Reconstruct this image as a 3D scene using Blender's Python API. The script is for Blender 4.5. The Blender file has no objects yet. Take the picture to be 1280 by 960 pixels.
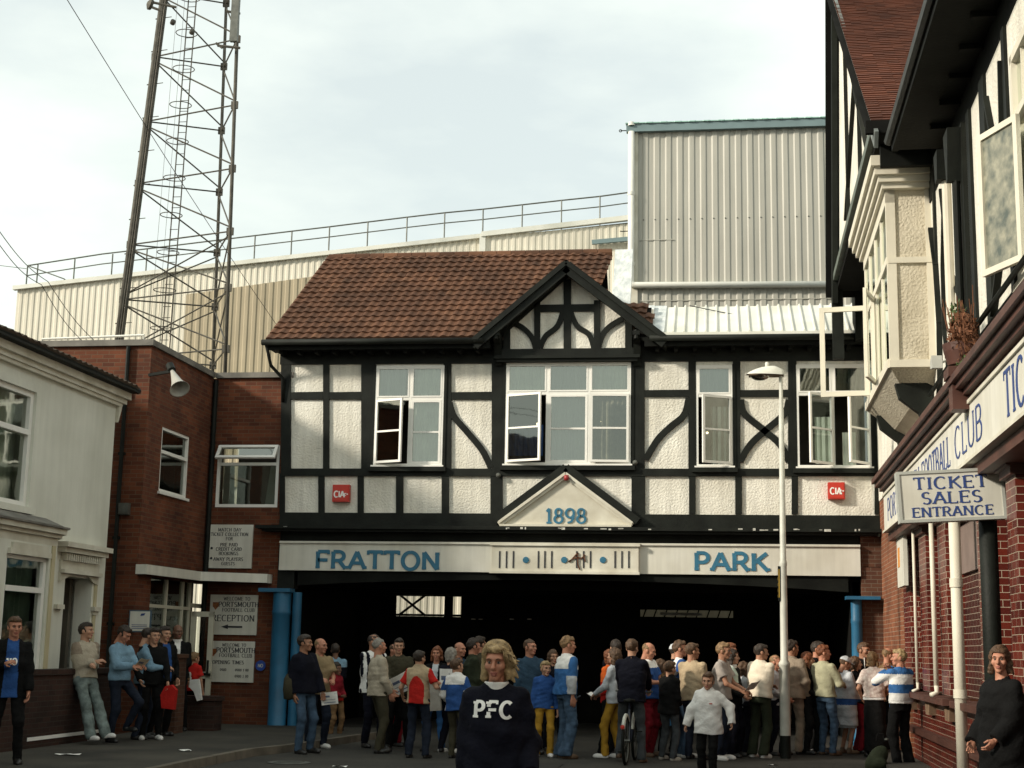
import bpy, math, random
import numpy as np
from mathutils import Vector, Matrix
sc = bpy.context.scene
COL = sc.collection
RAD = math.radians
# ------------------------------------------------------------------ camera
FPX, YAW, PITCH, ROLL, EYE = 1830.0, RAD(8.06), RAD(10.29), RAD(1.05), 1.6
_cy, _sy = math.cos(YAW), math.sin(YAW)
fwd = Vector((-_sy*math.cos(PITCH), _cy*math.cos(PITCH), math.sin(PITCH)))
_r = Vector((_cy, _sy, 0)); _u = _r.cross(fwd)
RR = math.cos(ROLL)*_r + math.sin(ROLL)*_u
UU = math.cos(ROLL)*_u - math.sin(ROLL)*_r
cam_d = bpy.data.cameras.new('camera'); cam = bpy.data.objects.new('camera', cam_d); COL.objects.link(cam)
m = Matrix((RR, UU, -fwd)).transposed().to_4x4(); m.translation = Vector((0, 0, EYE)); cam.matrix_world = m
cam_d.sensor_width = 36; cam_d.lens = FPX/1280*36; cam_d.clip_end = 3000
sc.camera = cam
# ------------------------------------------------------------------ sky and sun
SUN_EL, SUN_DIR = RAD(25), Vector((-0.87, -0.49, 0)).normalized()   # towards the sun
world = bpy.data.worlds.new('World'); sc.world = world; world.use_nodes = True
nt = world.node_tree; nt.nodes.clear(); N = nt.nodes.new; L = nt.links.new
wo = N('ShaderNodeOutputWorld'); bg = N('ShaderNodeBackground'); sky = N('ShaderNodeTexSky')
sky.sky_type = 'NISHITA'; sky.sun_disc = False; sky.sun_elevation = SUN_EL
sky.sun_rotation = math.atan2(SUN_DIR.x, SUN_DIR.y); sky.air_density = 1.3; sky.dust_density = 3.0; sky.ozone_density = 1.0
SKY_STRENGTH = 0.13
tc = N('ShaderNodeTexCoord'); mp = N('ShaderNodeMapping'); mp.inputs['Scale'].default_value = (1.6, 1.6, 4.2)
mp.inputs['Location'].default_value = (0.35, 0.1, 0.2)
nz = N('ShaderNodeTexNoise'); nz.inputs['Scale'].default_value = 1.7; nz.inputs['Detail'].default_value = 7; nz.inputs['Roughness'].default_value = 0.52
rp = N('ShaderNodeValToRGB'); rp.color_ramp.elements[0].position = 0.34; rp.color_ramp.elements[1].position = 0.60
rp.color_ramp.elements[0].color = (0.60, 0.60, 0.60, 1); rp.color_ramp.elements[1].color = (1, 1, 1, 1)
mx = N('ShaderNodeMix'); mx.data_type = 'RGBA'
L(tc.outputs['Generated'], mp.inputs['Vector']); L(mp.outputs['Vector'], nz.inputs['Vector']); L(nz.outputs['Fac'], rp.inputs['Fac'])
L(rp.outputs['Color'], mx.inputs['Factor']); L(sky.outputs['Color'], mx.inputs[6])
mx.inputs[7].default_value = (6.5, 6.95, 6.4, 1)        # thin bright cloud
L(mx.outputs[2], bg.inputs['Color']); bg.inputs['Strength'].default_value = SKY_STRENGTH; L(bg.outputs[0], wo.inputs['Surface'])
sun_d = bpy.data.lights.new('sun', 'SUN'); sun_d.energy = 3.7; sun_d.angle = RAD(6); sun_d.color = (1.0, 0.91, 0.77)
sun = bpy.data.objects.new('sun', sun_d); COL.objects.link(sun)
sv = SUN_DIR*math.cos(SUN_EL) + Vector((0, 0, math.sin(SUN_EL)))
sun.rotation_euler = sv.to_track_quat('Z', 'Y').to_euler()
sc.view_settings.view_transform = 'Standard'; sc.view_settings.look = 'None'; sc.view_settings.gamma = 1
sc.view_settings.exposure = 0.36
# ------------------------------------------------------------------ frames and picture -> place helpers
ST = RAD(0.8)          # the street runs 0.8 degrees off the entrance building's own axes
_ca, _sa = math.cos(ST), math.sin(ST)
def s2w(x, y, z=0): return Vector((x*_ca + y*_sa, -x*_sa + y*_ca, z))
def w2s(v): return Vector((v.x*_ca - v.y*_sa, v.x*_sa + v.y*_ca, v.z))
def ray(px, py): return (px-640)*RR - (py-480)*UU + FPX*fwd
CAMP = Vector((0, 0, EYE))
def onY(px, py, D):
    d = ray(px, py); return CAMP + d*(D/d.y)
def ground(px, py, z=0.0):
    d = ray(px, py); return CAMP + d*((z-EYE)/d.z)
def onX(px, py, x):      # street frame plane x
    d = w2s(ray(px, py)); return CAMP + d*(x/d.x)
def onYs(px, py, y):
    d = w2s(ray(px, py)); return CAMP + d*(y/d.y)
# ------------------------------------------------------------------ materials
MAT = {}
def _base(name):
    m = bpy.data.materials.new(name); m.use_nodes = True; t = m.node_tree
    b = t.nodes['Principled BSDF']; return m, t, b
def mat(name, col, rough=0.8, var=0.12, vs=4.0, bump=0.15, bs=60, metal=0.0, spec=0.4, dirt=None, detail=4, dist=0.01, streak=0.0, wear=None):
    if name in MAT: return MAT[name]
    m, t, b = _base(name); n = t.nodes.new; l = t.links.new
    tc = n('ShaderNodeTexCoord'); nz = n('ShaderNodeTexNoise'); nz.inputs['Scale'].default_value = vs; nz.inputs['Detail'].default_value = detail
    l(tc.outputs['Object'], nz.inputs['Vector'])
    rp = n('ShaderNodeValToRGB'); e = rp.color_ramp.elements
    e[0].position = 0.3; e[1].position = 0.7
    c2 = dirt if dirt else tuple(c*(1-var) for c in col)
    e[0].color = (*c2, 1); e[1].color = (*[min(1, c*(1+var*0.6)) for c in col], 1)
    l(nz.outputs['Fac'], rp.inputs['Fac']); out = rp.outputs['Color']
    if streak:      # rain streaks and grime running down
        mp = n('ShaderNodeMapping'); mp.inputs['Scale'].default_value = (7, 7, .45); l(tc.outputs['Object'], mp.inputs[0])
        n3 = n('ShaderNodeTexNoise'); n3.inputs['Scale'].default_value = 1.0; n3.inputs['Detail'].default_value = 8; n3.inputs['Roughness'].default_value = .6; l(mp.outputs[0], n3.inputs['Vector'])
        mr = n('ShaderNodeMapRange'); mr.inputs[1].default_value = .35; mr.inputs[2].default_value = .62; mr.inputs[3].default_value = 1-streak; mr.inputs[4].default_value = 1.03; l(n3.outputs['Fac'], mr.inputs[0])
        mu = n('ShaderNodeMix'); mu.data_type = 'RGBA'; mu.blend_type = 'MULTIPLY'; mu.inputs['Factor'].default_value = 1; l(out, mu.inputs[6]); l(mr.outputs[0], mu.inputs[7]); out = mu.outputs[2]
    if wear:        # flaked paint
        n4 = n('ShaderNodeTexNoise'); n4.inputs['Scale'].default_value = 14; n4.inputs['Detail'].default_value = 9; n4.inputs['Roughness'].default_value = .7; l(tc.outputs['Object'], n4.inputs['Vector'])
        m4 = n('ShaderNodeMapRange'); m4.inputs[1].default_value = wear[0]; m4.inputs[2].default_value = wear[0]+.03; l(n4.outputs['Fac'], m4.inputs[0])
        mw = n('ShaderNodeMix'); mw.data_type = 'RGBA'; l(m4.outputs[0], mw.inputs['Factor']); l(out, mw.inputs[6]); mw.inputs[7].default_value = (*wear[1], 1); out = mw.outputs[2]
    l(out, b.inputs['Base Color'])
    b.inputs['Roughness'].default_value = rough; b.inputs['Metallic'].default_value = metal; b.inputs['Specular IOR Level'].default_value = spec
    if bump > 0:
        n2 = n('ShaderNodeTexNoise'); n2.inputs['Scale'].default_value = bs; n2.inputs['Detail'].default_value = 3
        l(tc.outputs['Object'], n2.inputs['Vector'])
        bp = n('ShaderNodeBump'); bp.inputs['Strength'].default_value = bump; bp.inputs['Distance'].default_value = dist
        l(n2.outputs['Fac'], bp.inputs['Height']); l(bp.outputs['Normal'], b.inputs['Normal'])
    MAT[name] = m; return m
def brick(name, c1, c2, mortar, rough=0.85, msize=0.012, bump=0.5, spec=0.3, bw=0.225, bh=0.075, dark=0.55):
    if name in MAT: return MAT[name]
    m, t, b = _base(name); n = t.nodes.new; l = t.links.new
    tc = n('ShaderNodeTexCoord'); sp = n('ShaderNodeSeparateXYZ'); ad = n('ShaderNodeMath'); cb = n('ShaderNodeCombineXYZ')
    l(tc.outputs['Object'], sp.inputs[0]); l(sp.outputs[0], ad.inputs[0]); l(sp.outputs[1], ad.inputs[1])
    l(ad.outputs[0], cb.inputs[0]); l(sp.outputs[2], cb.inputs[1])
    br = n('ShaderNodeTexBrick'); l(cb.outputs[0], br.inputs['Vector'])
    br.inputs['Scale'].default_value = 1; br.inputs['Brick Width'].default_value = bw; br.inputs['Row Height'].default_value = bh
    br.inputs['Mortar Size'].default_value = msize/2; br.inputs['Mortar Smooth'].default_value = 0.3; br.inputs['Bias'].default_value = -0.1
    br.inputs['Color1'].default_value = (*c1, 1); br.inputs['Color2'].default_value = (*c2, 1); br.inputs['Mortar'].default_value = (*mortar, 1)
    nz = n('ShaderNodeTexNoise'); nz.inputs['Scale'].default_value = 1.3; nz.inputs['Detail'].default_value = 6; l(tc.outputs['Object'], nz.inputs['Vector'])
    mr = n('ShaderNodeMapRange'); mr.inputs[1].default_value = 0.3; mr.inputs[2].default_value = 0.7; mr.inputs[3].default_value = dark; mr.inputs[4].default_value = 1.15
    l(nz.outputs['Fac'], mr.inputs[0])
    mu = n('ShaderNodeMix'); mu.data_type = 'RGBA'; mu.blend_type = 'MULTIPLY'; mu.inputs['Factor'].default_value = 1
    l(br.outputs['Color'], mu.inputs[6]); l(mr.outputs[0], mu.inputs[7]); l(mu.outputs[2], b.inputs['Base Color'])
    iv = n('ShaderNodeMath'); iv.operation = 'SUBTRACT'; iv.inputs[0].default_value = 1; l(br.outputs['Fac'], iv.inputs[1])
    bp = n('ShaderNodeBump'); bp.inputs['Strength'].default_value = bump; bp.inputs['Distance'].default_value = 0.008
    l(iv.outputs[0], bp.inputs['Height']); l(bp.outputs['Normal'], b.inputs['Normal'])
    b.inputs['Roughness'].default_value = rough; b.inputs['Specular IOR Level'].default_value = spec
    MAT[name] = m; return m
def glass(name, tint=(0.68, 0.74, 0.70), fac=0.22, rough=0.03):
    if name in MAT: return MAT[name]
    m, t, b = _base(name); n = t.nodes.new; l = t.links.new; t.nodes.remove(b)
    o = [x for x in t.nodes if x.type == 'OUTPUT_MATERIAL'][0]
    tr = n('ShaderNodeBsdfTransparent'); tr.inputs[0].default_value = (*tint, 1)
    gl = n('ShaderNodeBsdfGlossy'); gl.inputs['Roughness'].default_value = rough; gl.inputs['Color'].default_value = (0.80, 0.84, 0.78, 1)
    tc = n('ShaderNodeTexCoord'); nz = n('ShaderNodeTexNoise'); nz.inputs['Scale'].default_value = 2.2; l(tc.outputs['Object'], nz.inputs['Vector'])
    bp = n('ShaderNodeBump'); bp.inputs['Strength'].default_value = 0.08; bp.inputs['Distance'].default_value = 0.02; l(nz.outputs['Fac'], bp.inputs['Height']); l(bp.outputs[0], gl.inputs['Normal'])
    fr = n('ShaderNodeFresnel'); fr.inputs[0].default_value = 1.5
    ad = n('ShaderNodeMath'); ad.operation = 'ADD'; ad.use_clamp = True; ad.inputs[1].default_value = fac; l(fr.outputs[0], ad.inputs[0])
    mi = n('ShaderNodeMixShader'); l(ad.outputs[0], mi.inputs[0]); l(tr.outputs[0], mi.inputs[1]); l(gl.outputs[0], mi.inputs[2]); l(mi.outputs[0], o.inputs['Surface'])
    MAT[name] = m; return m
def tiles_mat(name, c1, c2, c3):
    if name in MAT: return MAT[name]
    m, t, b = _base(name); n = t.nodes.new; l = t.links.new
    at = n('ShaderNodeAttribute'); at.attribute_name = 'tint'
    rp = n('ShaderNodeValToRGB'); e = rp.color_ramp.elements
    e[0].position = 0.0; e[0].color = (*c1, 1); e[1].position = 1.0; e[1].color = (*c3, 1); k = e.new(0.5); k.color = (*c2, 1)
    l(at.outputs['Fac'], rp.inputs[0])
    tc = n('ShaderNodeTexCoord'); nz = n('ShaderNodeTexNoise'); nz.inputs['Scale'].default_value = 1.1; nz.inputs['Detail'].default_value = 8; l(tc.outputs['Object'], nz.inputs['Vector'])
    mr = n('ShaderNodeMapRange'); mr.inputs[1].default_value = 0.3; mr.inputs[2].default_value = 0.7; mr.inputs[3].default_value = 0.6; mr.inputs[4].default_value = 1.2; l(nz.outputs['Fac'], mr.inputs[0])
    mu = n('ShaderNodeMix'); mu.data_type = 'RGBA'; mu.blend_type = 'MULTIPLY'; mu.inputs['Factor'].default_value = 1
    l(rp.outputs[0], mu.inputs[6]); l(mr.outputs[0], mu.inputs[7]); l(mu.outputs[2], b.inputs['Base Color'])
    b.inputs['Roughness'].default_value = 0.85; b.inputs['Specular IOR Level'].default_value = 0.25
    MAT[name] = m; return m
def emit(name, col, s):
    if name in MAT: return MAT[name]
    m, t, b = _base(name); b.inputs['Emission Color'].default_value = (*col, 1); b.inputs['Emission Strength'].default_value = s
    b.inputs['Base Color'].default_value = (*col, 1); MAT[name] = m; return m
ROUGHCAST = mat('roughcast_white', (0.78, 0.76, 0.68), 0.9, 0.10, 1.2, 0.9, 26, dirt=(0.62, 0.59, 0.50), detail=6, dist=0.022, streak=.16)
ROUGHCAST2 = mat('pebbledash_cream', (0.56, 0.51, 0.40), 0.9, 0.10, 1.6, 1.0, 30, dirt=(0.44, 0.39, 0.29), detail=6, dist=0.022)
RENDER = mat('smooth_render', (0.70, 0.70, 0.62), 0.8, 0.06, 0.8, 0.25, 50, dirt=(0.57, 0.57, 0.49), detail=7, streak=.05)
TRIMW = mat('stone_trim', (0.62, 0.60, 0.51), 0.7, 0.1, 2.5, 0.15, 40, dirt=(0.48, 0.45, 0.36))
YELLOW = mat('ochre_trim', (0.50, 0.44, 0.28), 0.7, 0.1, 3, 0.1, 40)
BLACK = mat('black_timber', (0.010, 0.012, 0.0095), 0.6, 0.5, 3, 0.3, 30, spec=0.18, wear=(.70, (.16,.155,.13)))
BLACK2 = mat('black_beam', (0.007, 0.008, 0.0065), 0.7, 0.5, 2, 0.3, 20, spec=0.12, wear=(.72, (.10,.095,.08)))
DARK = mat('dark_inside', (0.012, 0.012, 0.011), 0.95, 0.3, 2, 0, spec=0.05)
UPVC = mat('white_window_frame', (0.78, 0.77, 0.72), 0.4, 0.05, 3, 0.0)
CREAM = mat('cream_paint', (0.64, 0.60, 0.49), 0.55, 0.08, 3, 0.1, 40)
PANE = glass('window_glass')
PANE2 = glass('dark_window_glass', (0.35, 0.4, 0.38), 0.16)
CURT = mat('net_curtain', (0.62, 0.66, 0.57), 0.9, 0.15, 4, 0.0)
DRAPE = mat('dark_drape', (0.10, 0.13, 0.12), 0.9, 0.4, 5, 0.0)
BLUE = mat('blue_steel', (0.018, 0.115, 0.215), 0.5, 0.25, 2.2, 0.15, 20, dirt=(0.015, 0.085, 0.16))
TEAL = mat('blue_lettering', (0.030, 0.145, 0.235), 0.5, 0.15, 6, 0.0)
NAVY = mat('navy_lettering', (0.03, 0.06, 0.20), 0.5, 0.1, 6, 0.0)
INK = mat('black_lettering', (0.03, 0.03, 0.035), 0.6, 0.1, 6, 0.0)
BOARD = mat('white_sign_board', (0.64, 0.63, 0.56), 0.6, 0.06, 1.5, 0.03, 20, dirt=(0.55, 0.53, 0.45), streak=.1)
BRICKR = brick('red_brick', (0.16, 0.048, 0.020), (0.080, 0.023, 0.011), (0.13, 0.082, 0.05), msize=0.011)
BRICKO = brick('orange_brick', (0.26, 0.095, 0.045), (0.18, 0.058, 0.028), (0.32, 0.25, 0.18), msize=0.010)
BRICKG = brick('glazed_red_brick', (0.15, 0.022, 0.012), (0.07, 0.011, 0.008), (0.46, 0.39, 0.29), 0.3, msize=0.007, spec=0.5, bh=0.076, dark=0.75)
BRICKD = brick('dark_infill_brick', (0.06, 0.013, 0.010), (0.03, 0.008, 0.007), (0.40, 0.34, 0.26), 0.4, msize=0.007, spec=0.4, bh=0.076, dark=0.7)
BRICKP = brick('old_yard_brick', (0.05, 0.022, 0.015), (0.028, 0.014, 0.010), (0.05, 0.038, 0.03), msize=0.012)
CONC = mat('concrete', (0.30, 0.28, 0.24), 0.9, 0.3, 3, 0.4, 25)
LEAD = mat('lead_coping', (0.16, 0.15, 0.13), 0.7, 0.4, 3, 0.3, 20)
CLAD = mat('cream_cladding', (0.74, 0.70, 0.59), 0.55, 0.07, .5, 0.04, 12, dirt=(0.64, 0.60, 0.49), detail=6, streak=.12)
CLAD2 = mat('shade_tan', (0.40, 0.34, 0.23), 0.6, 0.08, 1.1, 0.04, 12, detail=6, streak=.15)  # darker tan for the painted shadow on the stand and the backdrop wall
GREYCL = mat('grey_cladding', (0.42, 0.41, 0.355), 0.5, 0.07, 0.6, 0.03, 10, detail=6, streak=.14)
METALR = mat('white_metal_roof', (0.72, 0.72, 0.66), 0.4, 0.1, 1.5, 0.05, 20, dirt=(0.6, 0.6, 0.52))
MINT = mat('mint_roof_sheet', (0.34, 0.55, 0.48), 0.5, 0.1, 2, 0.05, 20)
STEELG = mat('blue_grey_flashing', (0.17, 0.24, 0.25), 0.5, 0.15, 2, 0.05, 20)
WPIPE = mat('white_pipe', (0.74, 0.73, 0.66), 0.4, 0.08, 3, 0.0)
GALV = mat('galvanised_steel', (0.13, 0.135, 0.12), 0.5, 0.3, 6, 0.1, 30, metal=0.5)
RUST = mat('dull_lattice_steel', (0.085, 0.078, 0.062), 0.7, 0.4, 5, 0.1, 30, metal=0.2)
LAMPM = mat('grey_lamp_paint', (0.50, 0.50, 0.44), 0.5, 0.15, 5, 0.1, 30)
ASPH = mat('asphalt', (0.043, 0.040, 0.033), 0.95, 0.35, 0.7, 0.9, 70, dirt=(0.021, 0.020, 0.017), detail=10)
PAVE = mat('tarmac_pavement', (0.050, 0.045, 0.035), 0.95, 0.35, 0.9, 0.9, 70, dirt=(0.024, 0.0225, 0.018), detail=10)
KERBM = mat('kerb_stone', (0.115, 0.098, 0.075), 0.9, 0.4, 3, 0.4, 40)
RTILE = tiles_mat('brown_roof_tiles', (0.066, 0.032, 0.018), (0.102, 0.047, 0.026), (0.148, 0.071, 0.038))
RTILE2 = tiles_mat('red_clay_tiles', (0.08, 0.030, 0.018), (0.125, 0.044, 0.025), (0.18, 0.068, 0.038))
RTILE3 = tiles_mat('dark_house_tiles', (0.035, 0.025, 0.018), (0.055, 0.036, 0.022), (0.08, 0.05, 0.03))
REDP = mat('red_enamel', (0.50, 0.035, 0.02), 0.45, 0.05, 5, 0.0)
WHITEP = mat('bright_white', (0.82, 0.81, 0.77), 0.5, 0.04, 5, 0.0)
BROWNC = mat('brown_cornice_paint', (0.085, 0.035, 0.025), 0.5, 0.4, 3, 0.2, 30)
LICHEN = mat('chipped_white_paint', (0.5, 0.5, 0.45), 0.8, 0.3, 20, 0.2, 50)
# ------------------------------------------------------------------ mesh builder
class MB:
    def __init__(s): s.v = []; s.f = []; s.m = []
    def quad(s, a, b, c, d, mi=0):
        i = len(s.v); s.v += [tuple(a), tuple(b), tuple(c), tuple(d)]; s.f.append((i, i+1, i+2, i+3)); s.m.append(mi); return s
    def box(s, x0, x1, y0, y1, z0, z1, mi=0):
        if x0 > x1: x0, x1 = x1, x0
        if y0 > y1: y0, y1 = y1, y0
        if z0 > z1: z0, z1 = z1, z0
        i = len(s.v)
        s.v += [(x0,y0,z0),(x1,y0,z0),(x1,y1,z0),(x0,y1,z0),(x0,y0,z1),(x1,y0,z1),(x1,y1,z1),(x0,y1,z1)]
        for q in ((0,3,2,1),(4,5,6,7),(0,1,5,4),(1,2,6,5),(2,3,7,6),(3,0,4,7)): s.f.append(tuple(i+k for k in q)); s.m.append(mi)
        return s
    def hexa(s, pts, mi=0):      # 8 points: bottom loop then top loop
        i = len(s.v); s.v += [tuple(p) for p in pts]
        for q in ((0,3,2,1),(4,5,6,7),(0,1,5,4),(1,2,6,5),(2,3,7,6),(3,0,4,7)): s.f.append(tuple(i+k for k in q)); s.m.append(mi)
        return s
    def bar(s, a, b, w, h=None, up=(0,0,1), mi=0):     # rectangular bar from a to b
        h = h or w; a = Vector(a); b = Vector(b); d = (b-a).normalized(); up = Vector(up)
        if abs(d.dot(up)) > 0.98: up = Vector((0,1,0)) if abs(d.y) < 0.9 else Vector((1,0,0))
        r = d.cross(up).normalized()*w/2; u = r.cross(d).normalized()*h/2
        return s.hexa([a-r-u, a+r-u, b+r-u, b-r-u, a-r+u, a+r+u, b+r+u, b-r+u], mi)
    def prism(s, pts, axis, c0, c1, mi=0):    # polygon in the plane normal to axis ('y': pts=(x,z); 'x': pts=(y,z); 'z': pts=(x,y))
        def P(p, c): return (p[0], c, p[1]) if axis == 'y' else ((c, p[0], p[1]) if axis == 'x' else (p[0], p[1], c))
        i = len(s.v); n = len(pts); s.v += [P(p, c0) for p in pts] + [P(p, c1) for p in pts]
        s.f.append(tuple(range(i, i+n))); s.f.append(tuple(range(i+2*n-1, i+n-1, -1))); s.m += [mi, mi]
        for k in range(n): j = (k+1) % n; s.f.append((i+k, i+n+k, i+n+j, i+j)); s.m.append(mi)
        return s
    def tube(s, pts, r, n=8, mi=0, cap=True, closed=False):
        pts = [Vector(p) for p in pts]; K = len(pts); rs = r if isinstance(r, (list, tuple)) else [r]*K
        i = len(s.v); prev = None
        for k, p in enumerate(pts):
            if closed: t = (pts[(k+1) % K]-pts[k-1]).normalized()
            else: t = (pts[min(k+1, K-1)]-pts[max(k-1, 0)]).normalized()
            if prev is None:
                a = Vector((0,0,1)) if abs(t.z) < 0.9 else Vector((1,0,0)); u = t.cross(a).normalized()
            else:
                u = (prev - t*prev.dot(t)).normalized()
            prev = u; w = t.cross(u)
            for j in range(n):
                an = 2*math.pi*j/n; s.v.append(tuple(p + (u*math.cos(an)+w*math.sin(an))*rs[k]))
        for k in range(K if closed else K-1):
            k2 = (k+1) % K
            for j in range(n):
                j2 = (j+1) % n; s.f.append((i+k*n+j, i+k*n+j2, i+k2*n+j2, i+k2*n+j)); s.m.append(mi)
        if cap and not closed:
            s.f.append(tuple(i+j for j in range(n-1, -1, -1))); s.f.append(tuple(i+(K-1)*n+j for j in range(n))); s.m += [mi, mi]
        return s
    def lathe(s, prof, c=(0,0,0), n=20, axis=(0,0,1), mi=0):    # prof: (r, h)
        ax = Vector(axis).normalized(); a = Vector((0,0,1)) if abs(ax.z) < 0.9 else Vector((1,0,0))
        u = ax.cross(a).normalized(); w = ax.cross(u); i = len(s.v); c = Vector(c)
        for r, h in prof:
            for j in range(n):
                an = 2*math.pi*j/n; s.v.append(tuple(c + ax*h + (u*math.cos(an)+w*math.sin(an))*r))
        for k in range(len(prof)-1):
            for j in range(n):
                j2 = (j+1) % n; s.f.append((i+k*n+j, i+k*n+j2, i+(k+1)*n+j2, i+(k+1)*n+j)); s.m.append(mi)
        return s
    def add(s, V, F, mi=0):
        i = len(s.v); s.v += [tuple(p) for p in V]; s.f += [tuple(i+k for k in f) for f in F]; s.m += [mi]*len(F); return s
    def build(s, name, mats, th=None, smooth=False, tint=None, parent=None, origin=None):
        if not isinstance(mats, (list, tuple)): mats = [mats]
        base = th['_b'] if th else (origin or Vector((0,0,0)))
        me = bpy.data.meshes.new(name)
        V = np.array(s.v, dtype=np.float64).reshape(-1, 3) - np.array(base)
        me.from_pydata(V.tolist(), [], s.f)
        for mm in mats: me.materials.append(mm)
        if len(mats) > 1: me.polygons.foreach_set('material_index', s.m)
        if smooth: me.polygons.foreach_set('use_smooth', [True]*len(me.polygons))
        if tint is not None:
            a = me.attributes.new('tint', 'FLOAT', 'FACE'); a.data.foreach_set('value', tint)
        me.update()
        o = bpy.data.objects.new(name, me); COL.objects.link(o)
        if th: o.parent = parent or th['o']
        else:
            o.location = base
        return o
def tag(o, label=None, cat=None, group=None, kind=None):
    if label: o['label'] = label
    if cat: o['category'] = cat
    if group: o['group'] = group
    if kind: o['kind'] = kind
    return o
def thing(name, label, cat, base=(0,0,0), street=False, group=None):
    """an Empty at the thing's base; parts are modelled in the absolute coordinates of their frame"""
    o = bpy.data.objects.new(name, None); COL.objects.link(o); b = Vector(base)
    if street: o.location = s2w(*b); o.rotation_euler = (0, 0, -ST)
    else: o.location = b
    o.empty_display_size = 0.3
    tag(o, label, cat, group); return {'o': o, '_b': b, 'street': street}
def solo(mb, name, mats, label, cat, base, street=False, group=None, **k):
    """a thing that is one mesh"""
    o = mb.build(name, mats, None, origin=Vector(base), **k)
    if street: o.location = s2w(*base); o.rotation_euler = (0, 0, -ST)
    tag(o, label, cat, group); return o
def each(things, name, mats, th, **k):
    return [m_.build(name, mats, th, **k) for m_ in things]
def struct(mb, name, mats, **k):
    o = mb.build(name, mats, None, **k); o['kind'] = 'structure'; return o
# ------------------------------------------------------------------ lettering: strokes with thick and thin, serifs on request
def arc(cx, cy, rx, ry, a0, a1, n=12): return [(cx+rx*math.cos(RAD(a0+(a1-a0)*k/n)), cy+ry*math.sin(RAD(a0+(a1-a0)*k/n))) for k in range(n+1)]
G = {
'A': (.76, [[(.03,0),(.38,1)],[(.38,1),(.73,0)],[(.16,.34),(.60,.34)]]),
'B': (.66, [[(.1,0),(.1,1)],[(.1,1),(.34,1)]+arc(.34,.76,.22,.24,90,-90)+[(.1,.52)],[(.1,.52),(.36,.52)]+arc(.36,.26,.25,.26,90,-90)+[(.1,0)]]),
'C': (.74, [arc(.40,.5,.34,.5,48,312,20)]),
'D': (.74, [[(.1,0),(.1,1)],[(.1,1),(.30,1)]+arc(.30,.5,.37,.5,90,-90,16)+[(.1,0)]]),
'E': (.62, [[(.1,0),(.1,1)],[(.1,1),(.58,1)],[(.1,.52),(.48,.52)],[(.1,0),(.58,0)]]),
'F': (.60, [[(.1,0),(.1,1)],[(.1,1),(.58,1)],[(.1,.50),(.48,.50)]]),
'G': (.78, [arc(.40,.5,.34,.5,48,300,20)+[(.68,.1),(.68,.46)],[(.46,.46),(.70,.46)]]),
'H': (.76, [[(.1,0),(.1,1)],[(.66,0),(.66,1)],[(.1,.5),(.66,.5)]]),
'I': (.28, [[(.14,0),(.14,1)]]),
'J': (.5, [[(.36,1),(.36,.2)]+arc(.2,.2,.16,.2,0,-150,8)]),
'K': (.70, [[(.1,0),(.1,1)],[(.64,1),(.12,.45)],[(.26,.58),(.68,0)]]),
'L': (.58, [[(.1,0),(.1,1)],[(.1,0),(.55,0)]]),
'M': (.92, [[(.1,0),(.1,1)],[(.1,1),(.46,.15)],[(.46,.15),(.82,1)],[(.82,1),(.82,0)]]),
'N': (.78, [[(.1,0),(.1,1)],[(.1,1),(.68,0)],[(.68,0),(.68,1)]]),
'O': (.82, [arc(.41,.5,.35,.5,90,450,28)]),
'P': (.62, [[(.1,0),(.1,1)],[(.1,1),(.34,1)]+arc(.34,.73,.24,.27,90,-90)+[(.1,.46)]]),
'R': (.70, [[(.1,0),(.1,1)],[(.1,1),(.34,1)]+arc(.34,.74,.24,.26,90,-90)+[(.1,.48)],[(.36,.48),(.66,0)]]),
'S': (.60, [arc(.30,.75,.21,.25,35,270,14)+arc(.30,.25,.23,.25,90,-145,14)[1:]]),
'T': (.66, [[(.33,0),(.33,1)],[(.02,1),(.64,1)]]),
'U': (.76, [[(.1,1),(.1,.32)]+arc(.38,.32,.28,.32,180,360,14)+[(.66,1)]]),
'W': (1.0, [[(.02,1),(.26,0)],[(.26,0),(.5,.9)],[(.5,.9),(.74,0)],[(.74,0),(.98,1)]]),
'V': (.72, [[(.02,1),(.36,0)],[(.36,0),(.70,1)]]),
'Y': (.70, [[(.02,1),(.35,.48)],[(.68,1),(.35,.48)],[(.35,.5),(.35,0)]]),
'1': (.40, [[(.06,.78),(.22,1)],[(.22,1),(.22,0)],[(.06,0),(.38,0)]]),
'8': (.60, [arc(.30,.74,.19,.25,90,450,18),arc(.30,.25,.25,.26,90,450,18)]),
'9': (.60, [arc(.30,.68,.24,.31,0,360,18),[(.54,.68),(.52,.35),(.40,.08),(.16,.0)]]),
'0': (.60, [arc(.30,.5,.24,.5,90,450,22)]),
'5': (.56, [[(.50,1),(.14,1),(.11,.56)],arc(.26,.32,.25,.31,120,-140,14)]),
'3': (.56, [arc(.27,.75,.21,.25,140,-85,12),arc(.27,.26,.24,.27,85,-140,12)]),
'.': (.24, [[(.12,0),(.12,.1)]]),
'-': (.40, [[(.05,.45),(.35,.45)]]),
}
def text_width(s, sp=.08): return sum((G[c][0] if c in G else .40)+sp for c in s)-sp
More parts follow.
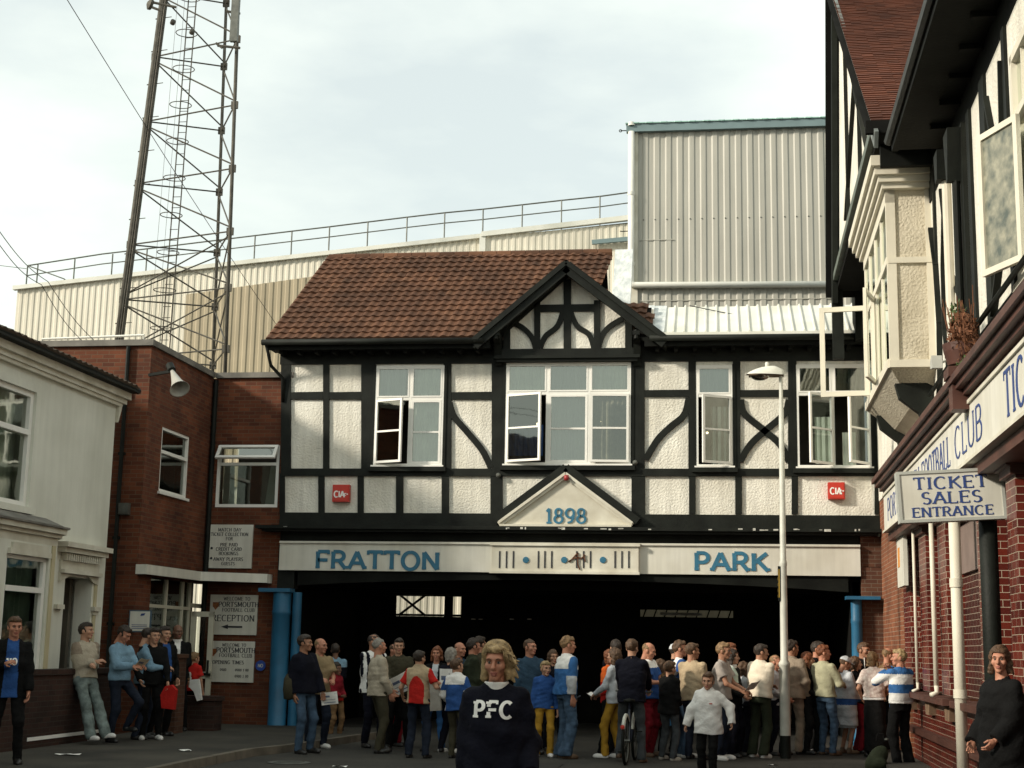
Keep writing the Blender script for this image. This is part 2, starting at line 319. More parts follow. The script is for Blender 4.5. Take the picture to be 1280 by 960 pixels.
def letters(mb, s, origin, h, thick=.17, thin=.17, serif=0.0, width=1.0, sp=.08, ux=(1,0,0), uz=(0,0,1), nrm=(0,-1,0), depth=.012, mi=0, align='l', fn=None):
    ux = Vector(ux); uz = Vector(uz); nrm = Vector(nrm); o = Vector(origin); tw = text_width(s, sp)*h*width
    x = -tw/2 if align == 'c' else 0.0; k = 0
    def put(poly, k):
        dd = depth + 0.0004*(k % 5); F = []; B = []
        for (px, pz) in poly:
            p = o + ux*px + uz*pz; n_ = nrm
            if fn: p, n_ = fn(px, pz)
            F.append(p + n_*dd); B.append(p - n_*0.001)
        i = len(mb.v); n = len(poly); mb.v += [tuple(p) for p in F+B]; mb.f.append(tuple(range(i, i+n))); mb.m.append(mi)
        for q in range(n): j = (q+1) % n; mb.f.append((i+q, i+n+q, i+n+j, i+j)); mb.m.append(mi)
    for c in s:
        if c not in G: x += (.40+sp)*h*width; continue
        w, strokes = G[c]
        for st in strokes:
            P = [Vector((x + a*h*width, b*h)) for a, b in st]
            for q in range(len(P)-1):
                a, b = P[q], P[q+1]; d = b-a
                if d.length < 1e-6: continue
                d.normalize(); vv = abs(d.y)**1.5; wd = (thin + (thick-thin)*vv)*h/2; nn = Vector((-d.y, d.x))*wd
                e0 = d*(0.0 if len(P) > 2 and q > 0 else 0); e1 = d*(wd*0.25 if len(P) > 2 and q < len(P)-2 else 0)
                put([(v.x, v.y) for v in (a-nn-e0, b-nn+e1, b+nn+e1, a+nn-e0)], k); k += 1
            if serif > 0 and st[0] != st[-1]:
                for e, e2 in ((P[0], P[1]), (P[-1], P[-2])):
                    d = (e2-e).normalized()
                    if abs(d.y) > .7 and (e.y < .02*h or e.y > .98*h):
                        yy = 1 if e.y < .5*h else -1; sw = (thick/2+serif)*h; t = thin*h*.8
                        put([(e.x-sw, e.y), (e.x+sw, e.y), (e.x+sw, e.y+yy*t), (e.x-sw, e.y+yy*t)][::yy], k); k += 1
                    elif abs(d.x) > .9 and len(st) == 2 and c in 'ETFL':
                        sh = .16*h; t = thin*h*.8; dx = 1 if d.x > 0 else -1
                        if (c == 'T' or e.x > x+.3*h*width):
                            s0, s1 = (-sh, t/2) if e.y > .6*h else ((-t/2, sh) if e.y < .3*h else (-sh*.6, sh*.6))
                            put([(e.x-t/2, e.y+s0), (e.x+t/2, e.y+s0), (e.x+t/2, e.y+s1), (e.x-t/2, e.y+s1)], k); k += 1
        x += (w+sp)*h*width
    return mb
# ------------------------------------------------------------------ roofs, cladding
def tile_roof(o, ux, us, nu, ns, wt, gauge, relief=.03, step=.028, seg=6, clip=None, rng=None, row0=None):
    """interlocking tiles: o = eaves corner, ux along the eaves, us up the slope"""
    rng = rng or random.Random(3); o = Vector(o); ux = Vector(ux).normalized(); us = Vector(us).normalized(); n = ux.cross(us).normalized()
    if n.z < 0: n = -n
    mb = MB(); T = []
    for j in range(ns):
        rs = rng.uniform(0, .004)
        for i in range(nu):
            t = min(1, max(0, rng.gauss(.45, .15))); dz = rng.uniform(-.004, .004)
            u0 = i*wt+(row0(j) if row0 else 0); uc = o + ux*(u0+wt/2) + us*((j+.5)*gauge)
            if clip and not clip(uc): continue
            base = len(mb.v)
            for row, (sv_, hh) in enumerate(((j*gauge, step-.03), (j*gauge, step), ((j+1)*gauge+.004, .004))):
                for k in range(seg+1):
                    a = k/seg
                    prof = relief*(math.sin(a*math.pi*2-.6)*.5+.5)**1.2 if relief else 0
                    p = o + ux*(u0+a*wt) + us*sv_ + n*(hh + (prof if row else 0) + dz + rs)
                    mb.v.append(tuple(p))
            for row in range(2):
                for k in range(seg):
                    q = base+row*(seg+1)+k; mb.f.append((q, q+1, q+seg+2, q+seg+1)); mb.m.append(0); T.append(t)
    return mb, T
def corrugated(mb, a, b, zb, zt, pitch, depth, nrm, top=.5, mi=0):
    """trapezoid ribs between plan points a and b; zb/zt functions of t in 0..1"""
    a = Vector(a); b = Vector(b); Ln = (b-a).length; n = max(1, round(Ln/pitch)); nrm = Vector(nrm)
    prof = []
    for i in range(n):
        for fr, dd in ((0, 0), (1-top-.12, 0), (1-top, 1), (.999-.12, 1)):
            prof.append(((i+max(0, min(1, fr)))/n, dd*depth))
    prof.append((1, 0)); i0 = len(mb.v)
    for t, d in prof:
        p = a + (b-a)*t + nrm*d
        mb.v.append((p.x, p.y, zb(t))); mb.v.append((p.x, p.y, zt(t)))
    for k in range(len(prof)-1):
        q = i0+2*k; mb.f.append((q, q+2, q+3, q+1)); mb.m.append(mi)
    return mb
# ================================================================== SETTING: ground
b = MB(); b.quad((-900,-500,0),(900,-500,0),(900,1500,0),(-900,1500,0)); struct(b, 'ground', ASPH)
edge = [(-6.9,-6),(-6.88,15),(-6.9,19.0),(-6.85,21.3),(-6.55,22.6),(-6.30,24.9),(-6.05,26.6),(-6.0,27.75)]
b = MB(); b.prism([(-9.9,-6)]+edge+[(-9.9,27.75)], 'z', 0.004, 0.105); struct(b, 'pavement', PAVE)
b = MB()
for (x0,y0),(x1,y1) in zip(edge[:-1], edge[1:]):
    n = max(1, round(math.hypot(x1-x0,y1-y0)/.9))
    for k in range(n):
        a = Vector((x0+(x1-x0)*k/n, y0+(y1-y0)*k/n, 0)); c = Vector((x0+(x1-x0)*(k+1)/n, y0+(y1-y0)*(k+1)/n, 0)); d = (c-a).normalized()*.006; nn = Vector((d.y,-d.x,0)).normalized()*.13
        a += d; c -= d; b.hexa([a, c, c+nn, a+nn]+[p+Vector((0,0,.112)) for p in (a, c, c+nn*.9, a+nn*.9)])
struct(b, 'kerb', KERBM)
b = MB(); b.box(-3.6,-2.5,36.6,36.8,0,.12); struct(b, 'kerb', KERBM)
b = MB(); b.prism([(2.0,-6),(2.75,-6),(3.0,27.8),(2.45,27.8)], 'z', .004, .09); struct(b, 'pavement', PAVE)
# ================================================================== ENTRANCE BUILDING
F0 = 28.0
def fp(px, py, Y=F0): p = onY(px, py, Y); return p.x, p.z
EB = thing('entrance_building', 'black and white half timbered club entrance building with brown tiled roof and central gable', 'building', (-2.8, 28, 0))
XL, XR = fp(352,640)[0], fp(1098,640)[0]
panels = [  # picture rectangles of the white panels
 (365,456,405,490.6),(411.5,456,452,490.6),(564.5,454.5,615,490),(806,452,860.5,488),(925,451,985,487.5),
 (362,499.5,403.5,586),(410.5,499.5,449.5,586),(562.5,499.5,614,587),(806,496.5,861,587),(926.5,496,986,586.5),
 (356.5,595,398.5,639.5),(406,595,447.5,640.5),(455,595.5,495.5,641.5),(504.5,595.8,552.5,642),(561.5,596,613.4,642.7),
 (628.5,592.5,789.5,642),(806.6,595.5,861.3,643.3),(869.6,595.5,919,643.5),(927.5,595.5,989.5,643.3),(997.5,595.8,1093,643.2)]
wins = [(469,457.5,555,583.5),(632,453.5,789,582),(870,457,916,584.5),(995.5,456,1088,585.5)]
def rect(q, Y=F0):
    x0 = (fp(q[0],q[1],Y)[0]+fp(q[0],q[3],Y)[0])/2; x1 = (fp(q[2],q[1],Y)[0]+fp(q[2],q[3],Y)[0])/2
    z1 = (fp(q[0],q[1],Y)[1]+fp(q[2],q[1],Y)[1])/2; z0 = (fp(q[0],q[3],Y)[1]+fp(q[2],q[3],Y)[1])/2
    return x0, x1, z0, z1
PR = [rect(q) for q in panels]; WR = [rect(q) for q in wins]
# wall: one sheet of roughcast panels behind the timbers, open at the windows
b = MB()
zt, zb_ = 7.55, 3.55
xs = sorted({XL, XR} | {r[0] for r in WR} | {r[1] for r in WR})
for a, c in zip(xs[:-1], xs[1:]):
    w = [r for r in WR if r[0] <= a+1e-6 and r[1] >= c-1e-6]
    if w: b.box(a, c, F0, F0+.2, zb_, w[0][2]); b.box(a, c, F0, F0+.2, w[0][3], zt)
    else: b.box(a, c, F0, F0+.2, zb_, zt)
b.build('wall', ROUGHCAST, EB)
b = MB(); b.box(XL, XL+.2, F0+.21, 34, 0, zt); b.build('side_wall', BLACK, EB); b = MB(); b.box(XR-.2, XR, F0+.21, 34, 0, zt); b.build('side_wall', BLACK, EB)
b = MB(); b.box(XL+.0, XL+.34, F0-.08, F0+.2, 2.70, 3.549); b.build('corner_post', BLACK, EB)
# timber frame: everything that is not a panel or a window, 45 mm proud, laid piece by piece
b = MB(); TY = F0-.045
colsX = [(XL, PR[0][0])]
def vt(pxa, pxb, ya, yb, Y=TY, th=.05, extra=0):
    x0, z1 = fp(pxa, ya); x1, _ = fp(pxb, ya); x2, z0 = fp(pxa, yb); x3, _ = fp(pxb, yb)
    b.hexa([(x2,Y-extra,z0),(x3,Y-extra,z0),(x3,F0-.001,z0),(x2,F0-.001,z0),(x0,Y-extra,z1),(x1,Y-extra,z1),(x1,F0-.001,z1),(x0,F0-.001,z1)])
for q in [(352,364),(404.5,412),(452,469.5),(555,564.5),(615,632),(788.5,806),(860.5,870),(916,925.5),(985,995.5),(1088,1098)]: vt(*q, 447, 592)
for q in [(350,356.5),(398.5,406),(447.5,455),(495.5,504.5),(552.5,561.5),(613.4,628.5),(789.5,806.6),(861.3,869.6),(919,927.5),(989.5,997.5),(1093,1098.5)]: vt(*q, 592, 643)
def ht(pxa, pxb, y0, y1, y0b=None, y1b=None, pr=.012):
    y0b = y0 if y0b is None else y0b; y1b = y1 if y1b is None else y1b
    xa, za1 = fp(pxa,y0); _, za0 = fp(pxa,y1); xb, zb1 = fp(pxb,y0b); _, zb0 = fp(pxb,y1b); Y = TY-pr
    b.hexa([(xa,Y,za0),(xb,Y,zb0),(xb,F0-.002,zb0),(xa,F0-.002,za0),(xa,Y,za1),(xb,Y,zb1),(xb,F0-.002,zb1),(xa,F0-.002,za1)])
for q in [(364,404.5),(412,452),(564.5,615)]: ht(*q, 490.6, 499.5, 490, 499.5, pr=-.004)
for q in [(806,860.5),(925.5,985)]: ht(*q, 488, 496.5, 487.5, 496.3, pr=-.004)
ht(352,1098,586,595.2,586.2,595.5)
ht(352,632,428,456,426,454.5,.004); ht(632,789,440,453.5,440,453.5,.02); ht(789,1098,422,452.5,420,451,.004)
b.box(XL-.02, XR+.02, TY-.01, F0-.003, 3.86, fp(500,641.5)[1])
# window surrounds
for r in WR:
    b.box(r[0]-.05, r[0]+.004, TY-.02, F0, r[2]-.02, r[3]+.02); b.box(r[1]-.004, r[1]+.05, TY-.02, F0, r[2]-.02, r[3]+.02)
    b.box(r[0]-.08, r[1]+.08, TY-.10, F0, r[2]-.10, r[2]-.012)
b.build('timber_frame', BLACK, EB)
def brace(pts, w, th=.045, Yf=F0-.001, off=0, name=None, parent=None):
    """curved timber, centre line in picture points, w in metres"""
    P = [Vector((fp(*p)[0], 0, fp(*p)[1])) for p in pts]
    # smooth the line
    Q = []
    for i in range(len(P)-1):
        p0 = P[max(i-1,0)]; p1 = P[i]; p2 = P[i+1]; p3 = P[min(i+2,len(P)-1)]
        for k in range(6):
            t = k/6; Q.append(.5*((2*p1)+(p2-p0)*t+(2*p0-5*p1+4*p2-p3)*t*t+(3*p1-p0-3*p2+p3)*t**3))
    Q.append(P[-1]); mb = MB(); i0 = 0; n = len(Q)
    for i, q in enumerate(Q):
        t = (Q[min(i+1,n-1)]-Q[max(i-1,0)]).normalized(); s = Vector((-t.z,0,t.x))*w/2
        for sgn in (-1,1):
            for yy in (Yf-th-off, Yf): mb.v.append((q.x+s.x*sgn, yy, q.z+s.z*sgn))
    for i in range(n-1):
        a = 4*i; c = 4*(i+1)
        mb.f += [(a,c,c+2,a+2),(a+1,a,a+2,a+3)[0:0] or (a,a+1,c+1,c),(a+2,c+2,c+3,a+3)]; mb.m += [0,0,0]
    return mb
for pts in ([(562,504),(568,521),(585,541),(603,563),(614,585)],
            [(861,498),(855,519),(838,534),(822,550),(807,575)],
            [(926,500),(931,518),(956,539),(975,556),(986,577)],
            [(986,500),(980,518),(956,539),(938,556),(925,577)]):
    mb = brace(pts, .125); mb.build('curved_brace', BLACK, EB)
# pediment with 1898, cornice ledge, dark beam
PX, PZ = fp(708.5, 601); lx, lz = fp(627, 657.5); rx, _ = fp(790, 658.5)
b = MB(); b.prism([(lx,3.925),(rx,3.925),(PX,PZ+.05)], 'y', 27.80, F0-.05); b.build('pediment', WHITEP and TRIMW, EB)
b = MB()
for (xa, za, xb, zb2) in ((lx-.02, 3.96, PX, PZ+.08), (PX, PZ+.08, rx+.02, 3.96)):
    b.bar((xa, 27.78, za), (xb, 27.78, zb2), .10, .07, up=(0,1,0)); b.bar((xa, 27.735, za+.035), (xb, 27.735, zb2+.035), .05, .05, up=(0,1,0), mi=0)
b.box(lx, rx, 27.72, 27.80, 3.925, 3.965); b.build('pediment_moulding', TRIMW, EB)
b = MB()
for (xa, za, xb, zb2) in ((lx-.12, 4.03, PX, PZ+.23), (PX, PZ+.23, rx+.12, 4.03)): b.bar((xa, 27.86, za), (xb, 27.86, zb2), .16, .18, up=(0,1,0))
b.build('pediment_capping', BLACK, EB)
b = MB(); letters(b, '1898', (PX+.01, 27.80, 4.00), .27, .17, .13, width=1.15, align='c', sp=.10, depth=.02); b.build('lettering', TEAL, EB)
b = MB(); b.box(XL-.42, XR+.02, 27.66, F0-.01, 3.85, 3.915); b.box(XL-.30, XR-.05, 27.74, F0-.02, 3.80, 3.85)
rng = random.Random(8)
b.build('ledge', BLACK, EB)
b = MB()
for k in range(26):
    x = rng.choice([rng.uniform(XL, XR), rng.uniform(-2, 2.6), rng.uniform(-4,-1)]); w = rng.uniform(.02, .12); b.box(x, x+w, 27.655, 27.67, 3.853+rng.uniform(0,.03), 3.872+rng.uniform(.01,.04))
b.build('peeling_paint', LICHEN, EB)
zlin = 2.93
b = MB(); b.box(XL+.02, XR-.35, 27.93, F0+.3, 3.05, 3.80)
# shallow arched black lintel under the name board
pts = [(fp(372,737)[0], 3.06)]; low = []
for k in range(13):
    t = k/12; x = -8.1+t*10.5; low.append((x, 2.76+.16*math.sin(math.pi*t)**.8 if 0 < t < 1 else 2.76))
b.prism([(-8.1,3.049)]+low+[(2.4,3.049)], 'y', 27.90, 28.2); b.build('lintel_beam', BLACK2, EB)
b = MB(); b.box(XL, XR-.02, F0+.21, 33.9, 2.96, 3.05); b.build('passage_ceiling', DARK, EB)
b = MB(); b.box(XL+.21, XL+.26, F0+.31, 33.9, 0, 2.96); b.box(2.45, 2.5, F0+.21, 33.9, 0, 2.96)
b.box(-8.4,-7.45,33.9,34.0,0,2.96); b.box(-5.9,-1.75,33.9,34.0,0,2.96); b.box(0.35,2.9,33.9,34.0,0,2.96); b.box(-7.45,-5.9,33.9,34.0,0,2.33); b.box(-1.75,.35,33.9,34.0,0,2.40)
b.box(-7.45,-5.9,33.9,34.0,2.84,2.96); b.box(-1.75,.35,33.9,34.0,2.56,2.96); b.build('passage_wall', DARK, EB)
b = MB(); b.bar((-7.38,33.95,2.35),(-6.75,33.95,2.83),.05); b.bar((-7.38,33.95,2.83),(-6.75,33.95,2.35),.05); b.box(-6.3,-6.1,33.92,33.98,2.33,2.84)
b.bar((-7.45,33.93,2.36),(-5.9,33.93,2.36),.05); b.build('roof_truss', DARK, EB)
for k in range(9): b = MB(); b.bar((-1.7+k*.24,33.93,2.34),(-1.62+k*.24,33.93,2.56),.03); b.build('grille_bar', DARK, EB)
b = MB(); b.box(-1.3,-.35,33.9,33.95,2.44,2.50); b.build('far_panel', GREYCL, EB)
# blue columns
for (a, c, y, rr) in ((341.5,363.5,28.22,.14),(366,377,28.25,.09),(1064,1078,28.22,.10)):
    x0 = onY(a,830,28).x; x1 = onY(c,830,28).x; b = MB(); xc = (x0+x1)/2; r = (x1-x0)/2
    prof = [(r*1.12,0),(r*1.12,.08),(r,.1),(r,2.18),(r*1.06,2.2),(r*1.06,2.26),(r,2.28),(r,2.62)] if a != 366 else [(r,0),(r,2.62)]
    b.lathe(prof, (xc, 27.82, 0), 20); b.build('column', BLUE, EB, smooth=True)
b = MB(); b.box(fp(330,740)[0], fp(369,740)[0], 27.62, 27.99, 2.62, 2.69); b.build('column_cap', BLUE, EB)
b = MB(); b.box(fp(1056,748)[0], fp(1098,748)[0], 27.62, 27.99, 2.62, 2.68); b.build('column_cap', BLUE, EB)
# brick pier at the right hand end
b = MB(); x0 = fp(1078,800)[0]; b.box(x0, XR+.10, 27.90, 28.3, 0, 3.22); b.box(x0-.02, XR+.02, 27.93, 28.3, 3.23, 3.79); b.build('brick_pier', brick('brown_brick', (.13,.055,.03), (.08,.03,.018), (.17,.125,.09)), EB)
# main tiled roof
e0 = onY(333,428,27.5); slope = RAD(42); us = Vector((0, math.cos(slope), math.sin(slope)))
RIDGE = 3.62; nrows = 17; gauge = RIDGE/nrows; wt = .185; Z0 = 7.56
def clipmain(p):
    if p.x > -2.22 and p.z > 8.45: return False     # cut away by the tall grey box
    if p.x > -1.24: return False
    dz = (p.z - Z0)/math.sin(slope)
    if gl0 < p.x < gr0 and p.z < gz0+(az0-gz0)*(1-abs(p.x-gm0)/((gr0-gl0)/2))+.02 and p.y < 29.5: return False
    return True
gl0, gr0, gm0, gz0, az0 = fp(592,428,27.45)[0], fp(832,417,27.45)[0], fp(708,330,27.45)[0], 7.52, fp(708,327,27.45)[1]
mb, T = tile_roof((-8.84, 27.48, Z0), (1,0,0), us, 45, nrows, wt, gauge, .030, .036, clip=clipmain, row0=lambda j: .46*j/nrows)
mb.build('roof_tiles', RTILE, EB, smooth=False, tint=T)
topz = Z0+math.sin(slope)*RIDGE; topy = 27.48+math.cos(slope)*RIDGE
b = MB(); T = []
x = -8.36
while x < -2.3:
    i0 = len(b.f); b.tube([(x,topy,topz-.04),(x+.30,topy,topz-.04)], .105, 10); T += [random.Random(int(x*99)).random()]*(len(b.f)-i0); x += .31
b.build('ridge_tiles', RTILE, EB, tint=T)
b = MB(); _ym = 28.25; _zm = Z0-.03+(_ym-27.5)*math.tan(slope); b.quad((-8.78,27.5,Z0-.03),(-8.68,_ym,_zm),(gl0+.35,_ym,_zm),(gl0+.35,27.5,Z0-.03)); b.quad((-8.68,_ym,_zm),(-8.30,topy,topz-.03),(-2.3,topy,topz-.03),(-2.3,_ym,_zm)); b.quad((-1.5,27.5,Z0-.03),(-1.5,28.4,8.33),(-1.25,28.4,8.33),(-1.25,27.5,Z0-.03)); b.quad((-8.30,topy,topz-.02),(-8.6,topy+2.6,7.56),(-2.3,topy+2.6,7.56),(-2.3,topy,topz-.02)); b.quad((-2.3,28.6,7.6),(3.0,28.6,7.6),(3.0,34,7.56),(-2.3,34,7.56))
b.quad((-8.76,27.55,7.5),(-8.32,topy,topz-.04),(-8.6,topy+2.6,7.56),(-8.8,29,7.5))
b.build('roof_underlay', DARK, EB)
# eaves: soffit, gutter, rafter feet
for xa_, xb_ in ((-8.8,-4.35),(-1.35,2.98)):
    b = MB(); b.box(xa_,xb_,27.52,28.0,7.40,7.44); b.box(xa_,xb_,27.50,27.53,7.36,7.52)
    for k in range(int((xb_-xa_)/.36)):
        x = xa_+.2+k*.36; b.box(x, x+.07, 27.60, 27.95, 7.31, 7.41)
    b.build('eaves_soffit', BLACK2, EB)
for xa, xc in ((-8.9,-4.45),(-1.25,2.95)): b = MB(); b.tube([(xa,27.42,7.50),(xc,27.42,7.49)], .06, 10); b.build('gutter', BLACK, EB, smooth=True)
b = MB(); b.tube([(-8.82,27.45,7.47),(-8.80,27.75,7.1),(-8.58,27.92,6.85),(-8.58,27.95,6.4)], .035, 8); b.build('downpipe', BLACK, EB, smooth=True)
# gable over the middle window
ax, az = fp(708, 330, 27.45); gl, gz = fp(592, 428, 27.45); gr, _ = fp(832, 417, 27.45); gz = 7.52; az = fp(708,327,27.45)[1]
for xa, xb in ((gl, ax), (ax, gr)):
    b = MB()
    za, zb2 = (gz, az) if xa == gl else (az, gz)
    b.bar((xa,27.45,za-.10),(xb,27.45,zb2-.10), .06, .24, up=(0,0,1)); b.bar((xa,27.40,za-.03),(xb,27.40,zb2-.03), .07, .09, up=(0,0,1))
    b.bar((xa,27.70,za-.16),(xb,27.70,zb2-.16), .5, .04, up=(0,0,1)); b.build('bargeboard', BLACK, EB)
b = MB()
for s, xe in ((-1, gl), (1, gr)):
    b.quad((xe,27.40,gz+.03),(ax,27.40,az+.03),(ax,31,az+.03),(xe,31,gz+.03)); b.quad((xe,27.40,gz),(ax,27.40,az),(ax,31,az),(xe,31,gz))
b.build('gable_roof', RTILE, EB)
Yg = F0-.10
def fpg(px,py): p = onY(px,py,Yg); return p.x, p.z
gb0 = fpg(636,437); gb1 = fpg(783,437); gt = fpg(709,345)
b = MB(); b.prism([(gb0[0]-.1,gb0[1]-.1),(gb1[0]+.1,gb1[1]-.1),(gb1[0]+.1,fpg(783,405)[1]),(gt[0],gt[1]+.1),(gb0[0]-.1,fpg(636,408)[1])], 'y', Yg, F0+.2); b.build('gable_wall', ROUGHCAST, EB)
b = MB()
def gbar(a, c, w, th=.05): 
    p = fpg(*a); q = fpg(*c); b.bar((p[0],Yg-th/2,p[1]),(q[0],Yg-th/2,q[1]), th, w, up=(0,0,1) if abs(q[0]-p[0])>abs(q[1]-p[1]) else (1,0,0))
def gv(pxa, pxb, ya, yb, th=.05):
    x0,z1 = fpg(pxa,ya); x1,_ = fpg(pxb,ya); x2,z0 = fpg(pxa,yb); x3,_ = fpg(pxb,yb); b.hexa([(x2,Yg-th,z0),(x3,Yg-th,z0),(x3,Yg,z0),(x2,Yg,z0),(x0,Yg-th,z1),(x1,Yg-th,z1),(x1,Yg,z1),(x0,Yg,z1)])
gv(704.8,714,350,440,.055); gv(668,675.5,378,440); gv(742.5,750.5,376,440); gv(630,638,400,446,.06); gv(781.5,790,395,446,.06)
x0,z1 = fpg(675,381.5); x1,z0 = fpg(743,389.5); b.box(x0,x1,Yg-.045,Yg,z0,z1)
x0,z1 = fpg(622,437.5); x1,z0 = fpg(797,452); b.box(x0,x1,Yg-.09,Yg+.02,z0,z1); b.box(x0-.05,x1+.05,Yg-.14,Yg+.02,z0+.06,z0+.12)
for (pa, pb) in (((600,425),(708,334)),((708,334),(826,415))): gbar((pa[0]+10,pa[1]+6),(pb[0],pb[1]+8),.16,.05)
b.build('gable_timber', BLACK, EB)
for pts in ([(706,386),(698,409),(683,422),(676,437)],[(712,386),(722,409),(737,420),(743,437)],[(640,404),(655,412),(666,424),(671,439)],[(779,400),(764,409),(754,420),(748,439)]):
    brace(pts, .105, .045, Yf=Yg-.001).build('gable_brace', BLACK, EB)
for px in (624, 797):
    b = MB()
    x, z = fp(px, 452)
    b.prism([(27.90,z-.1),(27.90,z+.45),(27.45,z+.5),(27.45,z+.42),(27.72,z+.30)], 'x', x-.07, x+.07)
    b.tube([(x,27.50,z+.35),(x,27.50,z+.52)], .05, 8); b.build('gable_bracket', BLACK, EB)
# flashing, metal roof patch at right
b = MB(); o = onY(852,413,27.6); x0 = o.x; us2 = Vector((0, math.cos(RAD(24)), math.sin(RAD(24))))
TZ = 8.46; TYY = 28.95
for k in range(20):
    xx = -.98+k*.205
    if xx > 2.95: break
    b.quad((xx,27.45,7.60),(xx+.15,27.45,7.60),(xx+.15,TYY,TZ),(xx,TYY,TZ)); b.hexa([(xx+.15,27.44,7.60),(xx+.205,27.44,7.60),(xx+.205,TYY,TZ),(xx+.15,TYY,TZ),(xx+.165,27.44,7.64),(xx+.19,27.44,7.64),(xx+.19,TYY,TZ+.04),(xx+.165,TYY,TZ+.04)])
b.box(-1.0,3.0,27.43,27.46,7.545,7.61); b.build('metal_roof', METALR, EB)
b = MB(); b.quad((-1.22,27.42,7.62),(-.97,27.42,7.62),(-.97,28.97,8.50),(-1.22,28.97,8.50)); b.quad((-2.05,28.55,8.33),(-1.21,28.55,8.33),(-1.21,28.80,8.47),(-2.05,28.80,8.47))
p0 = fp(768,316,30); p1 = fp(790,380,28.7)
p2 = onY(769,312,29.3); p3 = onY(785,312,29.3); b.hexa([(p2.x,28.35,8.2),(p3.x+.1,28.35,8.2),(p3.x+.1,28.5,8.2),(p2.x,28.5,8.2),(p2.x,29.3,p2.z),(p3.x+.1,29.3,p2.z),(p3.x+.1,29.4,p2.z),(p2.x,29.4,p2.z)]); b.build('lead_flashing', mat('white_flashing', (.62,.64,.62), .5, .25, 5, .8, 12, dirt=(.42,.46,.47), dist=.03), EB)
# room behind the windows
b = MB(); b.box(XL+.21, XR-.21, 29.6, 29.7, 4.4, 7.4); b.box(XL+.21, XR-.21, 28.21, 29.6, 4.3, 4.4); b.box(XL+.21, XR-.21, 28.21, 29.6, 7.36, 7.4); b.build('room', mat('dim_room', (.10,.09,.07), .9, .4, 1.5, 0), EB)
def leaf(b, x0, x1, z0, z1, y, fw=.05, bars=(), hinge=None, ang=0, glassmi=1, thick=.045, top=False):
    """one window leaf with its pane; hinge 'l','r' or 't' and ang degrees open outwards (towards -y)"""
    m = MB(); m.box(x0,x0+fw,y-thick,y,z0,z1); m.box(x1-fw,x1,y-thick,y,z0,z1); m.box(x0+fw,x1-fw,y-thick,y,z0,z0+fw); m.box(x0+fw,x1-fw,y-thick,y,z1-fw,z1)
    for zb in bars: m.box(x0+fw,x1-fw,y-thick+.003,y,zb-.018,zb+.018)
    i = len(m.v); m.quad((x0+fw,y-.02,z0+fw),(x1-fw,y-.02,z0+fw),(x1-fw,y-.02,z1-fw),(x0+fw,y-.02,z1-fw), glassmi)
    if hinge:
        a = RAD(ang); V = []
        for v in m.v:
            if hinge in 'lr':
                hx = x0 if hinge == 'l' else x1; s = 1 if hinge == 'l' else -1
                dx = (v[0]-hx); dy = v[1]-y; V.append((hx+dx*math.cos(a)+s*dy*math.sin(a)*1.0, y - abs(dx)*math.sin(a) + dy*math.cos(a), v[2]))
            else:
                dz = v[2]-z1; dy = v[1]-y; V.append((v[0], y+dz*math.sin(a)+dy*math.cos(a), z1+dz*math.cos(a)-dy*math.sin(a)))
        m.v = V
    k = len(b.v); b.v += m.v; b.f += [tuple(q+k for q in f) for f in m.f]; b.m += m.m
def facade_window(r, mull, transom_px, spec, curt):
    x0,x1,z0,z1 = r; y = 27.97; fw = .045
    b = MB(); b.box(x0,x0+fw,y-.03,y+.05,z0,z1); b.box(x1-fw,x1,y-.03,y+.05,z0,z1); b.box(x0+fw,x1-fw,y-.03,y+.05,z0,z0+fw+.01); b.box(x0+fw,x1-fw,y-.03,y+.05,z1-fw,z1)
    zt = fp(500,transom_px)[1]; b.box(x0+fw,x1-fw,y-.025,y+.05,zt-.03,zt+.03)
    for mx_ in mull: b.box(mx_-.028,mx_+.028,y-.028,y+.05,z0+fw,z1-fw)
    b.box(x0-.03,x1+.03,y-.10,y-.031,z0-.02,z0+.02)
    w = b.build('window', UPVC, EB); xs = [x0+fw]+list(mull)+[x1-fw]
    for i in range(len(xs)-1):
        a = xs[i]+(.028 if i else 0); c = xs[i+1]-(.028 if i < len(xs)-2 else 0)
        q = MB(); leaf(q, a, c, zt+.03, z1-fw, y+.01, .028); q.build('fanlight', [UPVC, PANE], EB, parent=w)
        h, ang, gl = spec[i]; q = MB(); zm = z0+(zt-z0)*.505
        leaf(q, a, c, z0+fw+.01, zt-.03, y+(.01 if not h else -.032), .045, (zm,), h, ang); q.build('casement', [UPVC, gl], EB, parent=w)
    q = MB()
    for (ca, cb, za, zc, mi) in curt:
        X0 = x0+(x1-x0)*ca; X1 = x0+(x1-x0)*cb; n = max(6, int((X1-X0)/.03)); i0 = len(q.v)
        for k in range(n+1):
            xx = X0+(X1-X0)*k/n; yy = y+.10+.02*math.sin(k*1.9)+.012*math.sin(k*.7); q.v += [(xx,yy,z0+(z1-z0)*za),(xx,yy+.01,z0+(z1-z0)*zc)]
        for k in range(n): q.f.append((i0+2*k,i0+2*k+2,i0+2*k+3,i0+2*k+1)); q.m.append(mi)
    if curt: q.build('curtain', [CURT, DRAPE, mat('pale_blind', (.34,.38,.36), .8, .1, 3, 0), mat('blue_curtain', (.04,.09,.25), .9, .2, 5, 0), mat('beige_drape', (.38,.33,.24), .9, .3, 9, .6, 14, dist=.03)], EB, parent=w)
    return w
facade_window(WR[0], [fp(513,520)[0]], 499, [('l',24,PANE2),(None,0,PANE)], [(.0,.42,.62,1,2),(.55,1,0,1,0)])
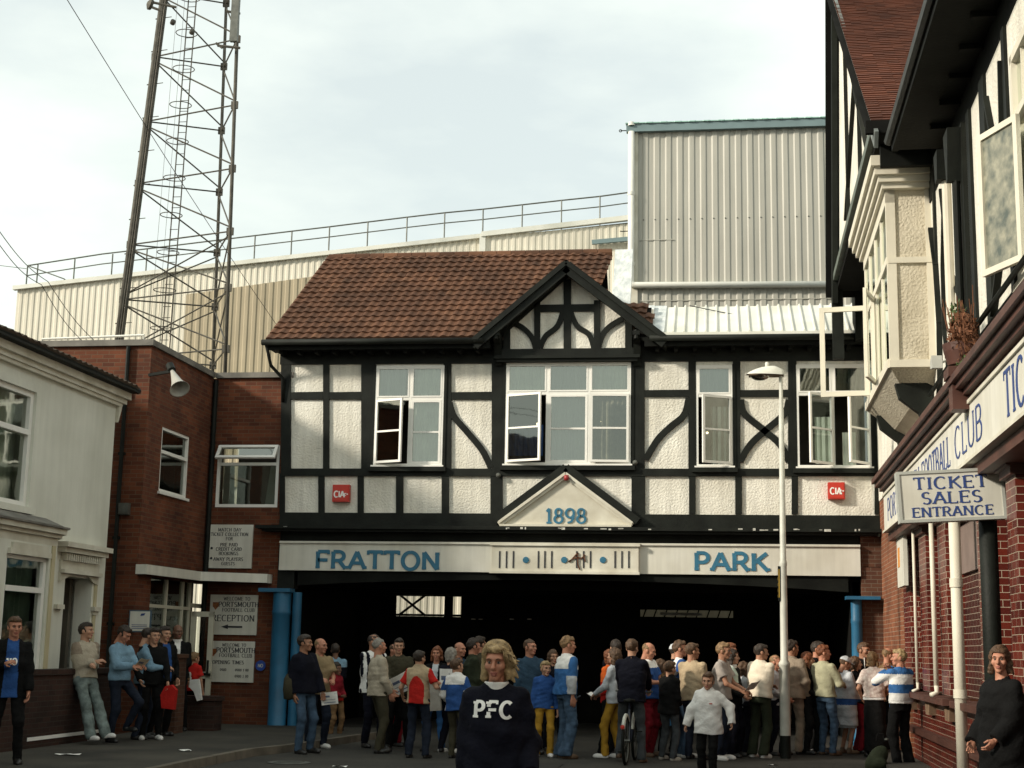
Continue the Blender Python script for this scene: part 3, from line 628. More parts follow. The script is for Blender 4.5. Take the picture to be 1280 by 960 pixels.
facade_window(WR[1], [fp(684.5,520)[0], fp(736.5,520)[0]], 493, [('l',22,PANE2),(None,0,PANE),('r',4,PANE2)], [(0,.33,.72,1,0),(.0,.3,.1,.4,3),(.34,.66,0,1,2),(.66,.97,0,.7,4),(.66,1,.72,1,0)])
facade_window(WR[2], [], 497, [('r',28,PANE2)], [(0,1,.72,1,2),(.4,.9,0,.6,1)])
facade_window(WR[3], [fp(1041,520)[0]], 496, [('r',42,PANE2),('r',48,PANE2)], [(0,1,.76,1,1),(.25,.5,.05,.5,0),(.62,.8,0,.35,0)])
GLOW = emit('warm_glow', (1, .75, .45), 6)
for px, py in ((672,530),(752,527),(884,541)):  # glowing dots: the first a painted reflection, the others lit lamps
    b = MB(); p = onY(px, py, 28.1); b.lathe([(0,-.025),(.02,-.018),(.028,0),(.02,.018),(0,.025)], p, 10); b.build('glow_dot', GLOW, EB)
# floodlet over the pediment apex and small knobs on the ledge
p = onY(708,597,27.7); b = MB(); b.lathe([(0,-.06),(.04,-.05),(.05,0),(.035,.04),(0,.055)], p, 14); b.lathe([(.06,-.02),(.06,.03)], p+Vector((0,.05,.02)), 14)
solo(b, 'bulkhead_lamp', mat('dull_red_lens', (.30,.03,.03), .3, .1, 5, 0), 'tiny dull red lamp on the tip of the 1898 pediment', 'lamp', p, smooth=True)
for px, py, w_ in ((623,594,'left'),(794,578,'right')):
    p = onY(px, py, 27.9); b = MB(); b.lathe([(0,-.05),(.04,-.035),(.05,0),(.04,.035),(0,.05)], p, 12, axis=(.2,-1,-.2)); b.box(p.x-.02,p.x+.02,p.y,28,p.z-.015,p.z+.015)
    solo(b, 'security_sensor', GALV, 'small round grey sensor on black timber at bottom '+w_+' corner of the three light window', 'sensor', p, group='round sensors on the timber frame')
# name board
x0,z1 = fp(353,677); x1,_ = fp(1074,681.6); z0 = fp(700,717)[1]
NBT = thing('name_board', 'long white board with blue capital letters FRATTON PARK across the gateway', 'sign', ((x0+x1)/2, 27.8, z0))
zA1, zA0 = fp(353,677)[1], fp(353,713)[1]; zB1, zB0 = fp(1074,681.8)[1], fp(1074,720.8)[1]
b = MB(); b.hexa([(x0,27.84,zA0),(x1,27.84,zB0),(x1,27.92,zB0),(x0,27.92,zA0),(x0,27.84,zA1),(x1,27.84,zB1),(x1,27.92,zB1),(x0,27.92,zA1)])
b.hexa([(x0,27.80,zA1-.04),(x1,27.80,zB1-.04),(x1,27.84,zB1-.04),(x0,27.84,zA1-.04),(x0,27.80,zA1),(x1,27.80,zB1),(x1,27.84,zB1),(x0,27.84,zA1)]); b.build('board', BOARD, NBT)
cx0, cx1 = fp(617,700)[0], fp(799,700)[0]; zc1, zc0 = fp(708,680.5)[1]+.01, fp(708,718)[1]-.005
b = MB(); b.box(cx0,cx1,27.74,27.838,zc0+.05,zc1-.05); b.box(cx0-.03,cx1+.03,27.70,27.839,zc1-.06,zc1); b.box(cx0-.04,cx1+.02,27.71,27.837,zc0,zc0+.05); b.build('centre_block', TRIMW, NBT)
xs_ = [627,635.5,644,  675,683,691.5, 722.5,731,739.5, 770,778.5,787]
for px in xs_: b = MB(); q = fp(px,701); b.box(q[0]-.014,q[0]+.014,27.73,27.745,fp(px,711)[1],fp(px,690)[1]); b.build('groove', INK, NBT)
for px in (659.5,707,755): b = MB(); q = fp(px,701); b.lathe([(.062,0),(.058,.02),(0,.022)], (q[0],27.742,q[1]), 20, axis=(0,-1,0)); b.build('roundel', TEAL, NBT)
b = MB()
for a,c in (((714,703),(724,692)),((724,692),(724,706)),((718,699),(727,698)),((727,700),(733,695)),((731,694),(733,703)),((724,706),(726,713)),((716,701),(712,703))):
    p = fp(*a); q = fp(*c); b.bar((p[0],27.725,p[1]),(q[0],27.725,q[1]),.02,.028,up=(0,1,0))
b.build('rusty_fixing', mat('rust', (.12,.05,.025), .9, .4, 12, .3, 40), NBT)
for wrd, pa, pb in (('FRATTON', (397,711), (551,711.5)), ('PARK', (868,713.5), (960,714))):
    p = fp(*pa); q = fp(*pb); h = .335*.98; W_ = (q[0]-p[0])/(text_width(wrd,.10)*h)
    b = MB(); letters(b, wrd, (p[0],27.838,fp(*pa)[1]), h, .235, .20, serif=.012, width=W_, sp=.10, depth=.012); b.build('lettering', TEAL, NBT)
# alarm boxes
for (q, lab) in (((416,606,437,627.5),'red burglar alarm box on the white panel left of the tall two light window'),((1035,603,1056,624),'red burglar alarm box on the white panel under the far right window')):
    x0,x1,z0,z1 = rect(q,27.9); T_ = thing('alarm_box', lab, 'alarm box', ((x0+x1)/2,27.9,z0), group='red alarm boxes on the facade')
    b = MB(); b.box(x0,x1,27.87,27.99,z0,z1); b.box(x0+.02,x1-.02,27.86,27.87,z0+.02,z1-.02); b.build('case', REDP, T_)
    b = MB(); letters(b, 'CIA', (x0+.035,27.859,z0+.09), .12, .22, .18, width=.95, sp=.04, depth=.004); letters(b, 'F', (x1-.10,27.859,z0+.09), .075, .22, .2, sp=.04, depth=.004); b.box(x1-.05,x1-.02,27.853,27.859,z0+.14,z0+.16); b.build('lettering', WHITEP, T_)
# drain cover, patched strip and darker repair in the road
b = MB(); p = ground(640, 955); b.box(-3.6,-2.2,20.6,21.5,0.004,.008); struct(b, 'road', mat('road_patch', (.028,.026,.023), .95, .3, 3, .7, 60))
b = MB(); b.prism([(-5.6,19.2),(-1.2,20.0),(2.2,20.9),(2.2,21.06),(-1.2,20.16),(-5.6,19.36)],'z',.004,.0075); struct(b, 'road', mat('road_seam', (.075,.068,.055), .95, .3, 3, .7, 60))
b = MB(); b.lathe([(.30,.004),(.30,.010),(.27,.012),(0,.012)], (-5.9,20.3,0), 24)
for k in range(5): b.box(-6.08,-5.72,20.13+k*.08,20.16+k*.08,.0125,.017)
solo(b, 'drain_cover', GALV, 'round iron drain cover set in the road near the kerb', 'drain cover', (-5.9,20.3,0))
for k in range(5): b = MB(); b.box(-8.2,2.4,29.2+k*1.05,29.35+k*1.05,2.78,2.955); b.build('girder', BLACK2, EB)
for px in (592, 601, 640, 662): b = MB(); q = onY(px, 774, 33.8); b.box(q.x-.05,q.x+.05,33.75,33.8,q.z-.012,q.z+.012); b.build('pale_bracket', TRIMW, EB)
# ================================================================== STAND behind
SY = 40.0
ST_ = thing('football_stand', 'long cream corrugated stand rising behind the brown tiled roof', 'stand', (-11, 40, 0))
xa, za = onY(22,362,SY).x, onY(22,362,SY).z; xb, zb2 = onY(604,297,SY).x, onY(604,297,SY).z; xc, zc = onY(790,276,SY).x, onY(790,276,SY).z
b = MB(); corrugated(b, (xa,SY,0), (xb,SY,0), lambda t: 0, lambda t: za+(zb2-za)*t, .19, .020, (0,-1,0))
corrugated(b, (xb+.02,SY-.25,0), (xc+1.5,SY-.25,0), lambda t: 0, lambda t: zb2-.05+(zc-zb2)*t*1.0, .19, .020, (0,-1,0))
b.quad((xb,SY-.25,0),(xb,SY,0),(xb,SY,zb2),(xb,SY-.25,zb2)); b.quad((xa,SY,0),(xa-.0,SY+25,0),(xa,SY+25,za),(xa,SY,za)); b.build('cladding', CLAD, ST_)
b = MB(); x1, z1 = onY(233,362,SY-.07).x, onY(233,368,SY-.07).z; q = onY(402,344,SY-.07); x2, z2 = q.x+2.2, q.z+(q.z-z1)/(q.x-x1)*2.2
corrugated(b, (x1,SY-.06,0), (x2,SY-.06,0), lambda t: 6, lambda t: z1+(z2-z1)*t, .24, .022, (0,-1,0)); b.build('shadow_cladding', CLAD2, ST_)  # cast shadow on the stand, put into the colour of a darker sheet
b = MB(); b.bar((xa-.1,SY-.05,za+.03),(xb,SY-.05,zb2+.03),.16,.12); b.bar((xb,SY-.3,zb2),(xc+1,SY-.3,zc+.09),.16,.14); b.box(xb-.05,xb+.12,SY-.34,SY-.25,0,zb2)
b.quad((xa-.1,SY,za+.05),(xc+1,SY,zc+.05),(xc+1,SY+20,zc+1),(xa-.1,SY+20,za+1)); b.build('roof_edge', METALR, ST_)
b = MB(); q = MB(); q.box(-2.6,4.5,36.5,36.7,0,6); q.build('backdrop_wall', CLAD2, ST_); q = onY(740,303,SY-.4); b.bar((q.x,SY-.4,q.z),(q.x+3,SY-.4,q.z+.22),.1,.12); b.build('dark_trim', STEELG, ST_)  # added backdrop wall, hides the bright sky behind the passage slot
RL = thing('roof_railing', 'thin grey metal railing running along the top edge of the cream stand', 'railing', (-11, 40.3, 12))
tops = [(34.6,332),(128,317.5),(184,311),(319,294.5),(365,289),(412,283.5),(460,277.5),(509,271.5),(556,266),(604,261.5),(653,256),(702,250.5),(750,245.5),(790,240)]
YR = SY+.5
P_ = [onY(a, c, YR) for a, c in tops]; post = [(34.6,332),(47.5,331),(93.7,324),(141,317.5),(184,311.5)]+tops[3:-1]
b = MB(); b.tube(P_, .022, 6); b.build('top_rail', GALV, RL)
b = MB(); b.tube([p-Vector((0,0,.52*.6+ .0)) for p in P_], .018, 6); b.build('middle_rail', GALV, RL)
for a, c in post:
    p = onY(a, c, YR); b = MB(); b.tube([p-Vector((0,0,1.0)), p], .022, 6); b.build('post', GALV, RL)
b = MB(); b.tube([P_[0], P_[0]+Vector((1.4,-.45,-.55)), P_[0]+Vector((2.2,-.45,-1.1))], .02, 6); b.tube([P_[0]-Vector((1.5,0,-.1)), P_[0]-Vector((0,0,.1))], .01, 5); b.build('brace', GALV, RL)
# small white rail in front of the stand, on the roof of the brick block
b = MB(); p0 = onY(53,424,30); p1 = onY(180,419,30); b.tube([p0-Vector((0,0,1)), p0, p1, p1-Vector((0,0,1))], .03, 6)
solo(b, 'guard_rail', WPIPE, 'low white tubular rail on the flat roof of the red brick block', 'railing', (p0.x, 30, 6.9))
# tall grey corrugated box
GB = thing('plant_tower', 'tall grey corrugated box with mint green roof edge beside the tiled roof', 'tower block', (.5, 33, 0))
BY = 33.0; bx0 = onY(786,300,BY).x; bx1 = 3.6; q = onY(786,166,BY); zt_ = q.z; zr = onY(786,151,BY).z
b = MB(); corrugated(b, (bx0+.20,BY,0), (bx1,BY,0), lambda t: 8, lambda t: zt_, .27, .020, (0,-1,0)); b.quad((bx0,BY,7),(bx0,BY+6,7),(bx0,BY+6,zt_),(bx0,BY,zt_)); b.build('cladding', GREYCL, GB)
b = MB(); b.box(bx0-.02,bx0+.21,BY-.06,BY+.02,7,zt_); b.build('corner_trim', TRIMW, GB)
b = MB(); b.box(bx0-.06,bx1,BY-.14,BY+.02,zt_-.02,zt_+.17); b.build('fascia', STEELG, GB)
b = MB(); corrugated(b, (bx0-.08,BY-.16,0), (bx1,BY-.16,0), lambda t: zt_+.17, lambda t: zt_+.19, .33, .03, (0,-1,0))
n = 34
for k in range(n): x = bx0-.08+k*.16; b.hexa([(x,BY-.17,zt_+.17),(x+.155,BY-.17,zt_+.17),(x+.155,BY+3,zt_+.62),(x,BY+3,zt_+.62),(x,BY-.17,zt_+.19),(x+.155,BY-.17,zt_+.19),(x+.155,BY+3,zt_+.64),(x,BY+3,zt_+.64)]); b.box(x,x+.05,BY-.18,BY+3,zt_+.2,zt_+.21) if False else None
b.build('roof_sheet', MINT, GB)
b = MB(); zp = onY(900,355,BY-.1).z; xp = onY(789,260,BY-.1).x
b.tube([(xp,BY-.12,zt_-.02),(xp,BY-.12,zp+.1),(xp+.03,BY-.12,zp+.02),(xp+.12,BY-.12,zp),(bx1,BY-.12,zp-.06)], .075, 12)
for z in (zp+.5, zp+2.2, zp+3.9): b.lathe([(.085,-.04),(.085,.04)], (xp,BY-.12,z), 12)
b.build('downpipe', WPIPE, GB, smooth=True)
for px0, px1, py_ in ((799,842,300),(799,1042,376)):
    b = MB(); q0 = onY(px0,py_,BY-.03); q1 = onY(px1,py_,BY-.03); b.box(q0.x,q1.x,BY-.028,BY-.018,q0.z-.012,q0.z+.006); b.build('sheet_lap', GREYCL, GB)
zf = onY(900,273,BY).z; k = 0
while bx0+.34+k*.27 < bx1-.1:
    b = MB(); b.lathe([(.018,0),(.014,.012),(0,.014)], (bx0+.34+k*.27,BY-.022,zf), 8, axis=(0,-1,0)); b.build('fixing', GALV, GB); k += 1
b = MB(); b.tube([(bx0-.2,BY-.1,zt_+.02),(bx0,BY-.1,zt_+.02)],.012,6); b.tube([(bx0-.2+.03*math.cos(a),BY-.1,zt_+.02+.03*math.sin(a)) for a in [i*.6 for i in range(11)]],.01,5)
b.tube([(bx0-.2,BY-.1,zp+1.3),(bx0,BY-.1,zp+1.3)],.012,6); b.build('eye_bolt', BLACK, GB)
# ================================================================== LATTICE MAST
MT = thing('floodlight_mast', 'tall three legged steel lattice mast with caged ladder rising behind the brick block', 'mast', (-14.2, 36, 0))
YM = 36.0
Lb, Lt = onY(147,425,YM), onY(203,0,YM); NbR, NtR = onY(266,460,YM+1.0), onY(283,0,YM+.8); FbR, FtR = onY(282,446,YM-1.1), onY(298,0,YM-.9)
def leg(b_, t_, z): k = (z-b_.z)/(t_.z-b_.z); return b_+(t_-b_)*k
ztop = 21.0
b_ = None
for (bb_, tt_, r) in ((Lb,Lt,.085),(NbR,NtR,.045),(FbR,FtR,.05)):
    b = MB(); b.tube([leg(bb_,tt_,5.0), leg(bb_,tt_,ztop)], r, 8); b.build('leg', RUST, MT, smooth=True)
b = MB(); off = Vector((.15,-.05,0)); b.tube([leg(Lb,Lt,5)+off, leg(Lb,Lt,ztop)+off*.9], .045, 6); b.tube([leg(Lb,Lt,5)+off*.55+Vector((0,-.1,0)), leg(Lb,Lt,ztop)+off*.55+Vector((0,-.1,0))], .02, 5)
z = 8.0
while z < ztop: p = leg(Lb,Lt,z); b.tube([p+Vector((-.12,0,0)), p+off+Vector((.02,0,0))], .018, 5); b.tube([p+off, p+off+Vector((.22,-.05,.0))], .012, 5); z += .95
b.build('cable_run', RUST, MT)
levels = [8.95, 10.55, 12.05, 13.75, 15.5, 17.35, 19.2, 20.9]
for i, z in enumerate(levels):
    b = MB(); d_ = MB()
    l_, n_, f_ = leg(Lb,Lt,z), leg(NbR,NtR,z), leg(FbR,FtR,z)
    for a, c in ((l_,n_),(l_,f_),(n_,f_)): b.tube([a,c], .022, 5)
    b.build('ring_brace', RUST, MT)
    for a in (l_,n_,f_): g = MB(); g.box(a.x-.09,a.x+.09,a.y-.03,a.y+.03,a.z-.1,a.z+.1); g.build('gusset_plate', RUST, MT)
    if i < len(levels)-1:
        z2 = levels[i+1]-.12; zz = z+.12; up = i % 2 == 0
        for A_, B_ in (((Lb,Lt),(NbR,NtR)),((Lb,Lt),(FbR,FtR)),((NbR,NtR),(FbR,FtR))):
            d_.tube([leg(*A_, z2), leg(*B_, zz)], .022, 5)
            if i < 2: d_.tube([leg(*A_, zz), leg(*B_, z2)], .02, 5)
        d_.build('diagonal_brace', RUST, MT)
LD = MB(); c0 = onY(205,425,YM-.1); c1 = onY(241,0,YM-.1)
for s in (-.10,.12): LD.tube([c0+Vector((s,0,-3)), c1+Vector((s,0,1.5))], .018, 5)
Ln = (c1-c0).length; k = 0
while k*.3 < Ln+3: p = c0+(c1-c0).normalized()*(k*.3-1.5); LD.tube([p+Vector((-.10,0,0)), p+Vector((.12,0,0))], .010, 4); k += 1
LD.build('ladder', RUST, MT)
LC = MB(); k = 0
while k*1.02 < Ln+1.2:
    p = c0+(c1-c0).normalized()*(k*1.02+.25)+Vector((.02,-.28,0)); LC.tube([p+Vector((.29*math.cos(a),.26*math.sin(a),0)) for a in [i*math.pi/9 for i in range(18)]], .013, 5, closed=True); k += 1
for an in (200, 270, 340):
    o_ = Vector((.02+.29*math.cos(RAD(an)), -.28+.26*math.sin(RAD(an)), 0)); LC.tube([c0+o_, c1+o_+Vector((0,0,1.5))], .005, 4)
LC.build('ladder_cage', RUST, MT)
b = MB()
for px, w in ((296,.10),): 
    p0 = onY(px-4,52,YM-1.3); p1 = onY(px+1,-30,YM-1.3); b.hexa([p0+Vector((-w,-.06,0)),p0+Vector((w,-.06,0)),p0+Vector((w,.06,0)),p0+Vector((-w,.06,0)),p1+Vector((-w,-.06,0)),p1+Vector((w,-.06,0)),p1+Vector((w,.06,0)),p1+Vector((-w,.06,0))])
b.build('panel_antenna', GALV, MT)
for a, c in (((272,57),(300,60)),((283,14),(300,17)),((186,2),(220,9)),((187,8),(203,14)),((270,54),(278,60))): b = MB(); b.tube([onY(a[0],a[1],YM-1.1), onY(c[0],c[1],YM-1.1)], .035, 6); b.build('antenna_bracket', RUST, MT)
p = onY(191,7,YM-1); b = MB(); b.lathe([(0,0),(.14,.02),(.16,.10),(.05,.16),(0,.17)], p, 10, axis=(-.7,-.6,.2)); b.build('small_dish', RUST, MT); p = onY(215,30,YM-1); b = MB(); b.lathe([(0,0),(.07,.02),(.07,.12),(0,.14)], p, 10, axis=(.5,-.6,.3)); b.build('small_dish', RUST, MT); p = onY(239,42,YM-1); b = MB(); b.lathe([(0,0),(.07,.02),(.07,.12),(0,.14)], p, 10, axis=(.5,-.6,.3))
b.build('small_dish', RUST, MT)
# ================================================================== RECEPTION BLOCK (street frame)
LX = -10.46
RB = thing('reception_block', 'flat roofed red brick block between the white house and the half timbered building', 'building', (LX, 26, 0), True)
yc = 24.67; zp_ = 6.9; YF = 27.92
def wallYZ(b, x0, x1, y0, y1, z0, z1, holes):    # wall in the y-z plane with rectangular holes (ya,yb,za,zb), not overlapping in y
    ys = sorted({y0,y1}|{h[0] for h in holes}|{h[1] for h in holes})
    for a, c in zip(ys[:-1], ys[1:]):
        hs = sorted([h for h in holes if h[0] <= a+1e-6 and h[1] >= c-1e-6], key=lambda h: h[2]); z = z0
        for h in hs:
            if h[2] > z: b.box(x0,x1,a,c,z,h[2])
            z = h[3]
        if z < z1: b.box(x0,x1,a,c,z,z1)
def wallXZ(b, x0, x1, y0, y1, z0, z1, holes):
    xs = sorted({x0,x1}|{h[0] for h in holes}|{h[1] for h in holes})
    for a, c in zip(xs[:-1], xs[1:]):
        hs = sorted([h for h in holes if h[0] <= a+1e-6 and h[1] >= c-1e-6], key=lambda h: h[2]); z = z0
        for h in hs:
            if h[2] > z: b.box(a,c,y0,y1,z,h[2])
            z = h[3]
        if z < z1: b.box(a,c,y0,y1,z,z1)
# window in the side wall: picture (203,533)-(237,625)
wa, wb = onX(203,535,LX), onX(237,545,LX)
sw = (wa.y, wb.y, 4.34, 5.53); door = (25.30, 28.3, .10, 2.76)
b = MB(); wallYZ(b, LX-.25, LX, yc, 28.45, 0, zp_, [(25.30,25.35,.10,2.76), (25.35,28.30,.10,2.76)] if False else [(25.35,28.30,.10,2.76)]+[]) if False else None
holes = [(sw[0],sw[1],sw[2],sw[3])]
ys = sorted({yc, YF+.02, 25.30, 28.25, sw[0], sw[1]})
for a, c in zip(ys[:-1], ys[1:]):
    z = 0.0; segs = []
    if a >= 25.30-1e-6 and c <= 28.25+1e-6: segs.append((0,2.78))
    if a >= sw[0]-1e-6 and c <= sw[1]+1e-6: segs.append((sw[2],sw[3]))
    for s in segs:
        if s[0] > z: b.box(LX-.25, LX, a, c, z, s[0])
        z = s[1]
    b.box(LX-.25, LX, a, c, z, zp_)
b.box(LX-3.2, LX-.25, yc, yc+.25, 0, zp_); b.box(LX-3.2, LX-3.0, yc+.25, 33, 0, zp_)
b.build('side_wall', BRICKR, RB)
# front facing wall beyond the corner, in line with the entrance building (built in the street frame, 0.8 deg off)
def wl(px, py): p = onYs(px, py, 27.92); return p.x, p.z
YF = 27.92
wq = [(272,556),(350,558),(272,634)]; wx0, wz1 = wl(273,557); wx1, _ = wl(350,558); wz0 = wl(300,634)[1]
xr = -8.93
b = MB(); wallXZ(b, LX, xr+.2, YF, YF+.25, 0, zp_-.0, [(wx0, wx1, wz0, wz1)]); b.build('front_wall', BRICKR, RB)
b = MB(); b.box(LX-3.2, LX+.05, yc-.06, yc+.30, zp_+.001, zp_+.11); b.box(LX-.30, LX+.05, yc+.30, YF-.07, zp_+.001, zp_+.11); b.box(LX+.051, xr+.15, YF-.07, YF+.3, zp_+.001, zp_+.11); b.box(LX-3.1,LX-.3,yc+.3,33,zp_-.2,zp_-.1); b.build('coping', LEAD, RB)
b = MB(); b.box(LX-2.9,LX-.26,28.0,28.1,0,3.4); b.box(LX-1.1,LX-1.0,24.95,28.0,0,3.29); b.box(LX-2.9,LX-.3,27.4,27.5,3.41,zp_-.25); b.box(LX-2.9,LX-.3,24.95,27.4,3.3,3.4); b.box(LX-1.5,LX-.26,27.9,28.0,3.41,6.6); b.box(LX+.01,xr,29.6,29.7,3,6.6); b.build('room', mat('dim_room', (.1,.09,.07)), RB)
b = MB(); q = onX(166,600,LX+.05); yd = yc-.05; xd = LX-.42; b.tube([(xd,yd,6.88),(xd,yd,.1)], .04, 8)
for z in (6.2,4.9,3.4,1.9): b.box(xd-.06,xd+.06,yd-.02,yd+.045,z,z+.05)
b.build('downpipe', BLACK, RB)
b = MB(); b.tube([(LX+.07,YF-.07,6.85),(LX+.07,YF-.07,.1)], .05, 8); b.build('downpipe', BLACK, RB)
# side window (frame, panes)
b = MB(); y0,y1,z0,z1 = sw; xx = LX-.06
b.box(xx-.03,xx+.05,y0,y0+.05,z0,z1); b.box(xx-.03,xx+.05,y1-.05,y1,z0,z1); b.box(xx-.03,xx+.05,y0+.05,y1-.05,z0,z0+.05); b.box(xx-.03,xx+.05,y0+.05,y1-.05,z1-.05,z1); b.box(xx-.03,xx+.06,y0+.05,y1-.05,z1-.48,z1-.42); b.box(LX-.02,LX+.05,y0-.05,y1+.05,z0-.05,z0-.003)
w = b.build('window', UPVC, RB); b = MB(); b.quad((xx,y0+.05,z0+.05),(xx,y1-.05,z0+.05),(xx,y1-.05,z1-.05),(xx,y0+.05,z1-.05)); b.build('pane', PANE2, RB, parent=w)
# front window: lower fixed light, open top hung vent
b = MB(); y = YF+.03; zt2 = wl(300,580)[1]; fw = .06
b.box(wx0,wx0+fw,y-.03,y+.06,wz0,wz1); b.box(wx1-fw,wx1,y-.03,y+.06,wz0,wz1); b.box(wx0+fw,wx1-fw,y-.03,y+.06,wz0,wz0+fw); b.box(wx0+fw,wx1-fw,y-.03,y+.06,wz1-fw,wz1); b.box(wx0+fw,wx1-fw,y-.03,y+.06,zt2-.03,zt2+.03)
w = b.build('window', UPVC, RB); b = MB(); b.quad((wx0+fw,y,wz0+fw),(wx1-fw,y,wz0+fw),(wx1-fw,y,zt2-.03),(wx0+fw,y,zt2-.03)); b.build('pane', PANE2, RB, parent=w)
b = MB(); leaf(b, wx0+.03, wx1-.02, zt2+.0, wz1-.02, y-.03, .06, (), 't', 38); b.build('casement', [UPVC, PANE], RB, parent=w)
b = MB(); b.quad((wx0+.06,y+.2,wz0),(wx0+.32,y+.2,wz0),(wx0+.26,y+.25,zt2),(wx0+.06,y+.25,zt2)); b.quad((wx1-.34,y+.2,wz0),(wx1-.06,y+.2,wz0),(wx1-.06,y+.25,zt2),(wx1-.26,y+.25,zt2)); b.build('curtain', CURT, RB, parent=w)
# canopy
cz0, cz1 = 2.80, 2.96
A1 = (LX+.02, yc+.02); C1 = w2s(onY(250,724,27.15)); C2 = w2s(onY(333,728,27.75))
pts = [(LX-.03,yc+.0),(LX+.16,yc+.0),(-9.72,26.9) if False else (C1.x,C1.y),(C2.x,C2.y),(C2.x-.0,YF-.001),(LX-.03,YF-.001)]
b = MB(); b.prism(pts, 'z', cz0+.01, cz1-.02); b.build('canopy', BLACK2, RB)
b = MB()
for (p, q) in ((pts[1],pts[2]),(pts[2],pts[3]),(pts[3],(pts[3][0]+.01,YF-.02))): b.bar((p[0],p[1],(cz0+cz1)/2),(q[0],q[1],(cz0+cz1)/2),.03,.17)
b.bar((LX-.03,yc-.005,(cz0+cz1)/2),(LX+.16,yc-.005,(cz0+cz1)/2),.03,.17); b.build('canopy_fascia', BOARD, RB)
# glazed shop front and open door
b = MB(); x = LX-.08
for y in (25.33,26.20,27.02,27.40,28.22): b.box(x-.03,x+.04,y-.03,y+.03,.10,2.77)
b.box(x-.025,x+.035,25.36,27.37,2.24,2.30); b.box(x-.025,x+.035,25.36,27.37,.55,.62); b.box(x-.025,x+.035,27.43,28.19,2.30,2.38); b.build('shop_front', UPVC and mat('aged_cream_paint',(.52,.50,.40),.6,.1,4,.1), RB)
b = MB(); b.quad((x,25.3,.6),(x,27.4,.6),(x,27.4,2.75),(x,25.3,2.75)); b.build('shop_front_glass', PANE2, RB)
b = MB(); h = (LX+.0, 27.42); d0 = w2s(onY(268,764,27.55)); e = Vector((d0.x, d0.y, 0)); s_ = Vector((h[0],h[1],0)); dr = (e-s_).normalized(); 
def db(a, c, z0, z1): b.bar(s_+dr*a+Vector((0,0,(z0+z1)/2)), s_+dr*c+Vector((0,0,(z0+z1)/2)), .045, z1-z0)
W2 = (e-s_).length; db(0,W2,2.12,2.22); db(0,W2,.12,.32); db(0,W2,.95,1.08)
for a in (.04, W2-.05): p = s_+dr*a; b.bar(p+Vector((0,0,.12)), p+Vector((0,0,2.22)), .10, .045, up=(-dr.y,dr.x,0))
D_ = b.build('door', mat('aged_cream_paint',(.52,.50,.40),.6,.1,4,.1), RB)
b = MB(); q0 = s_+dr*.08; q1 = s_+dr*(W2-.1); b.quad(q0+Vector((0,0,.3)), q1+Vector((0,0,.3)), q1+Vector((0,0,2.14)), q0+Vector((0,0,2.14))); b.build('door_glass', glass('clear_door_glass', (.75,.8,.78), .08), RB, parent=D_)
b = MB(); q = s_+dr*(W2-.06)+Vector((0,-.05,0)); b.tube([q+Vector((0,0,1.05)), q+Vector((0,0,1.3))], .02, 6); b.tube([q+Vector((-.12,0,1.05)), q+Vector((.06,0,1.03))], .025, 6); b.build('door_handle', BLACK, RB, parent=D_)
# signs on the front wall
def sign_board(px0,py0,px1,py1,name,label,lines,extra=None):
    Y_ = YF-.03; p0 = onYs(px0,py1,Y_); p1 = onYs(px1,py0,Y_); T_ = thing(name, label, 'sign', ((p0.x+p1.x)/2, Y_, p0.z), True)
    b = MB(); b.box(p0.x,p1.x,Y_-.015,Y_+.02,p0.z,p1.z); b.build('board', BOARD, T_)
    W_ = p1.x-p0.x; H_ = p1.z-p0.z
    for (s, cx, cy, hh, wd, th) in lines: b = MB(); letters(b, s, (p0.x+W_*cx, Y_-.016, p1.z-H_*cy), hh*H_, th, th*.55, serif=.05, width=wd*.97, align='c', sp=.14, depth=.003); b.build('lettering', INK, T_)
    if extra: extra(T_, p0, p1, W_, H_, Y_)
def bullets(T_, p0, p1, W_, H_, Y_):
    for cy in (.545,.775): b = MB(); b.lathe([(.026,0),(.024,.006),(0,.007)], (p0.x+W_*.13, Y_-.016, p1.z-H_*cy), 14, axis=(0,-1,0)); b.build('bullet', INK, T_)
sign_board(256,656,317,710,'notice_board','white notice headed MATCH DAY TICKET COLLECTION on brick above the canopy',
 [('MATCH DAY',.5,.155,.075,1,.16),('TICKET COLLECTION',.5,.26,.075,.95,.16),('FOR',.5,.36,.07,1,.16),('PRE PAID',.5,.50,.075,1,.16),('CREDIT CARD',.5,.60,.075,1,.16),('BOOKINGS',.5,.70,.075,1,.16),('AWAY PLAYERS',.5,.83,.075,1,.16),('GUESTS',.5,.93,.07,1,.16)], bullets)
CREST = mat('crest_red_gold', (.30,.10,.03), .5, .5, 30, 0)
def recep(T_, p0, p1, W_, H_, Y_):
    b = MB(); z = p1.z-H_*.80; b.box(p0.x+W_*.36,p0.x+W_*.70,Y_-.022,Y_-.016,z-.018,z+.018); b.prism([(p0.x+W_*.26,z),(p0.x+W_*.40,z+.045),(p0.x+W_*.40,z-.045)],'y',Y_-.022,Y_-.0165); b.build('arrow', INK, T_)
    crest(T_, p0, p1, W_, H_, Y_)
def crest(T_, p0, p1, W_, H_, Y_):
    x = p0.x+W_*.12; z = p1.z-H_*.28; b = MB(); b.prism([(x-.06,z+.07),(x+.06,z+.07),(x+.06,z-.01),(x,z-.08),(x-.06,z-.01)],'y',Y_-.021,Y_-.0165); b.build('crest', CREST, T_)
sign_board(261,744,323,793,'reception_sign','white RECEPTION sign with a black arrow, upper of two beside the open door',
 [('WELCOME TO',.56,.14,.085,1,.16),('PORTSMOUTH',.6,.30,.12,1.05,.18),('FOOTBALL CLUB',.6,.42,.085,1,.16),('RECEPTION',.5,.66,.15,1.1,.16)], recep)
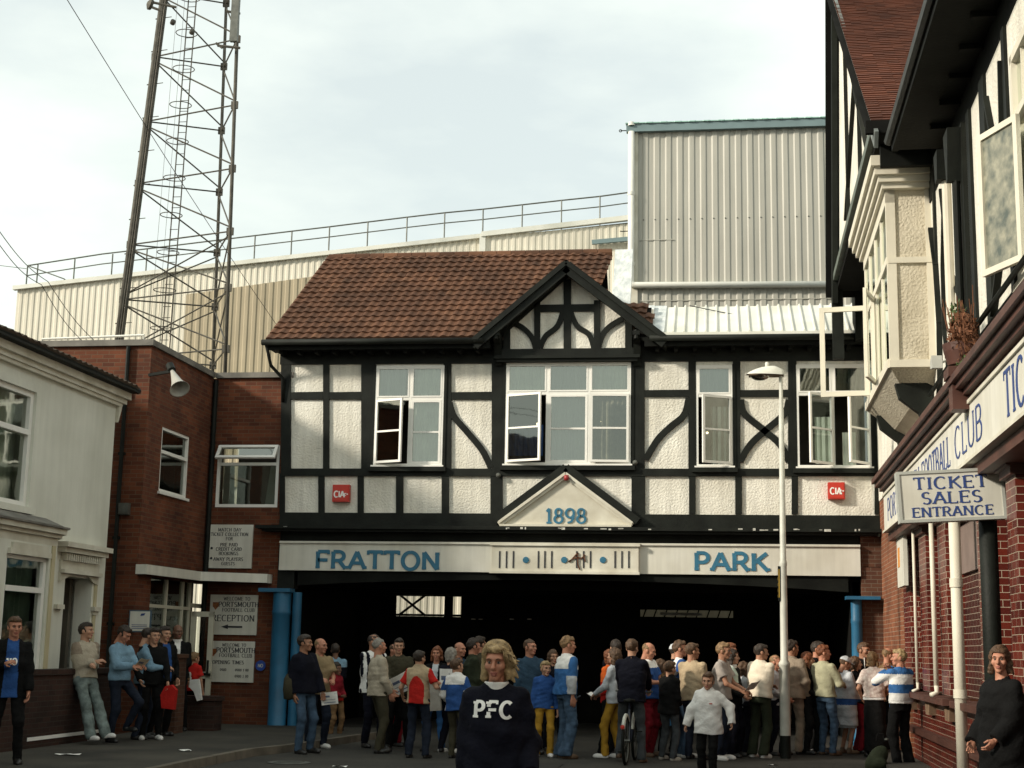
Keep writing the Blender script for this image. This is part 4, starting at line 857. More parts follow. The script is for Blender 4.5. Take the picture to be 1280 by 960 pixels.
sign_board(258,802,319,852,'opening_times_sign','white club sign with opening times, lower of two beside the open door',
 [('WELCOME TO',.56,.13,.075,1,.16),('PORTSMOUTH',.6,.28,.12,1.0,.18),('FOOTBALL CLUB',.6,.39,.085,1,.16),('OPENING TIMES',.45,.56,.085,1,.16),('0900',.35,.73,.06,1,.16),('0900 1700',.75,.73,.06,1,.16),('0900 1200',.75,.88,.06,1,.16)], crest)
p = onYs(326,832,YF-.02); b = MB(); b.lathe([(.10,0),(.10,.02),(0,.021)], p, 24, axis=(0,-1,0)); bb = MB(); letters(bb, 'NO', (p.x,p.y-.021,p.z-.03), .06, .2, .2, align='c', depth=.003); b.add(bb.v, bb.f); b.m[-len(bb.f):] = [1]*len(bb.f)
solo(b, 'round_sign', [mat('royal_blue_disc',(.03,.08,.35),.4,.1,4,0), BOARD], 'small round blue disc on brick beside the blue columns', 'sign', p, True)
p = w2s(onY(174,776,25.0)); T_ = thing('wall_poster', 'small framed white poster with faint blue writing on dark brick at the shop front corner', 'sign', p, True)
q0 = onYs(161,790,yc-.03); q1 = onYs(190,763,yc-.03); b = MB(); dx = q1.x-q0.x
px_ = LX+.05
b.box(q0.x,q1.x,yc-.06,yc-.02,q0.z,q1.z); b.build('frame', mat('slate_blue_frame',(.06,.10,.14)), T_)
b = MB(); b.box(q0.x+.02,q1.x-.02,yc-.066,yc-.061,q0.z+.02,q1.z-.02); b.build('poster', BOARD, T_)
b = MB()
for k in range(3): b.box(q0.x+.06,q1.x-.06,yc-.069,yc-.067,q0.z+.06+.03*k,q0.z+.07+.03*k)
b.prism([(q0.x+.22,q1.z-.06),(q0.x+.30,q1.z-.05),(q0.x+.28,q1.z-.09),(q0.x+.21,q1.z-.10)],'y',yc-.069,yc-.067); b.build('lettering', NAVY, T_)
# horn loudspeaker and grey box
HS = thing('horn_loudspeaker', 'grey horn loudspeaker fixed high on the corner of the brick block', 'loudspeaker', (LX+.1, 25.0, 6.2), True)
hp = w2s(onY(217,468,24.7)); hd = Vector((.30,-.30,-.42)).normalized()
b = MB(); b.lathe([(.03,-.12),(.05,0),(.07,.10),(.10,.25),(.14,.37),(.175,.43),(.18,.44),(.165,.435),(.125,.37),(.08,.25),(.0,.2)], hp, 24, axis=hd); b.build('horn', GREYCL and mat('grey_horn',(.36,.35,.31),.5,.1,4,0), HS, smooth=True)
b = MB(); b.lathe([(0,-.30),(.075,-.28),(.075,-.12),(.04,-.10)], hp, 14, axis=hd); b.bar(hp-hd*.1, Vector((LX,hp.y+.05,hp.z)), .05); b.build('driver', BLACK, HS)
p = onYs(155,636,yc-.08); b = MB(); b.box(p.x-.09,p.x+.09,yc-.12,yc-.003,p.z-.1,p.z+.1); b.box(p.x-.06,p.x+.06,yc-.13,yc-.121,p.z-.07,p.z+.07)
solo(b, 'junction_box', GALV, 'small grey box on the dark brick wall beside the white house', 'box', (p.x,yc,p.z), True)
# ================================================================== WHITE HOUSE (street frame) and the terrace it belongs to
HX = -10.5; HY1 = 23.41
HS_ = thing('white_house', 'white rendered terraced house with dark tiled roof next to the red brick block', 'house', (HX, 20, 0), True)
uw = (17.9, 20.50, 3.56, 5.30); bz = 5.86
b = MB(); wallYZ(b, HX-.3, HX, 14.0, HY1, 0, bz-.03, [(uw[0],uw[1],uw[2],uw[3]),(21.95,22.95,.12,2.62)]); b.box(HX-7,HX-.3,HY1-.3,HY1,0,bz); b.prism([(HX-7,bz),(HX,bz),(HX-3.9,bz+1.5)],'y',HY1-.3,HY1-.02); b.box(HX-.3,HX+.02,14,HY1+.0,5.82,5.84) if False else None
b.build('wall', RENDER, HS_)
b = MB(); b.box(HX,HX+.16,14,HY1+.25,5.72,5.84); b.box(HX,HX+.10,14,HY1+.22,5.64,5.72); b.box(HX+.0,HX+.07,14,HY1+.1,5.58,5.64)
b.prism([(HY1-.0,5.30),(HY1+.18,5.72),(HY1,5.72)],'x',HX-.1,HX+.06); b.build('eaves_cornice', TRIMW, HS_)
b = MB(); b.tube([(HX+.24,14,5.90),(HX+.24,HY1+.32,5.90)],.06,8); b.box(HX-.2,HX+.30,14,HY1+.3,5.845,5.875); b.build('gutter', BLACK, HS_)
us3 = Vector((-math.cos(RAD(22)),0,math.sin(RAD(22))))
mb, T = tile_roof((HX+.30,14.0,5.90),(0,1,0),us3, 48, 16, .20, .29, .03, .035, rng=random.Random(5)); mb.build('roof_tiles', RTILE3, HS_, tint=T)
b = MB(); b.quad((HX+.3,14,5.87),(HX+.3,HY1+.25,5.87),(HX-3.9,HY1+.25,7.56),(HX-3.9,14,7.56)); b.quad((HX-3.9,14,7.57),(HX-3.9,HY1+.2,7.57),(HX-7.4,HY1+.2,6.1),(HX-7.4,14,6.1)); b.build('roof_underlay', DARK, HS_)
b = MB(); y0,y1,z0,z1 = uw; x = HX-.08; 
for y in (y0+.04,(y0+y1)/2,y1-.04): b.box(x-.03,x+.06,y-.05,y+.05,z0,z1)
b.box(x-.03,x+.055,y0,y1,z0,z0+.08); b.box(x-.03,x+.055,y0,y1,z1-.08,z1); b.box(x-.03,x+.07,y0+.05,y1-.05,z1-.66,z1-.58); w = b.build('window', UPVC, HS_)
b = MB(); b.quad((x+.0,y0,z0),(x+.0,y1,z0),(x+.0,y1,z1),(x+.0,y0,z1)); b.build('pane', PANE, HS_, parent=w)
b = MB(); i0 = 0
for (a, c, zz) in ((y0,y1,z0),):
    n = 60; i0 = len(b.v)
    for k in range(n+1): yy = a+(c-a)*k/n; xo = x-.2+.03*math.sin(k*2.1); b.v += [(xo,yy,zz),(xo,yy,z1)]
    for k in range(n): b.f.append((i0+2*k,i0+2*k+2,i0+2*k+3,i0+2*k+1)); b.m.append(0)
b.build('curtain', CURT, HS_, parent=w)
b = MB(); b.box(HX-.02,HX+.08,y0-.12,y1+.14,z0-.10,z0-.002); b.box(HX,HX+.03,y1,y1+.14,z0,z1+.12); b.box(HX,HX+.03,y0-.14,y1,z1+.001,z1+.12); b.build('window_surround', RENDER, HS_)
b = MB(); b.box(HX-3,HX-.32,HY1-.6,HY1-.5,0,5.7); b.box(HX-1.4,HX-1.3,14,HY1-.6,0,5.7); b.build('room', mat('dim_room', (.1,.09,.07)), HS_)
# bay window with its cornice and little lead roof
byf, byn = 21.05, 17.6; bxx = HX+.27
b = MB(); b.prism([(HX-.0,byf+.45),(bxx,byf),(bxx,byn),(HX,byn-.45)], 'z', 3.02, 3.14); b.prism([(HX,byf+.50),(bxx+.05,byf+.03),(bxx+.05,byn),(HX,byn-.5)], 'z', 3.14, 3.20); b.prism([(HX,byf+.56),(bxx+.11,byf+.06),(bxx+.11,byn),(HX,byn-.55)], 'z', 3.20, 3.28); b.build('bay_cornice', TRIMW, HS_)
b = MB(); b.prism([(HX+.001,byf+.58),(bxx+.15,byf+.08),(bxx+.15,byn),(HX+.001,byn-.55)], 'z', 3.281, 3.31); b.hexa([(HX,byn,3.31),(bxx+.1,byn,3.31),(bxx+.1,byf+.05,3.31),(HX,byf+.5,3.31),(HX,byn,3.44),(HX+.1,byn,3.44),(HX+.1,byf-.1,3.44),(HX,byf+.1,3.44)]); b.build('bay_lead_roof', LEAD, HS_)
b = MB(); b.box(HX-.05,bxx,byn,byf,.1,1.10); b.prism([(HX,byf+.45),(bxx,byf),(bxx-.12,byf),(HX,byf+.30)],'z',.1,3.02)
for y in (byn+.1,19.38,byf-.26): b.box(bxx-.14,bxx,y-.10 if y < 20 else y,y+.12 if y < 20 else byf,1.10,3.02)
b.box(bxx-.14,bxx-.001,byn,byf,2.82,3.02); b.build('bay_wall', RENDER, HS_)
b = MB(); b.box(bxx,bxx+.05,19.52,20.78,2.82,2.90); b.box(bxx,bxx+.035,19.60,20.70,2.90,2.99); b.box(bxx-.02,bxx+.08,19.45,20.8,1.04,1.12); b.build('bay_window_head', TRIMW, HS_)
b = MB(); x = bxx-.08
for y in (19.53,20.74): b.box(x-.03,x+.05,y-.045,y+.045,1.12,2.82)
b.box(x-.03,x+.05,19.5,20.78,1.12,1.20); b.box(x-.03,x+.05,19.5,20.78,2.76,2.82); b.box(x-.03,x+.06,19.57,20.70,2.30,2.38); w = b.build('bay_window', UPVC, HS_)
b = MB(); b.quad((x,19.5,1.15),(x,20.75,1.15),(x,20.75,2.8),(x,19.5,2.8)); b.build('pane', PANE, HS_, parent=w)
b = MB(); n = 26; i0 = 0
for k in range(n+1): yy = 19.5+1.3*k/n; xo = x-.14+.02*math.sin(k*1.9); b.v += [(xo,yy,1.15),(xo,yy,2.8)]
for k in range(n): b.f.append((2*k,2*k+2,2*k+3,2*k+1)); b.m.append(0)
b.build('curtain', mat('green_net_curtain', (.22,.30,.25), .9, .15, 4, 0), HS_, parent=w)
b = MB(); b.box(bxx-.005,bxx+.02,20.86,20.97,.6,3.02); b.box(HX+.0,HX+.03,23.02,23.10,.6,2.85); b.build('ochre_strip', YELLOW, HS_)
# door porch: entablature on brackets
b = MB(); b.box(HX,HX+.14,21.60,23.20,2.98,3.06); b.box(HX,HX+.20,21.56,23.24,3.061,3.14); b.box(HX,HX+.10,21.70,23.12,2.66,2.72)
for k in range(16): y = 21.75+k*.078; b.box(HX,HX+.10,y,y+.045,2.86,2.97)
b.prism([(21.70,2.86),(23.1,2.86),(23.1,2.52),(22.9,2.56),(22.6,2.70),(22.2,2.70),(21.95,2.6),(21.7,2.52)],'x',HX+.001,HX+.04) 
b.box(HX,HX+.07,22.95,23.2,2.10,2.17); b.box(HX,HX+.04,22.98,23.17,2.04,2.10); b.box(HX,HX+.07,21.62,21.86,2.10,2.17); b.build('porch_hood', TRIMW, HS_)
b = MB(); b.box(HX-1.0,HX-.95,21.9,23.0,.1,2.65); b.box(HX-.99,HX-.94,22.1,22.8,.3,1.1) ; b.build('front_door', mat('cream_door',(.42,.38,.28),.6,.1,3,.05), HS_)
# the rest of the terrace continues towards and past the camera (casts the afternoon shade over the street)
TR = thing('terraced_house', 'row of rendered terraced houses continuing the street nearer than the white house', 'house', (HX, 4, 0), True)
b = MB(); b.box(HX-7.5,HX,-12,13.9,0,6.1); b.build('wall', RENDER, TR)
b = MB(); b.prism([(HX-7.8,6.1),(HX+.3,6.1),(HX-3.7,9.3)],'y',-12,13.9); b.build('roof', mat('dark_slate', (.06,.05,.045), .8, .3, 3, .3, 20), TR)
# ================================================================== yard wall, gate piers
GW = thing('garden_wall', 'low red brick garden wall with a painted white line in front of the white house', 'wall', (-9.7, 18, 0), True)
b = MB(); b.box(-10.13,-9.92,8,22.9,.10,1.12); b.build('brick', BRICKP, GW)
b = MB(); b.box(-10.16,-9.89,8,22.9,1.121,1.20); b.build('coping', BRICKP, GW)
q0, q1 = onX(34,925,-9.915), onX(146,915,-9.915); b = MB(); b.box(-9.919,-9.911,q0.y,22.6,q0.z-.02,q0.z+.03); b.build('painted_line', WHITEP, GW)
b = MB(); b.box(-9.62,-9.615,18.9,23.0,.05,.1)
b = MB(); p = w2s(onY(213,922,24.6)); b.box(p.x-.20,p.x+.16,24.2,24.6,.1,1.36); b.box(p.x-.23,p.x+.19,24.17,24.63,1.361,1.43)
solo(b, 'gate_pier', brick('pale_pier_brick', (.11,.05,.028), (.07,.03,.018), (.11,.08,.06)), 'narrow brick gate pier with figures around it', 'pier', (p.x,24.4,0), True)
p = w2s(onY(246,920,25.4)); b = MB(); b.box(p.x-.35,p.x+.32,25.2,25.6,.1,.62); b.box(p.x-.38,p.x+.35,25.17,25.63,.621,.70)
solo(b, 'low_wall', BRICKP, 'short low brick wall with flat capping below the boy in red shirt', 'wall', (p.x,25.4,0), True)
# ================================================================== TICKET OFFICE BUILDING on the right (street frame)
RW = 2.6
TO = thing('ticket_office', 'tall half timbered and red brick building with bay window above a long shop fascia', 'building', (RW, 18, 0), True)
def sy(px, py, x=RW): return onX(px, py, x).y
# brick ground floor: wall plane, infilled openings, glazed pilasters
b = MB(); b.box(RW+.02,RW+.5,23.95,28.2,0,4.9); b.build('brick_wall', BRICKO, TO)
b = MB(); b.box(RW+.18,RW+.5,-9,23.95,1.12,3.55); b.build('infill_wall', BRICKD, TO)
b = MB(); b.box(RW+.06,RW+.5,-9,23.95,.0,1.02); b.build('plinth_wall', BRICKG, TO)
pil = [(sy(1132,750),sy(1140,750)),(sy(1153,750),sy(1162,750)),(sy(1177,750),sy(1187,750)),(sy(1228,750),sy(1239,750)),(14.7,14.2),(12.6,12.1),(10.2,9.7),(7.6,7.1),(5.0,4.5),(2.4,1.9),(-.2,-.7)]
for a, c in pil:
    b = MB(); b.box(RW-.03,RW+.2,c,a,1.14,3.30); b.build('pilaster', BRICKG, TO)
    b = MB(); b.box(RW-.08,RW+.18,c-.05,a+.05,3.301,3.38); b.box(RW-.12,RW+.18,c-.09,a+.09,3.38,3.50); b.build('capital', BROWNC, TO)
b = MB(); b.box(RW-.14,RW+.2,-9,18.35,1.02,1.10); b.box(RW-.14,RW+.2,18.95,23.9,1.02,1.10); b.box(RW-.06,RW+.06,-9,23.9,.50,.58); b.build('sill', BROWNC, TO)
for a, c in pil[:4]: b = MB(); m_ = (a+c)/2; b.prism([(m_-.25,1.0),(m_+.25,1.0),(m_+.18,.82),(m_-.18,.82)],'x',RW-.03,RW+.06); b.build('stone_corbel', mat('stone_corbel',(.2,.13,.08),.8,.3,4,.2), TO)
for (a, c) in ((sy(1163,750),sy(1177,750)),(sy(1187,750),sy(1228,750)),(sy(1140,750),sy(1153,750))):
    b = MB(); b.box(RW+.13,RW+.176,c+.03,a-.03,2.62,3.2); b.build('grey_vent_panel', mat('grey_panel',(.20,.15,.13),.6,.2,3,0), TO)
for (px, r) in ((1142,.022),(1165,.032),(1194,.066)):
    b = MB(); y = sy(px,750,RW-.14); b.tube([(RW-.12,y,3.55),(RW-.12,y,1.25 if r < .05 else .02)], r, 12)
    if r > .05: b.lathe([(r*1.18,-.05),(r*1.18,.05)],(RW-.12,y,2.45),12); b.lathe([(r*1.18,-.05),(r*1.18,.05)],(RW-.12,y,1.2),12)
    else: b.tube([(RW-.12,y,1.25),(RW-.12,y-.02,1.16),(RW-.2,y-.06,1.13)], r, 8)
    b.build('white_downpipe', CREAM, TO, smooth=True)
b = MB(); b.tube([(RW-.13,15.2,3.55),(RW-.13,15.2,.1)],.09,10); b.build('black_downpipe', BLACK, TO, smooth=True)
b = MB()
for z0 in (1.18,): b.box(RW+.125,RW+.14,19.25,19.75,1.15,1.42); b.box(RW+.125,RW+.14,19.3,19.6,1.55,1.85)
b.build('paper_notice', mat('pale_notice',(.55,.55,.58),.7,.1,4,0), TO)
# cornice and fascia
b = MB()
for (x0_, x1_, z0_, z1_) in ((2.30,2.6,4.14,4.19),(2.24,2.6,4.19,4.25),(2.17,2.6,4.25,4.31),(2.12,2.6,4.31,4.38),(2.40,2.6,4.38,4.43)): b.box(x0_,x1_+.1,-9,23.95,z0_,z1_)
b.box(2.36,2.7,-9,23.95,3.40,3.52); b.build('shop_cornice', BROWNC, TO)
b = MB(); b.box(2.14,2.32,14.95,15.2,4.05,4.40); b.box(2.10,2.32,14.9,15.25,4.38,4.48); b.build('cornice_bracket', BROWNC, TO)
FS = thing('fascia_sign', 'long white fascia reading PORTSMOUTH FOOTBALL CLUB and TICKET OFFICE under the brown cornice', 'sign', (2.3, 18, 3.5), True)
b = MB(); b.box(2.30,2.38,-9,23.9,3.53,4.135); b.build('board', BOARD, FS)
b = MB(); b.box(2.27,2.30,-9,23.9,3.525,3.56); b.box(2.275,2.30,-9,23.9,4.10,4.136)
for y in (15.30,20.2): b.box(2.296,2.30,y,y+.012,3.56,4.10)
b.build('trim', TRIMW, FS)
def sideletters(b, s, y_start, y_end, z, h, thick=.15): # reads from far (y_start) to near (y_end)
    wd = (y_start-y_end)/(text_width(s,.12)*h); letters(b, s, (2.299,y_start,z), h, thick, thick*.45, serif=.05, width=wd, sp=.12, ux=(0,-1,0), uz=(0,0,1), nrm=(-1,0,0), depth=.004)
yCLUBend = onX(1226,500,2.3).y; yCLUBst = onX(1204,520,2.3).y; yFst = onX(1180,560,2.3).y
_y = lambda px, py: onX(px, py, 2.3).y
for w_, a_, c_, z_, h_, t_ in (('PORTSMOUTH', 23.3, _y(1152,580)+.25, 3.67, .33, .15), ('FOOTBALL', _y(1152,580), _y(1187,545), 3.67, .33, .15), ('CLUB', _y(1193,540), _y(1227,510), 3.67, .33, .15), ('TICKET', _y(1256,500), 11.0, 3.64, .40, .17)):
    b = MB(); sideletters(b, w_, a_, c_, z_, h_, t_); b.build('lettering', NAVY, FS)
# upper wall
b = MB(); wallYZ(b, RW, RW+.3, -9, 27.9, 4.44, 7.6, [(11.6,13.65,5.0,7.2)]); b.build('upper_wall', ROUGHCAST, TO)
b = MB(); X = RW-.035
def tv(y0, y1, z0=4.44, z1=7.6): b.box(X,RW-.001,y0,y1,z0,z1)
for y in (18.9,18.35): pass
tv(16.85,17.10); tv(9.8,10.0); tv(7.4,7.6); tv(5,5.2); tv(2,2.2); tv(-1,-.8); tv(16.0,16.2); tv(13.8,13.95); tv(15.0,15.3)
tv(19.0,19.12)
b.box(X-.012,RW-.001,-9,19.4,4.44,4.60); b.box(X-.012,RW-.001,-9,16.8,4.86,4.98)
b.build('timber_frame', BLACK, TO)
def cb(pts, w=.10):
    b = MB()
    for p, q in zip(pts[:-1], pts[1:]): b.bar((RW-.02,p[0],p[1]),(RW-.02,q[0],q[1]),.04,w,up=(1,0,0))
    b.build('curved_brace', BLACK, TO)
cb([(19.3,4.6),(18.95,5.1),(18.85,5.8),(19.0,6.6),(19.35,7.2)]); cb([(17.6,4.6),(18.1,5.0),(18.35,5.6),(18.3,6.4),(18.0,7.2)]); cb([(17.2,5.8),(17.8,6.2),(18.3,7.4)],.08)
cb([(15.9,4.5),(15.4,4.7),(15.25,4.86)],.06)
cb([(14.95,5.0),(14.4,5.5),(14.05,6.4),(13.95,7.3)],.10)
cb([(14.9,7.3),(14.5,6.6),(14.2,6.1)],.08)
b = MB(); b.tube([(RW-.10,17.35,7.4),(RW-.10,17.35,4.5)],.055,10); b.build('upper_downpipe', CREAM, TO); b = MB(); b.prism([(17.2,7.55),(17.5,7.55),(17.44,7.2),(17.26,7.2)],'x',RW-.22,RW-.02); b.build('rain_hopper', BLACK, TO)
b = MB(); b.tube([(RW-.10,16.62,7.5),(RW-.10,16.62,4.6)],.045,10)
b.box(RW-.05,RW-.001,16.42,16.85,4.62,7.6); b.prism([(16.45,7.55),(16.8,7.55),(16.72,7.2),(16.66,6.95),(16.58,6.95),(16.52,7.2)],'x',RW-.2,RW-.051)
b.build('black_pilaster', BLACK, TO)
# window in the upper wall, open casement
b = MB(); x = RW+.03; 
for y in (11.65,12.62,13.60): b.box(x-.05,x+.06,y-.05,y+.05,5.0,7.2)
b.box(x-.05,x+.06,11.6,13.65,5.0,5.08); b.box(x-.05,x+.06,11.6,13.65,7.12,7.2); b.box(x-.05,x+.06,11.6,13.65,6.52,6.60)
for y in (12.9,13.2): b.box(x-.03,x+.03,y-.012,y+.012,6.6,7.12)
b.box(RW-.06,RW,11.5,13.75,4.94,5.0); w = b.build('window', CREAM, TO)
b = MB(); b.quad((x,11.65,5.05),(x,13.6,5.05),(x,13.6,7.15),(x,11.65,7.15)); b.build('pane', PANE2, TO, parent=w)
def side_casement(b, hinge, free, z0, z1, fw=.06, bars=()):   # leaf standing out from the wall, hinge and free are (x,y)
    h = Vector((*hinge,0)); f_ = Vector((*free,0)); d = (f_-h).normalized(); nn = Vector((-d.y,d.x,0)); L_ = (f_-h).length; Z = Vector((0,0,1))
    for a in (fw/2, L_-fw/2): b.bar(h+d*a+Z*z0, h+d*a+Z*z1, fw, .045, up=nn)
    for z in (z0+fw/2, z1-fw/2): b.bar(h+d*fw+Z*z, h+d*(L_-fw)+Z*z, .045, fw)
    for z in bars: b.bar(h+d*fw+Z*z, h+d*(L_-fw)+Z*z, .025, .03)
    return h+d*fw, h+d*(L_-fw)
b = MB(); a_, c_ = side_casement(b, (RW-.04,13.25), (2.31,13.85), 5.12, 6.5, .06); k = b.build('casement', CREAM, TO, parent=w); 
b = MB(); b.quad((a_.x,a_.y,5.18),(c_.x,c_.y,5.18),(c_.x,c_.y,6.44),(a_.x,a_.y,6.44)); b.build('casement_pane', mat('patterned_glass',(.24,.23,.17),.35,.5,9,.3,30,dirt=(.07,.085,.07),spec=.5), TO, parent=w)
# handrail / cable on the upper wall
b = MB(); b.tube([(RW-.12,19.3,4.95),(RW-.12,17.4,5.0),(RW-.12,12,5.02)],.03,6); b.build('rail', BLACK, TO)
# bay window (oriel)
BXF = 2.01; by0, by1, bz0, bz1 = 19.54, 23.1, 5.42, 7.95
b = MB(); b.box(BXF+.07,RW,by0,by0+.12,bz0,bz1); b.box(BXF+.05,RW,by1-.12,by1,bz0,bz1); b.box(BXF+.04,RW,by0+.12,by1-.12,bz0,bz0+.08); b.box(BXF+.07,RW,by0+.12,by1-.12,7.75,bz1); b.box(RW-.05,RW+.3,by0,by1,bz0,bz1); b.build('bay_wall', ROUGHCAST2, TO)
b = MB(); b.box(BXF,BXF+.12,by0-.03,by0+.06,bz0,bz1); b.box(RW-.08,RW,by0-.03,by0-.001,bz0,bz1); b.box(BXF-.01,RW,by0-.05,by0-.001,bz0-.06,bz0+.04); b.box(BXF+.01,RW,by0-.04,by0-.002,6.78,6.86)
b.box(BXF-.03,BXF+.04,by0,by1,bz0-.06,bz0+.06)
for (o_, z0_, z1_) in ((.0,7.62,7.80),(.05,7.80,7.88),(.10,7.88,7.97),(.15,7.97,8.08),(.20,8.08,8.22)): b.box(BXF-o_,RW,by0-.05-o_,by1+.1+o_,z0_ if o_ else 7.80,z1_) if o_ else b.box(BXF,BXF+.12,by0-.03,by1,7.62,7.80)
b.build('bay_trim', CREAM, TO)
b = MB(); x = BXF+.03
for y in (by0+.10,20.45,21.35,22.25,by1-.06): b.box(x-.02,x+.06,y-.05,y+.05,bz0+.06,7.62)
b.box(x-.03,x+.06,by0+.1,by1,6.80,6.90); w = b.build('bay_window', CREAM, TO)
b = MB(); b.quad((x,by0+.1,bz0+.08),(x,by1,bz0+.08),(x,by1,7.6),(x,by0+.1,7.6)); b.build('pane', PANE2, TO, parent=w)
b = MB(); a_, c_ = side_casement(b, (BXF-.02,22.30), (BXF-.74,22.42), 5.47, 6.86, .075); b.build('casement', CREAM, TO, parent=w)
b = MB(); a_, c_ = side_casement(b, (BXF-.02,21.40), (BXF-.20,20.75), 5.47, 6.76, .06); b.build('casement', CREAM, TO, parent=w)
b = MB(); b.box(RW-.04,RW-.02,by0+.15,by1-.15,bz0+.1,7.6); b.build('bay_interior', DARK, TO)
b = MB(); b.hexa([(BXF+.35,by0+.7,4.98),(RW,by0+.7,4.85),(RW,by1-.2,4.85),(BXF+.35,by1-.6,4.98),(BXF,by0-.02,bz0-.06),(RW,by0-.02,bz0-.06),(RW,by1,bz0-.06),(BXF,by1,bz0-.06)]); b.build('bay_soffit', ROUGHCAST2, TO)
b = MB()
for y in (by0+.35,by1-.5):
    b = MB(); b.prism([(RW-.001,4.55),(RW-.14,4.62),(RW-.2,4.8),(RW-.45,5.0),(RW-.5,5.2),(RW-.001,5.2)][::-1],'y',y-.08,y+.08); b.build('bay_bracket', BLACK, TO)
# jettied gable above the bay
GX = 1.87; g0, g1, gap = (19.05,8.72), (27.2,8.2), (25.6,13.5)
b = MB(); b.prism([(19.2,8.55),(27.0,8.55),(27.0,9.2),(25.6,13.3),(19.2,8.85)],'x',GX+.03,GX+.25); b.build('gable_wall', ROUGHCAST, TO)
b = MB(); X = GX+.0
def gt_(a, c, w=.14, x=GX+.005): b.bar((x+.012,a[0],a[1]),(x+.012,c[0],c[1]),.03,w,up=(1,0,0))
gt_((19.3,8.95),(25.4,13.2),.20); gt_((27.05,8.4),(25.6,13.2),.22); gt_((21.6,8.6),(21.6,10.4),.10); gt_((24.0,8.6),(24.0,12.2),.10); gt_((20.4,8.7),(23.6,11.6),.10,GX-.0); gt_((24.6,8.9),(22.0,10.6),.10,GX-.0)
b.build('gable_timber', BLACK, TO)
b = MB(); b.bar((GX-.04,19.0,8.48),(GX-.04,27.05,8.48),.09,.13); b.build('gable_bressummer', STEELG and mat('grey_green_timber',(.10,.12,.10),.6,.3,4,.2,20), TO)
b = MB(); b.bar((GX-.22,18.2,7.98),(GX-.22,25.6,13.35),.06,.26,up=(1,0,0)) if False else None
def verge(p, q, w, th, x0): 
    d = Vector((0,q[0]-p[0],q[1]-p[1])).normalized(); n_ = Vector((0,-d.z,d.y))*w
    P0 = Vector((x0,p[0],p[1])); Q0 = Vector((x0,q[0],q[1])); t_ = Vector((th,0,0)); b.hexa([P0-n_,P0-n_+t_,Q0-n_+t_,Q0-n_,P0,P0+t_,Q0+t_,Q0])
verge((18.25,8.18),(25.6,13.62),.22,.05,GX-.10); b.build('bargeboard', mat('weathered_bargeboard',(.16,.18,.17),.7,.5,4,.3,20), TO)
b = MB(); verge((25.6,13.62),(27.25,8.1),.30,.10,GX-.10); b.box(GX-.1,GX+.1,27.05,27.25,7.0,8.6); b.build('far_bargeboard', BLACK, TO)
us4 = Vector((0, 25.6-18.5, 13.55-8.36)).normalized(); n4 = 8.8
mb, T = tile_roof((GX-.12,18.45,8.36),(1,0,0),us4, 26, 80, .165, .11, 0.0, .022, seg=1, rng=random.Random(9)); mb.build('roof_tiles', RTILE2, TO, tint=T)
b = MB(); b.quad((GX-.2,18.5,8.33),(7,18.5,8.33),(7,25.6,13.5),(GX-.2,25.6,13.5)); b.quad((GX-.2,25.6,13.55),(7,25.6,13.55),(7,27.3,8.2),(GX-.2,27.3,8.2)); b.box(GX-.0,RW+.3,18.6,27.2,8.30,8.38); b.box(GX-.2,7,18.36,18.44,8.20,8.37); b.build('roof_underlay', DARK, TO)
b = MB(); b.box(GX+.05,RW+.1,19.1,19.2,8.0,8.30); b.box(RW-.02,RW+.3,19,27.9,7.6,8.3); b.box(RW-.4,RW+.3,27.25,27.95,7.4,8.4); b.build('jetty_beam', BLACK2, TO)
# main roof eaves running toward the camera
b = MB(); b.box(1.98,2.06,-9,18.3,7.92,8.10); b.box(2.06,RW+.3,-9,18.3,7.94,7.98)
for k in range(33): b.box(2.35,RW,-8.2+k*.8,-8.12+k*.8,7.88,7.94)
b.box(RW-.01,RW+.3,-9,19,7.601,7.93); b.build('main_eaves', BLACK2, TO)
b = MB(); b.tube([(1.95,-9,8.06),(1.95,18.3,8.06)],.065,8); b.build('main_gutter', mat('dark_grey_gutter',(.05,.055,.055),.5,.3,4,0), TO)
b = MB(); b.quad((1.98,-9,8.1),(1.98,18.4,8.1),(6,18.4,11.6),(6,-9,11.6)); b.build('main_roof', RTILE2, TO)
b = MB(); b.box(RW+.3,6.5,27.6,27.9,0,8.2); b.box(RW+.3,6.5,-9,-8.8,0,8.2); b.build('end_wall', BRICKO, TO)
b = MB(); b.box(RW+.9,RW+1.0,-8.5,27.4,4.5,7.5); b.build('room', mat('dim_room', (.1,.09,.07)), TO)
# small items on that wall
p = w2s(onY(1192,448,17.3)); b = MB(); 
b.prism([(0,0),(.20,.02),(.22,.10),(.05,.16)],'z',0,.1); b.v = [(RW-.30+v[0]*0+v[2]*1.2, 17.6+v[0], 4.98+v[1]) for v in b.v]; b.tube([(RW-.2,17.65,5.05),(RW,17.65,5.15)],.02,6)
solo(b, 'floodlight', mat('pale_grey_plastic',(.42,.42,.38),.5,.1,4,0), 'small pale floodlight on the timbered wall beside the bay window', 'lamp', (RW-.1,17.65,4.98), True)
